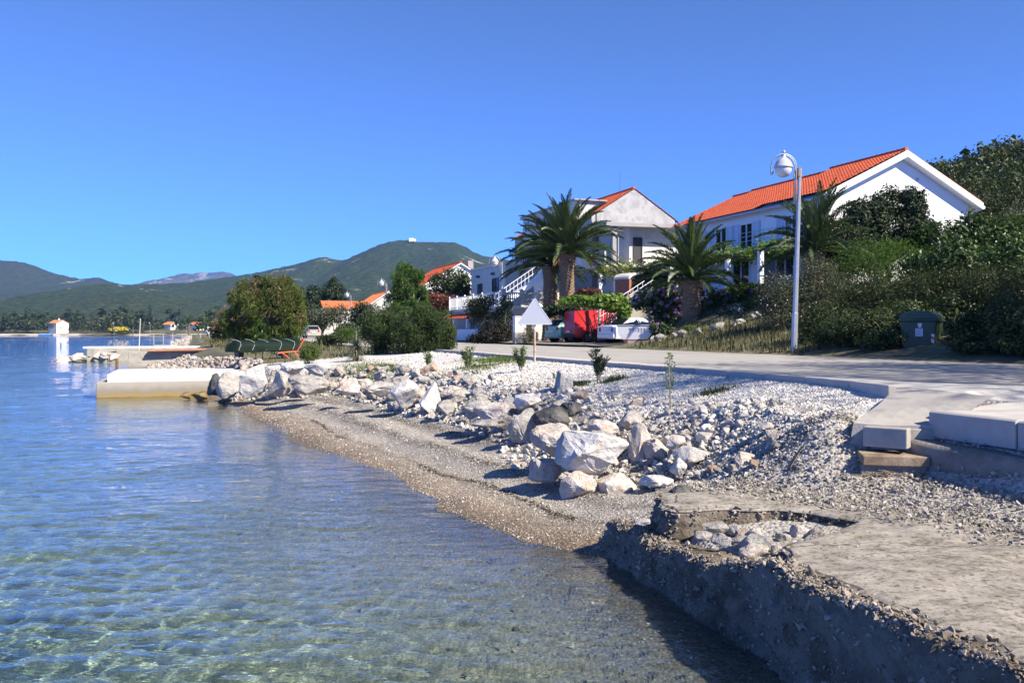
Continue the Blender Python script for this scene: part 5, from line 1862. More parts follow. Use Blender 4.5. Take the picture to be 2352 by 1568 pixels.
# grey gabled house, two wings
gh = thing('grey_house', PH, RZ, 'tall patched grey house with red roof and balcony wing behind the twin palms', 'house')
x0, x1, y0, y1, ze, zr = -.7, 6.8, 26.5, 44.0, 11.4, 13.75
V = [(x0, y0, 3), (x1, y0, 3), (x1, y0, ze), ((x0 + x1) / 2, y0, zr), (x0, y0, ze)]
V += [(x, y1, z) for x, y, z in V]
MB().add(V, [(0, 1, 2, 3, 4), (9, 8, 7, 6, 5), (0, 4, 9, 5), (1, 6, 7, 2), (0, 5, 6, 1), (2, 7, 8, 3), (3, 8, 9, 4)]).build('wall', m_greyr, gh)
hw_ = (x1 - x0) / 2
sl = math.hypot(hw_, zr - ze)
dx, dz = hw_ / sl, (zr - ze) / sl
for s in (0, 1):
    d = Vector((-dx if not s else dx, 0, -dz))
    tiles('roof', ((x0 + x1) / 2, y0 - .08, zr + .03), (0, 1, 0), d, y1 - y0 + .2, sl + .35, gh, m_tile)
ridge(gh, ((x0 + x1) / 2, y0 - .05, zr + .08), ((x0 + x1) / 2, y1, zr + .08), m_tile)
# dormer storey on the sea side
MB().box(x0 - .3, y0 + 2.5, ze - .6, x0 + 2.6, y1 - 3.0, 13.0).build('dormer', m_offw, gh)
MB().box(x0 - .5, y0 + 2.2, 13.003, x0 + 2.8, y1 - 2.7, 13.12).build('dormer_roof', m_cement, gh)
window(gh, (x0 - .3, y1 - 4.9, 11.5), UY, NX, 1.3, 1.1)
window(gh, (x0 - .3, y0 + 5, 11.6), UY, NX, 1.2, 1.0)
for y in (29, 33, 37, 41):
    window(gh, (x0, y, 8.6), UY, NX, 1.2, 1.5, frame=m_dark_trim)
    window(gh, (x0, y, 5.4), UY, NX, 1.2, 1.5, frame=m_dark_trim)
MB().box(x0 - 1.5, y0 + .2, 7.9, x0 - .004, y1 - .4, 8.06).build('balcony', m_offw, gh)
s_ = MB()
s_.tube([(x0 - 1.45, y0 + .3, 9.0), (x0 - 1.45, y1 - .5, 9.0)], .025, 5)
for y in np.arange(y0 + .3, y1 - .5, .4):
    s_.tube([(x0 - 1.45, y, 8.0), (x0 - 1.45, y, 9.0)], .015, 4)
s_.build('balcony_railing', m_whiterail, gh)
# flat roofed wing towards the camera
wing0, wing1 = 21.3, 26.45
MB().box(-.1, wing0, 3.4, 5.2, wing1, 10.0).build('wing_wall', m_offw, gh)
MB().prism([(-2.6, wing0 - 1.3, 9.85), (6.2, wing0 - 1.3, 9.95), (6.2, wing1, 10.35), (-2.6, wing1, 10.25)], (0, 0, .26)).build('flat_roof', m_cement, gh)
MB().box(-1.9, wing0 - .9, 7.2, -1.55, wing0 - .55, 9.86).build('pillar', m_cement, gh)
MB().tube([(-2.4, wing0 - 1.1, 9.7), (-1.8, wing0 - .95, 9.4), (-1.5, wing0 - .95, 9.1), (-1.5, wing0 - .95, 7.2)], .06, 6).build('downpipe', m_gut, gh)
MB().box(-2.7, wing0 - 1.2, 6.95, 5.0, wing1 - .1, 7.2).build('balcony', m_offw, gh)
MB().box(-2.7, wing0 - 1.2, 7.203, -2.58, wing1 - .1, 8.05).build('parapet', m_offw, gh)
window(gh, (.2, wing0, 7.25), (1, 0, 0), (0, -1, 0), .75, 2.0, frame=m_dark_trim, pane=m_dark_trim, sill=False, name='door', bars=0)
window(gh, (-.1, wing0 + 2.0, 7.25), UY, NX, 1.0, 2.0, frame=m_dark_trim, sill=False, name='door')
MB().tube([(2.1, y0 + .6, ze), (2.1, y0 + .6, 15.2)], .02, 5).build('antenna', m_iron, gh)
MB().tube([(-.3, y0 - .02, 8), (-.3, y0 - .06, 12.0)], .03, 5).build('cable_mast', m_iron, gh)
o = thing('garden_wall', PH, RZ, 'bright white garden house wall behind the brick oven and pergola posts', 'wall')
MB().box(-1.6, 20.6, 4.0, 2.6, 20.9, 6.0).build('wall_panel', m_white, o)
MB().box(2.603, 20.0, 4.0, 6, 20.9, 6.6).build('wall_panel', m_offw, o)

# brick oven under the pergola
ov = thing('brick_oven', W(26.6, 49.0, 4.3), RZ + .35, 'brick barbecue oven with a black arched mouth under the pergola', 'oven')
MB().box(-1.2, 0, -.6, -1.0, 1.2, 1.35).box(1.0, 0, -.6, 1.2, 1.2, 1.35).build('brick_side', M('oven_brick', [(.26, .09, .05), (.36, .15, .09)], scale=5, bump=.4), ov)
s_ = MB()
arc = [(-1.25, 0, 1.3)] + [(-1.25 * math.cos(math.pi * k / 12), 0, 1.35 + .42 * math.sin(math.pi * k / 12)) for k in range(13)] + [(1.25, 0, 1.3)]
s_.prism(arc, (0, 1.3, 0))
s_.build('arch', m_offw, ov)
MB().box(-1.0, .08, -.6, 1.0, 1.1, 1.3).prism([(-1.1 * math.cos(math.pi * k / 12), -.004, 1.28 + .36 * math.sin(math.pi * k / 12)) for k in range(13)], (0, .02, 0)).build('black_mouth', M('oven_black', (.012, .011, .01), rough=.95), ov)  # solid black fill between the brick sides and across the arch

# flat roofed grey green block
fb = thing('flat_roofed_house', W(26.8, 75.4, 0), RZ, 'small grey green flat roofed house with two dark doors, left of the twin palms', 'house')
MB().box(0, 0, 1.6, 8, 10.5, 8.5).build('wall', m_greenish, fb)
MB().box(-.15, -.15, 8.503, 8.2, 10.7, 8.72).build('roof', m_offw, fb)
window(fb, (0, 1.8, 5.1), UY, NX, 1.9, 2.3, frame=m_dark_trim, sill=False, name='door')
window(fb, (0, 6.8, 5.1), UY, NX, 1.5, 2.0, frame=m_dark_trim, pane=m_dark_trim, sill=False, name='door')
window(fb, (3, 0, 6.0), (1, 0, 0), (0, -1, 0), 1.0, 1.1)
for y in (3.2, 7.8):
    MB().box(-.35, y - .1, 7.7, -.01, y + .1, 7.95).build('wall_lamp', m_iron, fb)

# terrace building in front with white rails
tr = thing('terrace_house', W(20.6, 51.5, 0), RZ, 'low white terrace building with white railings and balustrade, left of the parked cars', 'house')
MB().box(.15, 7.003, 1.4, 11, 20.5, 4.0).build('wall', m_offw, tr)
MB().box(-.1, 6.7, 4.003, 11, 20.8, 4.17).build('terrace_slab', m_white, tr)
tiles('awning_roof', (.15, 9.2, 3.75), (0, 1, 0), (-1, 0, -.38), 11.3, 1.2, tr, m_tile)
for y in (9.3, 12.6, 16.2, 20.2):
    MB().box(-1.0, y - .15, 1.5, -.72, y + .15, 3.3).build('pillar', m_white, tr)
MB().box(-1.4, 8.6, 1.5, -1.15, 20.8, 2.5).build('low_wall', m_white, tr)
window(tr, (.15, 10.4, 1.7), UY, NX, 1.0, 1.8, frame=m_dark_trim, pane=m_dark_trim, sill=False, name='door')
window(tr, (.15, 14, 2.1), UY, NX, 1.3, 1.1, frame=m_blue_trim)
window(tr, (1.0, 7.003, 2.2), (1, 0, 0), (0, -1, 0), 1.2, 1.0, frame=m_blue_trim, pane=m_dark_trim)
window(tr, (4.2, 7.003, 1.7), (1, 0, 0), (0, -1, 0), 2.4, 2.0, frame=m_offw, pane=m_dark_trim, sill=False, name='garage_door')
rails = thing('terrace_railing', W(20.6, 51.5, 0), RZ, 'white metal railing round the upper terrace above the red awning', 'railing')
for y in np.arange(7.3, 20.9, .34):
    MB().box(-.02, y - .018, 4.2, .02, y + .018, 5.15).build('baluster', m_whiterail, rails) if y < 7.4 else link('baluster', bpy.data.objects['baluster'].data, rails, (0, y - 7.3, 0))
for z in (4.3, 5.15):
    MB().box(-.03, 7.2, z, .03, 20.85, z + .05).build('handrail', m_whiterail, rails)
for y in np.arange(7.25, 21, 2.26):
    MB().box(-.05, y - .04, 4.17, .05, y + .04, 5.3).build('post', m_whiterail, rails)
bal = thing('balustrade', W(20.6, 51.5, 0), RZ, 'pale moulded concrete balustrade with capped posts on the near terrace', 'balustrade')
m_bal = M('balustrade_concrete', [(.46, .44, .38), (.56, .54, .48)], scale=4)
for i, x in enumerate(np.arange(0, 8.5, 1.4)):
    s_ = MB().box(x - .12, 6.77, 4.17, x + .12, 7.03, 5.22).box(x - .16, 6.73, 5.22, x + .16, 7.07, 5.28)
    s_.lathe([(.16, 5.28), (.02, 5.4), (.01, 5.42)], 4, (x, 6.9, 0))
    s_.build('post', m_bal, bal)
    if x < 8:
        MB().box(x + .13, 6.82, 5.03, x + 1.27, 6.98, 5.12).build('coping', m_bal, bal)
        if i < 2:
            MB().box(x + .13, 6.84, 4.6, x + 1.27, 6.96, 4.68).box(x + .13, 6.84, 4.22, x + 1.27, 6.96, 4.3).build('lattice', m_bal, bal)
        for j in range(7):
            q = x + .22 + j * .16
            MB().lathe([(.05, 4.19), (.065, 4.37), (.03, 4.5), (.065, 4.7), (.03, 4.87), (.055, 5.03)], 7, (q, 6.9, 0)).build('baluster', m_bal, bal)
stt = thing('white_staircase', W(21.9, 64, 0), RZ, 'white staircase with slanting white railing rising from the terrace', 'staircase')
MB().prism([(0, 0, 4.18), (5.0, 0, 7.5), (5.0, 0, 7.1), (.6, 0, 4.18)], (0, 1.3, 0)).build('flight', m_white, stt)
MB().box(5.0, 0, 4.1, 9.5, 4.5, 7.45).build('landing', m_offw, stt)
for k in range(17):
    u = k / 16
    MB().tube([(5.0 * u, .05, 4.25 + 3.3 * u), (5.0 * u, .05, 5.2 + 3.3 * u)], .02, 4).build('baluster', m_whiterail, stt)
for dz_ in (0, .45):
    MB().tube([(0, .05, 5.2 - dz_), (5.0, .05, 8.5 - dz_), (9.3, .05, 8.5 - dz_)], .03, 5).build('handrail', m_whiterail, stt)
st2 = thing('garden_stairs', at(1392, 748, 49.5), RZ, 'garden stairs with a thin railing climbing behind the red van and white car', 'staircase')
for k in range(9):
    MB().box(k * .34, 0, -.5, k * .34 + .36, 1.0, k * .2 + .05).build('step', m_conc, st2)
for y in (-.02, 1.0):
    for k in range(10):
        MB().tube([(k * .32, y, k * .19), (k * .32, y, k * .19 + .85)], .014, 4).build('baluster', m_whiterail, st2)
    MB().tube([(-.1, y, .8), (3.0, y, 2.66)], .022, 5).tube([(-.1, y, .4), (3.0, y, 2.26)], .016, 5).build('handrail', m_whiterail, st2)
MB().tube([(-.5, -.1, .05), (.7, -.1, .75)], .035, 5).build('handrail', M('red_rail', (.35, .03, .025)), st2)
for px, d, h0, lb in ((1376, 50.0, 0, 'weathered wooden post carrying the vine beside the red van'), (1491, 44, 0, 'rusty iron post standing behind the white boat')):
    p = ground_at(*at(px, 760, d)[:2])
    o = MB().tube([(0, 0, -.2), (.02, 0, 2.6)], .09 if px < 1400 else .06, 8).build('wooden_post', m_cement if px < 1400 else m_rust, loc=p)
    tag(o, lb, 'post')

# houses behind and across the bay
h2 = gable_house('white_gabled_house', (at(978, 0, 104).x, 104, 0), RZ, 8.6, 12, 1, 7.9, 2.6, 'white gabled house with a red roof behind the dark branching tree', m_white, m_tile)
MB().box(6.2, 3, 10.2, 6.9, 3.7, 11.2).build('chimney', m_cement, h2)
window(h2, (1.5, 0, 5.2), (1, 0, 0), (0, -1, 0), 1.0, 1.2)
h3 = gable_house('orange_roofed_house', (at(853, 0, 128).x, 128, 0), RZ, 5.0, 11, 1, 6.4, 1.7, 'grey house with bright orange tiled roof and tiny square window', m_offw, m_tile2)
window(h3, (1.7, 0, 6.0), (1, 0, 0), (0, -1, 0), .8, .9)
window(h3, (3.2, 0, 3.4), (1, 0, 0), (0, -1, 0), .9, .9)
MB().box(-6.5, 3, 1, -.1, 9, 5.6).build('wing_wall', m_offw, h3)
tiles('wing_roof', (-6.6, 6, 7.0), (1, 0, 0), (0, -1, -.42), 6.5, 3.5, h3, m_tile2)
for px, py, d, wpx, lb, kind in ((107, 767, 592, 41, 'white house with a red roof standing alone across the bay, at the shore', 1), (372, 752, 640, 36, 'left of two small white houses with red roofs across the bay', 2), (432, 752, 640, 36, 'right of two small white houses with red roofs across the bay, by a palm', 2), (18, 750, 640, 42, 'low white house half hidden by trees at the far left', 0)):
    W_ = wpx * d / 2000
    p = at(px + wpx * .55, 0, d)
    zb = {1: 1.0, 2: 4.0, 0: 3.5}[kind]
    he = {1: 7.2, 2: 3.6, 0: 4.2}[kind]
    o = gable_house('far_house', (p.x, d, 0), 1.02, W_ * .72, W_ * .8, zb - 2, zb + he, W_ * .17, lb, m_white, m_tile2 if kind else m_white, over=.3, eave=.3, verge=m_tile2 if kind else m_white)
    window(o, (W_ * .2, 0, zb + he * .5), (1, 0, 0), (0, -1, 0), 1.2, 1.2)
    if kind == 1:
        MB().box(W_ * .3, W_ * .3, zb + 6, W_ * .37, W_ * .37, zb + 10.5).build('chimney', m_white, o)

# ------------------------------------------------------------------ plants
lm_dark = LM('evergreen_leaf', (0.0090, 0.0210, 0.0060), (0.0338, 0.0540, 0.0150), .2)
lm_mid = LM('shrub_leaf', (0.0165, 0.0338, 0.0075), (0.0562, 0.0788, 0.0195), .28)
lm_dull = LM('dull_scrub_leaf', (0.0176, 0.0336, 0.0064), (0.0600, 0.0784, 0.0176), .28)
lm_bright = LM('bright_acacia_leaf', (.04, .10, .010), (.11, .20, .022), .38)
lm_fig = LM('broad_leaf', (0.0176, 0.0440, 0.0080), (0.0600, 0.1040, 0.0176), .3, rough=.42)
lm_grey = LM('grey_green_leaf', (0.0400, 0.0544, 0.0224), (0.1120, 0.1280, 0.0680), .28)
lm_ole = LM('oleander_leaf', (0.0213, 0.0442, 0.0102), (0.0723, 0.1020, 0.0298), .25)
lm_young = LM('young_oleander_leaf', (.06, .11, .02), (.16, .22, .05), .35)
lm_tam = LM('tamarisk_spray', (.045, .08, .014), (.15, .18, .04), .4)
lm_tamp = LM('tamarisk_blossom', (.20, .13, .07), (.32, .20, .13), .3)
lm_tamg = LM('green_tamarisk_spray', (.035, .085, .012), (.10, .17, .03), .35)
lm_con = LM('cypress_spray', (0.0096, 0.0224, 0.0080), (0.0320, 0.0520, 0.0160), .15)
lm_red = LM('burgundy_leaf', (.06, .02, .015), (.16, .06, .035), .3)
lm_gr = LM('grass_blade', (.05, .09, .015), (.15, .20, .04), .4)
lm_dry = LM('dry_grass_blade', (.07, .07, .025), (.20, .17, .08), .35)
lm_yucca = LM('yucca_blade', (.06, .075, .04), (.20, .21, .13), .15, c3=(.26, .20, .13))
lm_palm = LM('palm_leaflet', (.026, .050, .013), (.092, .132, .038), .22, rough=.4)
lm_white = LM('white_petal', (.60, .60, .56), (.72, .71, .68), .3)
lm_redf = LM('red_petal', (.42, .02, .02), (.55, .06, .04), .3)
lm_pinkf = LM('pink_petal', (.45, .08, .12), (.55, .16, .2), .3)
lm_yel = LM('yellow_petal', (.55, .42, .02), (.65, .5, .03), .3)
m_bark = M('bark', [(.07, .055, .04), (.16, .13, .10)], scale=6, bump=.6, bscale=30)
m_bark_pale = M('pale_bark', [(.22, .19, .15), (.34, .31, .26)], scale=6, bump=.4)


def hit(px, py, far):
    """distance at which a sight line meets the ground"""
    ds = np.arange(12, far, .15)
    n_, t_ = NT((px - 1176) / 2000 * ds, ds)
    under_ = np.nonzero(gz(n_, t_) > H - (py - 762) / 2000 * ds)[0]
    return float(ds[under_[0]]) if len(under_) else far


AUTO = [False]


def px_lobes(spec, d, depth=1.0):
    out = []
    for px, py, rx, ry in spec:
        dd = max(hit(px, py + .5 * ry, d + 3) - .2, 26.4 if 2030 < px < 2228 else 17.5) if AUTO[0] else d
        c = at(px, py, dd)
        k = dd / 2000
        out.append((c.x, c.y, c.z, rx * k, (rx + ry) * .5 * k * depth, ry * k))
    return out


DENS = 2.3


def plant(name, label, cat, spec, d, n, leaf, mat, aspect=.5, clump=.26, per=45, stems=5, group=None, flowers=None, depth=1.0, up=.35, fill=.12, bark=m_bark, base=None, long=None, jit=.3, trunk_r=None, foot=0.0):
    lobes = px_lobes(spec, d, depth)
    n = int(n * DENS)
    leaf = leaf * 1.12
    a = np.array(lobes)
    cx, cy = (a[:, 0] * a[:, 3]).sum() / a[:, 3].sum(), a[:, 1].mean()
    if base is not None:
        cx, cy = base
    g = ground_at(cx, cy)
    root = thing(name, g, 0, label, cat, group)
    P, nrm, C = cloud(lobes, n, clump, per, up, fill)
    if foot:
        gzv = gz(*NT(P[:, 0], P[:, 1])) + foot
        P[:, 2] = np.maximum(P[:, 2], gzv + rng.random(len(P)) * .25)
    s = leaf * rng.lognormal(0, jit, n)
    ax = None
    if long is not None:
        ax = rng.normal(size=(n, 3)) * .5 + np.array(long)
    V, Fc = leaf_mesh(P - np.array(g), nrm, s, aspect, .12, ax)
    link('crown', mesh_np('crown', V, Fc, mat), root)
    if stems:
        top = max(.4, float(a[:, 2].max() - g.z))
        r0 = trunk_r or max(.02, .028 * top)
        tb_ = MB()
        pick = C[rng.permutation(len(C))[:stems * 3]]
        fork = Vector((0, 0, max(.1, (a[:, 2].min() - a[np.argmin(a[:, 2]), 5] - g.z) * .9)))
        if trunk_r:
            tb_.tube([(0, 0, -.3), fork * .5 + Vector((.02 * top, 0, 0)), fork], [r0 * 1.15, r0, r0 * .8], 8)
        for i, c in enumerate(pick):
            e = Vector(c) - g
            s0 = fork if trunk_r else Vector((rng.normal(0, .06 * top), rng.normal(0, .06 * top), -.1))
            m1 = s0.lerp(e, .5) + Vector((rng.normal(0, .05), rng.normal(0, .05), .08)) * top * .5
            tb_.tube([s0, m1, e], [r0 * (.6 if trunk_r else .8), r0 * .4, r0 * .12], 5)
        tb_.build('trunk' if trunk_r else 'stems', bark, root, smooth=True)
    for f in (flowers or []):
        nf, fs, fm = f[:3]
        Q, n2, _ = cloud(lobes, nf, clump * .9, f[3] if len(f) > 3 else 6, .6, 0)
        ctr = a[:, :3].mean(0)
        Q = Q + (Q - ctr) / np.linalg.norm(Q - ctr, axis=1, keepdims=True) * .06
        V, Fc = leaf_mesh(Q - np.array(g), n2, fs * rng.lognormal(0, .25, nf), .8, .1)
        link('blossom', mesh_np('blossom', V, Fc, fm), root)
    return root


# right hand slope
AUTO[0] = True
plant('evergreen_tree', 'dark evergreen tree standing against the white gable wall', 'tree', [(1985, 505, 42, 48), (2045, 472, 48, 42), (2092, 475, 36, 40), (2040, 540, 85, 55), (2105, 530, 40, 45), (1975, 560, 50, 45)], 38.5, 13000, .125, lm_dark, per=130, stems=5, trunk_r=.12, clump=.2)
plant('evergreen_shrub', 'dark glossy shrub between the right palm and the gable', 'shrub', [(1925, 548, 46, 44), (1893, 592, 48, 45), (1960, 600, 60, 45), (1900, 640, 50, 40)], 36.5, 7000, .10, lm_dark, per=60)
plant('acacia_bush', 'bright green feathery acacia bush in the middle of the right slope', 'shrub', [(1998, 590, 66, 38), (2058, 604, 58, 38), (1985, 625, 62, 35), (2050, 572, 30, 22)], 33.5, 5200, .075, lm_bright, aspect=.28, per=70, clump=.3)
plant('oleander_bush', 'white flowering oleander left of the nearest lamp post', 'shrub', [(1788, 668, 42, 38), (1800, 712, 52, 48), (1770, 700, 25, 30)], 30.5, 4200, .075, lm_grey, aspect=.3, flowers=[(420, .05, lm_white, 5)], foot=.1)
plant('oleander_bush', 'pale grey green flowering bush right behind the nearest lamp post', 'shrub', [(1880, 640, 58, 40), (1850, 690, 50, 55), (1935, 690, 60, 58)], 30.8, 5200, .085, lm_grey, aspect=.32, per=100, clump=.22, flowers=[(260, .05, lm_white, 5)])
plant('fig_tree', 'broad leaved fig bush below the right corner of the white house', 'tree', [(2160, 565, 55, 48), (2228, 545, 46, 48), (2200, 612, 80, 48), (2140, 620, 60, 40)], 36.5, 5200, .13, lm_fig, aspect=.7, per=40)
plant('fig_tree', 'broad leaved fig bush at the right edge under the hillside', 'tree', [(2300, 570, 66, 58), (2335, 612, 60, 52), (2265, 600, 40, 40), (2390, 560, 60, 60)], 35.5, 5200, .13, lm_fig, aspect=.7, per=40)
for i, (sp, lb) in enumerate((([(1985, 695, 80, 60), (2040, 690, 70, 60)], 'dull green scrub in front of the bright acacia'), ([(2110, 680, 80, 62), (2160, 690, 70, 60)], 'dull green scrub above the refuse container'),
                              ([(2215, 672, 78, 66), (2260, 690, 60, 60)], 'dull green scrub right above the refuse container'), ([(2310, 680, 80, 66), (2390, 690, 80, 80)], 'dull green scrub at the right edge of the slope'))):
    plant('scrub_bush', lb, 'shrub', sp, 30.2 + .5 * (i % 2), 5600, .07, lm_dull, aspect=.4, per=130, clump=.2)
for i, (sp, d, lb) in enumerate((([(1890, 752, 60, 50), (1930, 770, 50, 40)], 28.6, 'low dark bush at the foot of the slope right of the lamp post'), ([(1985, 765, 66, 48), (2030, 780, 50, 35)], 28.2, 'low dark bush left of the refuse container'),
                                 ([(2090, 735, 60, 50), (2060, 775, 50, 40)], 28.4, 'low dark bush behind the refuse container'), ([(2200, 745, 70, 60), (2240, 775, 60, 45)], 27.8, 'low dark bush right behind the refuse container'),
                                 ([(2310, 755, 80, 62), (2390, 770, 80, 60)], 27.2, 'low dark bush at the lower right edge'), ([(2255, 792, 55, 24), (2200, 795, 40, 20)], 26, 'lowest dark bush right of the refuse container'), ([(2335, 790, 60, 30), (2400, 795, 60, 30)], 25.5, 'lowest dark bush at the lower right edge'))):
    plant('scrub_bush', lb, 'shrub', sp, d, 4600, .075, lm_mid, per=120, clump=.21, foot=.05)
plant('scrub_bush', 'shrub at the house corner on the hillside edge', 'shrub', [(2280, 490, 50, 40), (2340, 475, 50, 52), (2230, 520, 40, 30)], 47, 5200, .1, lm_mid, per=50)
plant('scrub_bush', 'pale topped shrub at the right edge below the wooded hill', 'shrub', [(2330, 520, 40, 36), (2370, 540, 40, 40)], 40, 2600, .09, lm_grey, per=40)
AUTO[0] = False
# trees to the right of the picture, whose shade crosses the road
for n_, t_, h_, lb in ((18.0, -2.2, 17.2, 'tall pine beside the road, first off the right edge'), (18.8, 3.4, 12.2, 'pine behind the tall roadside pine'), (19.6, -5.4, 12.5, 'pine nearest the viewer beyond the right edge'), (19.2, 9.2, 6.6, 'short bushy pine at the road past the tall pines')):
    c = W(n_, t_)
    g = ground_at(c.x, c.y)
    root = thing('pine_tree', g, 0, lb, 'tree', 'pines right of the road')
    lob = [(rng.normal(0, .9), rng.normal(0, .9), h_ * u, 2.3 - .9 * abs(u - .6), 2.3 - .9 * abs(u - .6), 1.3) for u in (.3, .45, .58, .7, .82, .92)]
    P, nrm, C = cloud(lob, 6500, .3, 60, .3, .2)
    V, Fc = leaf_mesh(P, nrm, .17 * rng.lognormal(0, .3, len(P)), .4)
    link('crown', mesh_np('crown', V, Fc, lm_con), root)
    tb_ = MB().tube([(0, 0, -.4), (.1, .05, h_ * .4), (0, .1, h_ * .9)], [.2, .15, .04], 8)
    for c_ in C[:16]:
        tb_.tube([(0, 0, c_[2] * .8), Vector(c_) * .6 + Vector((0, 0, c_[2] * .38)), c_], [.05, .035, .01], 5)
    tb_.build('trunk', m_bark, root)

for n_, t_, h_, lb in ((22.8, 11.0, 7.5, 'evergreen tree over the bank past the refuse container, out to the right'), (24.5, 9.8, 9.0, 'tall evergreen tree up the bank beyond the right edge')):
    c = W(n_, t_)
    g = ground_at(c.x, c.y)
    root = thing('evergreen_tree', g, 0, lb, 'tree', 'evergreens on the bank right of the road')
    P, nrm, C = cloud([(rng.normal(0, .7), rng.normal(0, .7), h_ * u, 1.9, 1.9, 1.2) for u in (.3, .45, .6, .75, .88)], 6000, .26, 90, .3, .15)
    V, Fc = leaf_mesh(P, nrm, .15 * rng.lognormal(0, .3, len(P)), .5)
    link('crown', mesh_np('crown', V, Fc, lm_dark), root)
    tb_ = MB().tube([(0, 0, -.4), (.1, .05, h_ * .4), (0, .1, h_ * .85)], [.18, .13, .04], 8)
    for c_ in C[:14]:
        tb_.tube([(0, 0, c_[2] * .75), Vector(c_) * .6 + Vector((0, 0, c_[2] * .36)), c_], [.05, .035, .01], 5)
    tb_.build('trunk', m_bark, root)

# the tamarisks, oleanders and trees along the road to the left
def tamarisk(label, spec, d, n, m1, pink, size):
    r = plant('tamarisk_tree', label, 'tree', spec, d, n, size, m1, aspect=.16, per=170, clump=.2, stems=6, trunk_r=.13, up=.2, bark=m_bark_pale, long=(0.1, 0, .5), fill=.2)
    if pink:
        lob = px_lobes(spec, d)
        P, nr, _ = cloud(lob, pink, .24, 70, .6, 0)
        z0 = np.quantile(P[:, 2], .25)
        P = P[P[:, 2] > z0] - np.array(r.location)
        V, Fc = leaf_mesh(P, rng.normal(size=(len(P), 3)) + [[0, 0, .5]], size * .9 * rng.lognormal(0, .3, len(P)), .18)
        link('blossom', mesh_np('blossom', V, Fc, lm_tamp), r)
    return r


tamarisk('big rounded tamarisk tree with rusty pink blossom, left of the parked silver car', [(575, 692, 40, 42), (620, 664, 44, 32), (652, 690, 40, 44), (610, 725, 66, 42), (672, 730, 24, 48), (560, 742, 36, 36), (640, 760, 46, 22)], 62, 15000, lm_tam, 4200, .26)
tamarisk('feathery bright green tamarisk rising behind the oleanders', [(930, 650, 26, 36), (955, 662, 24, 38), (925, 692, 32, 32), (958, 700, 26, 28)], 70, 6500, lm_tamg, 0, .24)
tamarisk('dusky pink tamarisk at the left end of the roadside trees', [(522, 738, 24, 28), (510, 755, 26, 20), (545, 750, 18, 20)], 78, 3200, lm_tam, 2200, .26)
tamarisk('slender fresh green tamarisk bush under the big tamarisk', [(598, 765, 17, 24), (600, 780, 16, 16)], 50, 1500, lm_tamg, 0, .2)
plant('oleander_bush', 'left of the two tall oleander bushes on the road side, narrower', 'shrub', [(878, 745, 36, 40), (868, 775, 36, 32), (895, 765, 30, 35)], 34.5, 5200, .10, lm_ole, aspect=.2, per=90, stems=9, long=(0, 0, .5), clump=.19)
plant('oleander_bush', 'right of the two tall oleander bushes, wide and red flowered', 'shrub', [(952, 752, 46, 42), (1003, 757, 40, 42), (928, 782, 38, 28), (985, 786, 48, 26), (962, 722, 34, 20), (1025, 775, 22, 26)], 33.2, 10500, .10, lm_ole, aspect=.2, per=90, stems=12, long=(0, 0, .5), flowers=[(40, .06, lm_redf, 3)], clump=.18)
plant('small_bush', 'round bright green bush on the stones left of the yucca', 'shrub', [(715, 808, 19, 16), (708, 818, 16, 12)], 31, 900, .075, lm_young, aspect=.3, per=25, stems=4)
plant('small_bush', 'low green bush at the roadside below the silver car', 'shrub', [(770, 778, 28, 12), (745, 782, 20, 10)], 48, 1200, .09, lm_mid, per=30)
plant('small_bush', 'low tamarisk bush right of the silver car', 'shrub', [(795, 772, 30, 15)], 52, 1200, .12, lm_tamg, aspect=.2, per=30)
for sp, d, lb, mt, s_ in (([(723, 678, 15, 20), (720, 692, 16, 14)], 150, 'rounded dark cypress left of the bigger pointed one', lm_con, .32), ([(765, 655, 12, 16), (766, 672, 22, 20), (767, 690, 26, 18)], 145, 'big pointed dark cypress left of the orange roof', lm_con, .32),
                          ([(745, 690, 14, 12)], 160, 'small dark cypress between the two others', lm_con, .3), ([(590, 655, 10, 16)], 130, 'dark cypress tip rising behind the big tamarisk', lm_con, .3)):
    plant('cypress_tree', lb, 'tree', sp, d, 2200, s_, mt, per=40, stems=3, trunk_r=.2)
for sp, d, lb, mt, s_ in (([(740, 728, 40, 22), (715, 745, 30, 18), (775, 722, 22, 20)], 118, 'grey green olive tree right of the far silver car', lm_grey, .24), ([(700, 712, 26, 18), (690, 735, 24, 22)], 125, 'dark tree just right of the big tamarisk', lm_mid, .26),
                          ([(828, 722, 24, 26), (822, 745, 28, 20), (850, 740, 30, 24)], 96, 'dark leafy tree in front of the orange roofed house', lm_dark, .2), ([(893, 725, 20, 20), (880, 745, 30, 20)], 90, 'leafy tree before the grey house wall', lm_mid, .2),
                          ([(800, 760, 24, 14)], 84, 'small olive bush beside the light blue car', lm_grey, .18)):
    plant('roadside_tree', lb, 'tree', sp, d, 2400, s_, mt, per=40, stems=4, trunk_r=.14)
plant('branching_tree', 'dark open branched tree before the white gabled house', 'tree', [(1045, 640, 36, 24), (1015, 652, 30, 22), (1068, 655, 18, 24), (1000, 668, 18, 14), (1050, 668, 36, 14)], 92, 2200, .22, lm_mid, per=26, stems=12, trunk_r=.16, clump=.2)
plant('burgundy_shrub', 'burgundy leaved shrub with red flowers left of the white railing', 'shrub', [(1000, 690, 26, 16), (1030, 700, 20, 20), (985, 705, 18, 14)], 76, 1800, .16, lm_red, per=30, flowers=[(60, .14, lm_redf, 4)])
plant('flowering_tree', 'small oleander tree with pink flowers and bare stems before the terrace', 'tree', [(1100, 705, 28, 20), (1118, 690, 18, 14), (1088, 725, 18, 16)], 60, 1500, .14, lm_mid, aspect=.3, per=26, stems=7, trunk_r=.05, flowers=[(46, .10, lm_pinkf, 4)])
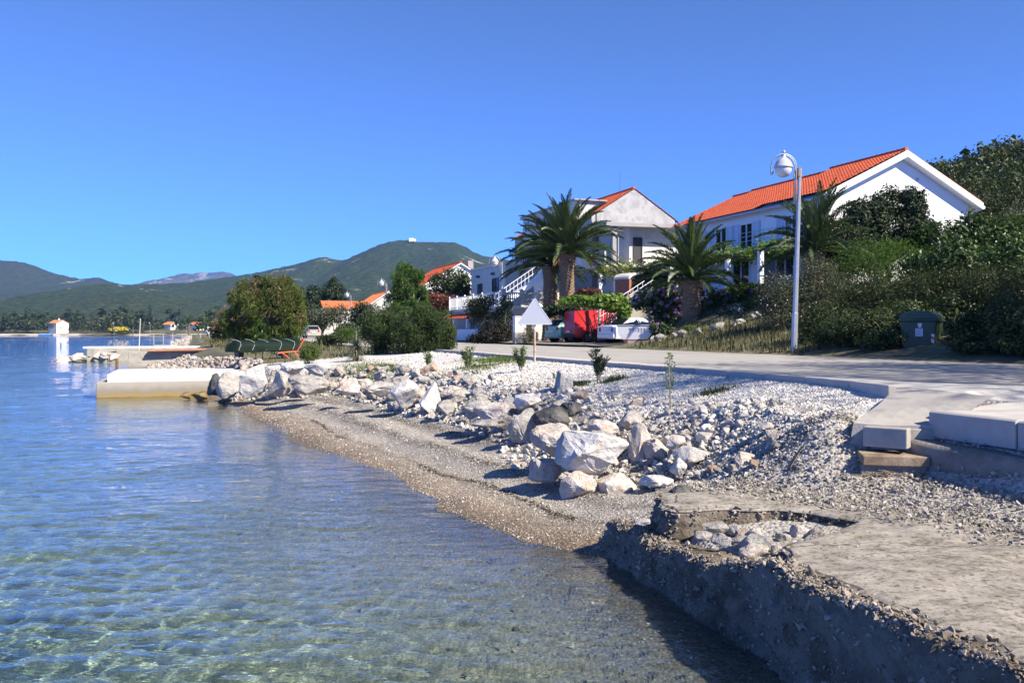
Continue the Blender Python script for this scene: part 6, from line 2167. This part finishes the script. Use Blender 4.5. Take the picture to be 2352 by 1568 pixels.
plant('dark_hedge', 'dark clipped hedge with deep red leaves left of the electric cabinet', 'hedge', [(1135, 762, 36, 24), (1112, 775, 28, 16), (1158, 770, 18, 22)], 53.5, 3000, .11, LM('dark_red_leaf', (.006, .010, .005), (.028, .022, .012), .15), per=40, foot=.02)
plant('climber', 'dark bare climbing plant on the terrace wall above the hedge', 'climber', [(1160, 700, 14, 18), (1150, 725, 24, 16)], 58, 700, .13, lm_dark, per=14, stems=5)
plant('vine_canopy', 'green vine arching over the parked red van', 'vine', [(1335, 690, 44, 8), (1385, 688, 36, 10), (1418, 696, 26, 16), (1434, 715, 13, 16), (1372, 698, 30, 8)], 48.5, 3400, .16, lm_vine, aspect=.8, per=40, stems=3, base=(5.0, 49.8))
plant('vine_canopy', 'dark creeper along the wall above the green car', 'vine', [(1290, 710, 40, 9), (1255, 716, 20, 10), (1320, 716, 30, 9)], 53, 1800, .15, lm_dark, aspect=.7, per=30, stems=0)
plant('cabinet_weeds', 'tall dry weeds right of the electric cabinet', 'weeds', [(1214, 770, 12, 20), (1226, 778, 10, 12)], 49, 500, .12, lm_dry, aspect=.15, per=16, long=(0, 0, .8), stems=0)
plant('terrace_shrub', 'red brown shrub beside the twin palm trunks', 'shrub', [(1350, 672, 22, 13), (1370, 680, 16, 10)], 56, 900, .14, lm_red, per=24)
plant('garden_tree', 'dark garden tree behind the pergola posts', 'tree', [(1510, 640, 26, 22), (1480, 632, 22, 16), (1540, 636, 20, 18)], 55, 1800, .13, lm_dark, per=30, trunk_r=.09)

# hydrangeas: every flower head a ball of petals
HM = {}
for nm, c in (('mauve', ((.36, .16, .48), (.52, .32, .62))), ('pink', ((.50, .20, .42), (.62, .36, .55))), ('pale', ((.45, .38, .40), (.55, .50, .46)))):
    P = sphere_pts(46)
    V, Fc = leaf_mesh(P * .88, P + rng.normal(size=(46, 3)) * .3, .52, .95, .1)
    HM[nm] = mesh_np('flower_head', V, Fc, LM(nm + '_hydrangea', c[0], c[1], .3))


def hydrangea(label, spec, d, n, heads, r=.105):
    root = plant('hydrangea', label, 'hydrangea', spec, d, n, .13, lm_fig, aspect=.65, per=34, stems=4, foot=.02)
    lob = px_lobes(spec, d)
    k = 0
    while k < heads:
        c = np.array(random.choice(lob))
        u = sphere_pts(1)[0]
        if u[1] > .35 or u[2] < -.45:
            continue
        p = Vector(c[:3] + u * c[3:] * random.uniform(.95, 1.12)) - root.location
        s = r * random.uniform(.65, 1.15)
        link('flower_head', HM[random.choices(('mauve', 'pink', 'pale'), (6, 3, 1))[0]], root, p, (random.random() * 6, random.random() * 6, 0), (s, s, s * .85))
        k += 1
    return root


hydrangea('mauve hydrangea bank right of the palm trunk, below the pergola', [(1640, 690, 40, 24), (1690, 700, 42, 30), (1730, 690, 26, 22), (1655, 722, 34, 22)], 42.0, 1800, 85, .135)
hydrangea('mauve hydrangea bank between the stairs and the palm trunk', [(1480, 692, 26, 20), (1520, 700, 30, 28), (1550, 715, 28, 34), (1530, 672, 22, 14)], 44.0, 1700, 80, .135)
hydrangea('small pink hydrangea right beside the white boat', [(1515, 756, 18, 13), (1538, 762, 14, 11)], 40.3, 900, 26, .085)
plant('white_flower_bush', 'white flowering daisy bush at the foot of the hydrangeas', 'shrub', [(1690, 716, 20, 13), (1672, 724, 14, 9)], 40.5, 700, .06, lm_grey, per=20, flowers=[(340, .07, lm_white, 6)])
plant('silver_bush', 'silvery lavender bush on the rock garden', 'shrub', [(1655, 740, 30, 11), (1690, 736, 24, 10)], 40, 1500, .06, LM('silver_leaf', (.14, .16, .11), (.30, .32, .26), .2), aspect=.2, per=24)
plant('lily_clump', 'clump of red lilies and sword leaves right of the hydrangeas', 'flowers', [(1735, 700, 16, 14), (1752, 706, 14, 14), (1720, 710, 14, 12)], 40.8, 500, .34, lm_young, aspect=.07, per=14, long=(0, 0, 1.4), stems=0, flowers=[(46, .10, lm_redf, 3)])
plant('small_bush', 'small bright clipped bush at the foot of the big palm', 'shrub', [(1585, 757, 18, 9)], 39.5, 700, .06, lm_young, per=24, stems=0)
for px, py, w_, k, lb in ((1520, 785, 26, 0, 'rough pale rock at the verge beside the boat'), (1548, 782, 18, 1, 'rough grey rock right of the boat'), (1600, 778, 36, 2, 'long pale rock edging the rock garden below the palm'), (1650, 776, 30, 3, 'flat pale rock right of the palm'),
                          (1698, 752, 30, 4, 'pitted rock below the white daisies'), (1745, 760, 26, 5, 'grey rock at the lilies'), (1570, 762, 22, 6, 'mossy rock at the palm foot'), (1730, 785, 20, 7, 'half shaded rock on the verge by the lamp')):
    p = at(px, py, 37.5)
    g = ground_at(p.x, p.y)
    o = link('rock', pool['g'][k % 6], None, g + Vector((0, 0, .12)))
    o.scale = (w_ * .016, w_ * .011, w_ * .010)
    o.rotation_euler = (.2, .1, k)
    tag(o, lb, 'rock', 'rocks of the rock garden')


# palms
def frond_mesh(name, L_, lift, droop, seed):
    r = np.random.default_rng(seed)
    S = np.linspace(0, 1, 15)
    ang = lift - droop * S ** 1.4
    dx = np.cos(ang) * L_ / 14
    dz = np.sin(ang) * L_ / 14
    X = np.concatenate([[0], np.cumsum(dx[:-1])])
    Z = np.concatenate([[0], np.cumsum(dz[:-1])])
    k = 64
    s = np.linspace(.12, .99, k)
    px_, pz_ = np.interp(s, S, X), np.interp(s, S, Z)
    an = np.interp(s, S, ang)
    ll = L_ * .155 * np.sin(np.pi * np.clip(s * .86 + .13, 0, 1)) ** .7
    Vs, Fs = [], []
    for i in range(k):
        t_ = Vector((math.cos(an[i]), 0, math.sin(an[i])))
        up = Vector((-math.sin(an[i]), 0, math.cos(an[i])))
        for sd_ in (-1, 1):
            dv = (t_ * .75 + Vector((0, sd_, 0)) * .62 + up * (.42 + r.normal(0, .12))).normalized()
            p = Vector((px_[i], 0, pz_[i]))
            e = p + dv * ll[i] * r.uniform(.85, 1.1) + Vector((0, 0, -.10 * ll[i]))
            mid = p.lerp(e, .45) + Vector((0, 0, .02))
            wv_ = t_.cross(dv).normalized().cross(dv).normalized() * .022 * (L_ / 3)
            b_ = len(Vs)
            Vs += [p[:], (mid + wv_)[:], e[:], (mid - wv_)[:]]
            Fs += [(b_, b_ + 1, b_ + 2), (b_, b_ + 2, b_ + 3)]
    for i in range(14):
        b_ = len(Vs)
        w0, w1 = .035 * (1 - S[i]) + .006, .035 * (1 - S[i + 1]) + .006
        Vs += [(X[i], -w0, Z[i]), (X[i], w0, Z[i]), (X[i], 0, Z[i] - w0), (X[i + 1], -w1, Z[i + 1]), (X[i + 1], w1, Z[i + 1]), (X[i + 1], 0, Z[i + 1] - w1)]
        for q in ((0, 1, 4, 3), (1, 2, 5, 4), (2, 0, 3, 5)):
            Fs += [(b_ + q[0], b_ + q[1], b_ + q[2]), (b_ + q[0], b_ + q[2], b_ + q[3])]
    return mesh_np(name, Vs, Fs, lm_palm)


FR = {}
for i, (lf, dr) in enumerate(((1.38, .4), (1.2, .75), (1.0, 1.05), (.72, 1.15), (.4, 1.1), (.05, .85))):
    FR[i] = [frond_mesh('frond', 3.0, lf, dr, 60 + i * 3 + j) for j in range(2)]
m_ptrunk = M('palm_trunk', [(.09, .055, .03), (.20, .14, .085), (.13, .088, .052)], scale=9, bump=.5, bscale=30)
m_date = M('date_orange', [(.50, .22, .03), (.40, .15, .02)], scale=9)


def palm(label, base, hgt, L_, r0, nfr, group='date palms in the gardens', dates=0, trunk=True, lean=(0, 0)):
    root = thing('date_palm', base, 0, label, 'palm tree', group)
    nz_, na = 90, 48
    Z = np.linspace(-.3, hgt, nz_)
    A = np.linspace(0, 2 * np.pi, na, endpoint=False)
    AA, ZZ = np.meshgrid(A, Z)
    u = (ZZ / hgt).clip(0, 1)
    R = r0 * (1.08 - .22 * u + .28 * np.exp(-((u - 1) / .12) ** 2) + .1 * np.exp(-(u / .08) ** 2))
    q1 = (AA * 8 / (2 * np.pi) + ZZ / (r0 * .42)) % 1
    q2 = (-AA * 8 / (2 * np.pi) + ZZ / (r0 * .42)) % 1
    R = R * (1 + .16 * (np.minimum(np.minimum(q1, 1 - q1), np.minimum(q2, 1 - q2)) * 2 - .25))
    Vt = np.stack([R * np.cos(AA) + lean[0] * u, R * np.sin(AA) + lean[1] * u, ZZ], -1).reshape(-1, 3)
    i = np.arange(nz_ * na).reshape(nz_, na)
    j = np.roll(i, -1, 1)
    Fc = np.stack([i[:-1], j[:-1], j[1:], i[1:]], -1).reshape(-1, 4)
    if trunk:
        link('trunk', mesh_np('trunk', Vt, Fc, m_ptrunk, False), root)
    top = Vector((lean[0], lean[1], hgt))
    gold = 2.39996
    for k in range(nfr):
        v = k / (nfr - 1)
        cls = min(5, int(v * 5.99))
        s = L_ / 3.0 * random.uniform(.88, 1.08) * (1 - .12 * (v < .1))
        o = link('frond', random.choice(FR[cls]), root, top + Vector((0, 0, .25 * (1 - v))), (random.uniform(-.2, .2), random.uniform(-.12, .12), k * gold + random.uniform(-.2, .2)), (s, s, s))
    for k in range(dates):
        a_ = k * 2.1
        c = top + Vector((math.cos(a_) * .5 * r0 * 2, math.sin(a_) * r0, -.1))
        e = top + Vector((math.cos(a_) * r0 * 3.2, math.sin(a_) * r0 * 2.4, -.35))
        s_ = MB()
        for q in range(14):
            s_.tube([c, c.lerp(e, .6) + Vector((0, 0, .15)), e + Vector((random.gauss(0, .16), random.gauss(0, .16), random.uniform(-.5, .05)))], [.02, .015, .012], 4)
        s_.build('date_cluster', m_date, root)
    return root


def palm_px(label, px, base_py, crown_py, d, L_, r0, nfr, **k):
    b_, c = at(px, base_py, d), at(px, crown_py, d)
    g = ground_at(b_.x, b_.y)
    b_.z = min(b_.z, g.z + .05)
    return palm(label, b_, c.z - b_.z, L_, r0, nfr, **k)


palm_px('big palm with a thick scaly trunk in front of the pergola, beside the hydrangeas', 1589, 748, 645, 41.5, 3.0, .42, 62)
palm_px('right of the twin palms left of the big one, with orange dates', 1302, 705, 585, 57, 4.1, .50, 66, dates=3)
palm_px('left of the twin palms, its crown lower than the other', 1264, 712, 612, 60, 3.9, .50, 60, dates=1)
palm_px('palm before the white gable corner, half hidden by shrubs', 1872, 690, 578, 38.5, 2.9, .4, 46)
palm_px('tiny far palm by the red roofed white house across the bay', 434, 752, 742, 420, 4.6, .4, 24)

# yucca, young oleanders, sapling
def sword(name, label, cat, px, base_py, d, n, L_, w_, mat, h0=0.0, group=None, drop=1.2):
    b_ = at(px, base_py, d)
    g = ground_at(b_.x, b_.y)
    root = thing(name, g, 0, label, cat, group)
    Vs, Fs = [], []
    for k in range(n):
        az, el = rng.uniform(0, 6.28), rng.uniform(-.6, 1.45)
        hz_ = h0 * rng.random()
        p = Vector((0, 0, hz_ + .05))
        dv = Vector((math.cos(az) * math.cos(el), math.sin(az) * math.cos(el), math.sin(el)))
        sd_ = dv.cross(Vector((0, 0, 1))).normalized() * w_
        l = L_ * rng.uniform(.6, 1.1)
        m1 = p + dv * l * .5
        e = p + dv * l + Vector((0, 0, -drop * l * .25 * math.cos(el)))
        b0 = len(Vs)
        Vs += [(p - sd_)[:], (p + sd_)[:], (m1 + sd_)[:], (m1 - sd_)[:], e[:]]
        Fs += [(b0, b0 + 1, b0 + 2), (b0, b0 + 2, b0 + 3), (b0 + 3, b0 + 2, b0 + 4)]
    link('blades', mesh_np('blades', Vs, Fs, mat), root)
    if h0:
        MB().tube([(0, 0, -.1), (0, 0, h0)], [.12, .08], 8).build('trunk', m_bark, root)
    return root


sword('yucca', 'spiky grey green yucca with dead hanging blades at the road side', 'yucca', 818, 828, 30.5, 260, .55, .02, lm_yucca, h0=.55)
for px, by, top, d, n, lb, mt in ((985, 850, 803, 24.8, 420, 'young oleander farthest left in the gravel', lm_young), (1078, 862, 806, 22.5, 520, 'young oleander second from the left in the gravel', lm_young), (1197, 870, 812, 20.5, 460, 'young oleander just left of the traffic sign, light green', lm_young), (1374, 890, 814, 17.0, 620, 'dark young oleander in the shade in the middle of the gravel', lm_dark)):
    h_ = (by - top)
    b_ = at(px, by, d)
    g = ground_at(b_.x, b_.y)
    root = thing('young_oleander', g, 0, lb, 'shrub', 'young oleanders planted in the gravel')
    hm_ = h_ * d / 2000
    st_ = MB()
    Ps, Ns, As = [], [], []
    for k in range(11):
        az = rng.uniform(0, 6.28)
        e = Vector((math.cos(az) * hm_ * .38 * rng.random(), math.sin(az) * hm_ * .38 * rng.random(), hm_ * rng.uniform(.6, 1.0)))
        st_.tube([(0, 0, -.05), e * .5 + Vector((0, 0, .05)), e], [.008, .006, .004], 4)
        for q in range(n // 11):
            u = rng.uniform(.25, 1)
            Ps.append((e * u)[:])
            v = np.array([rng.normal(0, .8), rng.normal(0, .8), .75])
            As.append(v)
            Ns.append(np.cross(v, rng.normal(size=3)))
    As = np.array(As)
    P = np.array(Ps) + As / np.linalg.norm(As, axis=1, keepdims=True) * .05
    V, Fc = leaf_mesh(P, np.array(Ns), .11 * rng.lognormal(0, .2, len(P)), .17, .05, As)
    link('leaves', mesh_np('leaves', V, Fc, mt), root)
    st_.build('stems', m_bark_pale, root)
b_ = at(1537, 916, 12.9)
g = ground_at(b_.x, b_.y)
root = thing('sapling', g, 0, 'thin staked sapling with a sparse leafy top in the white gravel', 'sapling')
MB().tube([(0, 0, -.1), (.01, 0, .3), (0, .01, .62), (.015, 0, .84)], [.012, .01, .008, .003], 6).build('trunk', m_bark_pale, root)
MB().tube([(.02, .0, -.1), (.02, 0, .5)], .007, 5).build('stake', m_bark, root)
k = 240
zz = rng.uniform(.32, .86, k)
rad = .085 * np.sin(np.clip((zz - .28) / .6, 0, 1) * math.pi) ** .6 + .01
az = rng.uniform(0, 6.28, k)
P = np.stack([np.cos(az) * rad * rng.random(k) ** .5, np.sin(az) * rad * rng.random(k) ** .5, zz], -1)
V, Fc = leaf_mesh(P, rng.normal(size=(k, 3)), .034 * rng.lognormal(0, .2, k), .5)
link('leaves', mesh_np('leaves', V, Fc, lm_young), root)
for px, py, d, lb in ((1272, 868, 18.5, 'tiny green seedling between the sign and the dark oleander'), (1813, 872, 13.2, 'tiny dark seedling in the shaded gravel right of the sapling'), (2104, 1080, 9, 'low dry weed at the foot of the retaining wall')):
    sword('seedling', lb, 'seedling', px, py, d, 26, .13, .007, lm_young if px < 1900 else lm_dry, drop=.6)


# grass: patches in the gravel, the verge and the slope
def grass(name, n, t, hgt, mat, w_=.008, lean=.5):
    k = len(n)
    x, y = n * CT - t * ST, n * ST + t * CT
    z = gz(n, t)
    az = rng.uniform(0, 6.283, k)
    h = hgt * rng.lognormal(0, .35, k)
    e = np.stack([np.cos(az) * h * lean * rng.random(k), np.sin(az) * h * lean * rng.random(k), h], -1)
    s = np.stack([-np.sin(az), np.cos(az), 0 * az], -1) * w_ * (1 + h[:, None] * 2)
    B = np.stack([x, y, z], -1)
    V = np.stack([B - s, B + s, B + e * .6 + s * .6 - [[0, 0, 0]], B + e], 1).reshape(-1, 3)
    i = np.arange(k)[:, None] * 4
    Fc = np.concatenate([i + [[0, 1, 2]], i + [[0, 2, 3]]], 1).reshape(-1, 3)
    return tag(link(name, mesh_np(name, V, Fc, mat)), kind='stuff')


def patch(spec, k):
    ns, ts = [], []
    for px, py, d, rx, rt, w_ in spec:
        p = at(px, py, d)
        n0_, t0_ = NT(p.x, p.y)
        m_ = int(k * w_)
        ns.append(rng.normal(n0_, rx * .5, m_))
        ts.append(rng.normal(t0_, rt * .5, m_))
    return np.concatenate(ns), np.concatenate(ts)


grass('grass', *patch([(840, 838, 27, .8, 2.6, 1), (890, 832, 27, .5, 2.0, .7), (1135, 832, 24.5, .5, 2.0, .6), (1095, 842, 23, .5, 1.2, .3), (1170, 828, 25, .3, 1.2, .3)], 3800), .07, lm_gr, .006)
grass('weeds', *patch([(1080, 866, 21.5, .25, .5, .25), (985, 855, 24, .3, .6, .3), (930, 850, 25.5, .3, .6, .3), (1410, 885, 16.6, .3, .3, .5), (1330, 885, 17, .2, .25, .3), (1640, 902, 13.5, .3, .2, .4), (1010, 872, 22, .3, .5, .25)], 900), .07, lm_mid, .006)
k = 30000
n_, t_ = rng.uniform(17.5, 27, k), rng.uniform(14, 40, k)
ok_ = fbm(n_, t_, .8, 91) > -.2
ok_ &= ~((np.abs(n_ - 18.5) < 1.9) & (t_ < 22) & (t_ > 14)) & ~((t_ > 33.5) & (n_ < np.interp(t_, [34, 36, 42], [19.8, 21, 25])))
grass('verge_grass', n_[ok_], t_[ok_], .13, lm_dry, .008)
k = 9000
n_, t_ = rng.uniform(17.5, 26, k), rng.uniform(-2, 40, k)
ok_ = ~((n_ < 20.3) & (t_ < 22) & (t_ > 12)) & ~((t_ > 33.5) & (n_ < np.interp(t_, [34, 36, 42], [19.8, 21, 25])))
grass('verge_weeds', n_[ok_], t_[ok_], .22, lm_mid, .014)
k = 7000
t_ = rng.uniform(33, 120, k)
n_ = np.interp(t_, KT, KG) + rng.uniform(.3, 7.2, k)
ok_ = (n_ < 8.4) & (fbm(n_, t_, .5, 92) > -.1)
grass('shore_grass', n_[ok_], t_[ok_], .16, lm_dry, .02)
t_ = rng.uniform(33, 160, 5000)
n_ = np.interp(t_, KT, KG) + rng.uniform(.5, 7.2, 5000)
ok_ = (n_ < 8.2) & (fbm(n_, t_, .5, 93) > .1)
grass('shore_weeds', n_[ok_], t_[ok_], .2, lm_gr, .02)


# scrub on the hillside, and the woods across the bay
def clumps(name, P, R, per, leaf, mat):
    k = len(P)
    u = rng.normal(size=(k, per, 3))
    u /= np.linalg.norm(u, axis=2, keepdims=True)
    u[..., 2] = np.abs(u[..., 2]) * 1.0 - .1
    rr3 = rng.uniform(.7, 1.05, (k, per, 1))
    Q = (P[:, None] + u * rr3 * R[:, None, None] * [[[1, 1, .95]]]).reshape(-1, 3)
    nr = (u + rng.normal(size=u.shape) * .5).reshape(-1, 3)
    V, Fc = leaf_mesh(Q, nr, (leaf * np.repeat(R, per)) * rng.lognormal(0, .25, k * per), .75)
    return tag(link(name, mesh_np(name, V, Fc, mat)), kind='stuff')


k = 5200
t_ = rng.uniform(2, 95, k)
n_ = rng.uniform(41, 112, k)
x_, y_ = n_ * CT - t_ * ST, n_ * ST + t_ * CT
ok_ = ~((n_ < 46) & (t_ > 33) & (t_ < 82)) & (x_ / y_ > .1) & (x_ / y_ < .85)
n_, t_ = n_[ok_], t_[ok_]
R = rng.lognormal(math.log(1.15), .35, len(n_))
clumps('hillside_scrub', np.stack([n_ * CT - t_ * ST, n_ * ST + t_ * CT, gz(n_, t_)], -1), R, 100, .17, lm_dull)
k = 900
t_ = rng.uniform(82, 330, k)
n_ = rng.uniform(24, 120, k)
x_, y_ = n_ * CT - t_ * ST, n_ * ST + t_ * CT
ok_ = x_ / y_ < .12
t_, n_ = t_[ok_], n_[ok_]
k = len(n_)
R = rng.lognormal(math.log(1.9), .35, k)
clumps('roadside_wood', np.stack([n_ * CT - t_ * ST, n_ * ST + t_ * CT, gz(n_, t_) + R * .3], -1), R, 46, .3, lm_mid)
k = 3200
x_ = rng.uniform(-760, 30, k)
y_ = 588 + 420 * rng.random(k) ** 1.7
x_ *= y_ / 800
y0_ = 572 + 10 * np.sin(x_ * .02)
hx_ = 1176 + 2000 * x_ / y_
ok_ = (y_ > y0_ + 16) & ~((hx_ > 88) & (hx_ < 162) & (y_ < 625)) & ~((((hx_ > 362) & (hx_ < 408)) | ((hx_ > 424) & (hx_ < 468))) & (y_ < 660))
x_, y_ = x_[ok_], y_[ok_]
R = rng.lognormal(math.log(3.9), .42, len(x_))
clumps('far_wood', np.stack([x_, y_, 2.0 + .012 * (y_ - 580) + R * .5], -1), R, 44, .3, lm_dull)
k = 420
t_ = rng.uniform(300, 560, k)
n_ = rng.uniform(6, 150, k)
R = rng.lognormal(math.log(3.0), .35, k)
clumps('point_wood', np.stack([n_ * CT - t_ * ST, n_ * ST + t_ * CT, 2.5 + .03 * n_ + R * .4], -1), R, 44, .3, lm_mid)
# trees that stand out in the far wood
i = 0
FT = {}
for px, py, d, r_px, kd in ((20, 735, 590, 14, 'd'), (62, 727, 640, 16, 'd'), (96, 735, 600, 12, 'm'), (160, 722, 650, 14, 'd'), (178, 728, 620, 14, 'm'), (205, 738, 585, 12, 'g'), (240, 726, 640, 16, 'd'), (272, 722, 650, 18, 'm'), (305, 740, 585, 15, 'm'), (330, 728, 610, 15, 'd'), (345, 722, 560, 7, 'c'),
                            (365, 745, 520, 12, 'm'), (395, 718, 600, 14, 'd'), (402, 742, 480, 10, 'm'), (410, 735, 520, 8, 'c'), (455, 750, 420, 10, 'm'), (470, 732, 480, 12, 'd'), (492, 745, 380, 10, 'm'), (385, 752, 440, 9, 'g'), (130, 742, 570, 9, 'g'), (150, 748, 562, 8, 'm'), (8, 752, 577, 9, 'm'), (80, 750, 570, 9, 'g')):
    if px < 420:
        d = max(d, 632 if 84 < px < 165 else 668 if 362 < px < 408 else 588)
    r = r_px * d / 2000
    c = at(px, py, d)
    key = kd + str(i % 2)
    if key not in FT:
        lob = [(0, 0, 0, 1, 1, .8), (.5, .1, -.3, .7, .7, .6), (-.55, 0, -.3, .7, .7, .6)] if kd != 'c' else [(0, 0, .6, .5, .5, .9), (0, 0, -.5, .8, .8, .9)]
        P, nr, _ = cloud(lob, 420, .22, 24, .3, .1)
        V, Fc = leaf_mesh(P, nr, .3 * rng.lognormal(0, .25, 420), .7)
        FT[key] = (mesh_np('crown', V, Fc, {'d': lm_dark, 'm': lm_mid, 'g': lm_grey, 'c': lm_con}[kd]), MB().tube([(0, 0, -1.9), (.05, 0, 0)], [.12, .05], 6))
    o = thing('far_tree', c, 0, 'x', 'tree', 'trees along the far shore')
    link('crown', FT[key][0], o, None, (0, 0, i), (r, r, r * (1 if kd != 'c' else 1.7)))
    tr_ = FT[key][1].build('trunk', m_bark, o)
    tr_.scale = (r, r, r)
    o['label'] = {'d': 'dark tree', 'm': 'green tree', 'g': 'olive tree', 'c': 'narrow cypress'}[kd] + ' across the bay, ' + ('in the far left corner' if px < 50 else 'left of the lone white house' if px < 105 else 'just right of the lone white house' if px < 215 else 'above the yellow bush' if px < 285 else 'right of the yellow bush' if px < 362 else 'left of the red roofed houses' if px < 396 else 'between the red roofed houses' if px < 430 else 'by the red roofed houses' if px < 460 else 'by the pink tamarisk') + (', by water' if py > 737 else '') + (' and low' if r_px < 10 else '')
    i += 1
plant('broom_bush', 'bright yellow flowering bush on the shore across the bay', 'shrub', [(268, 757, 15, 5), (285, 756, 11, 4)], 580, 420, 1.1, lm_gr, aspect=.7, per=20, stems=0, flowers=[(1500, 1.2, lm_yel, 20)])
o = thing('rowing_boat', at(104, 770.5, 545), 0, 'tiny light blue boat lying off the far shore', 'boat')
MB().prism([(-4, -.8, 0), (4, -.8, 0), (5, -.8, 1.1), (-4.4, -.8, 1.0)], (0, 1.6, 0)).build('hull', bpy.data.materials['light_blue_paint'], o, bevel=.2)
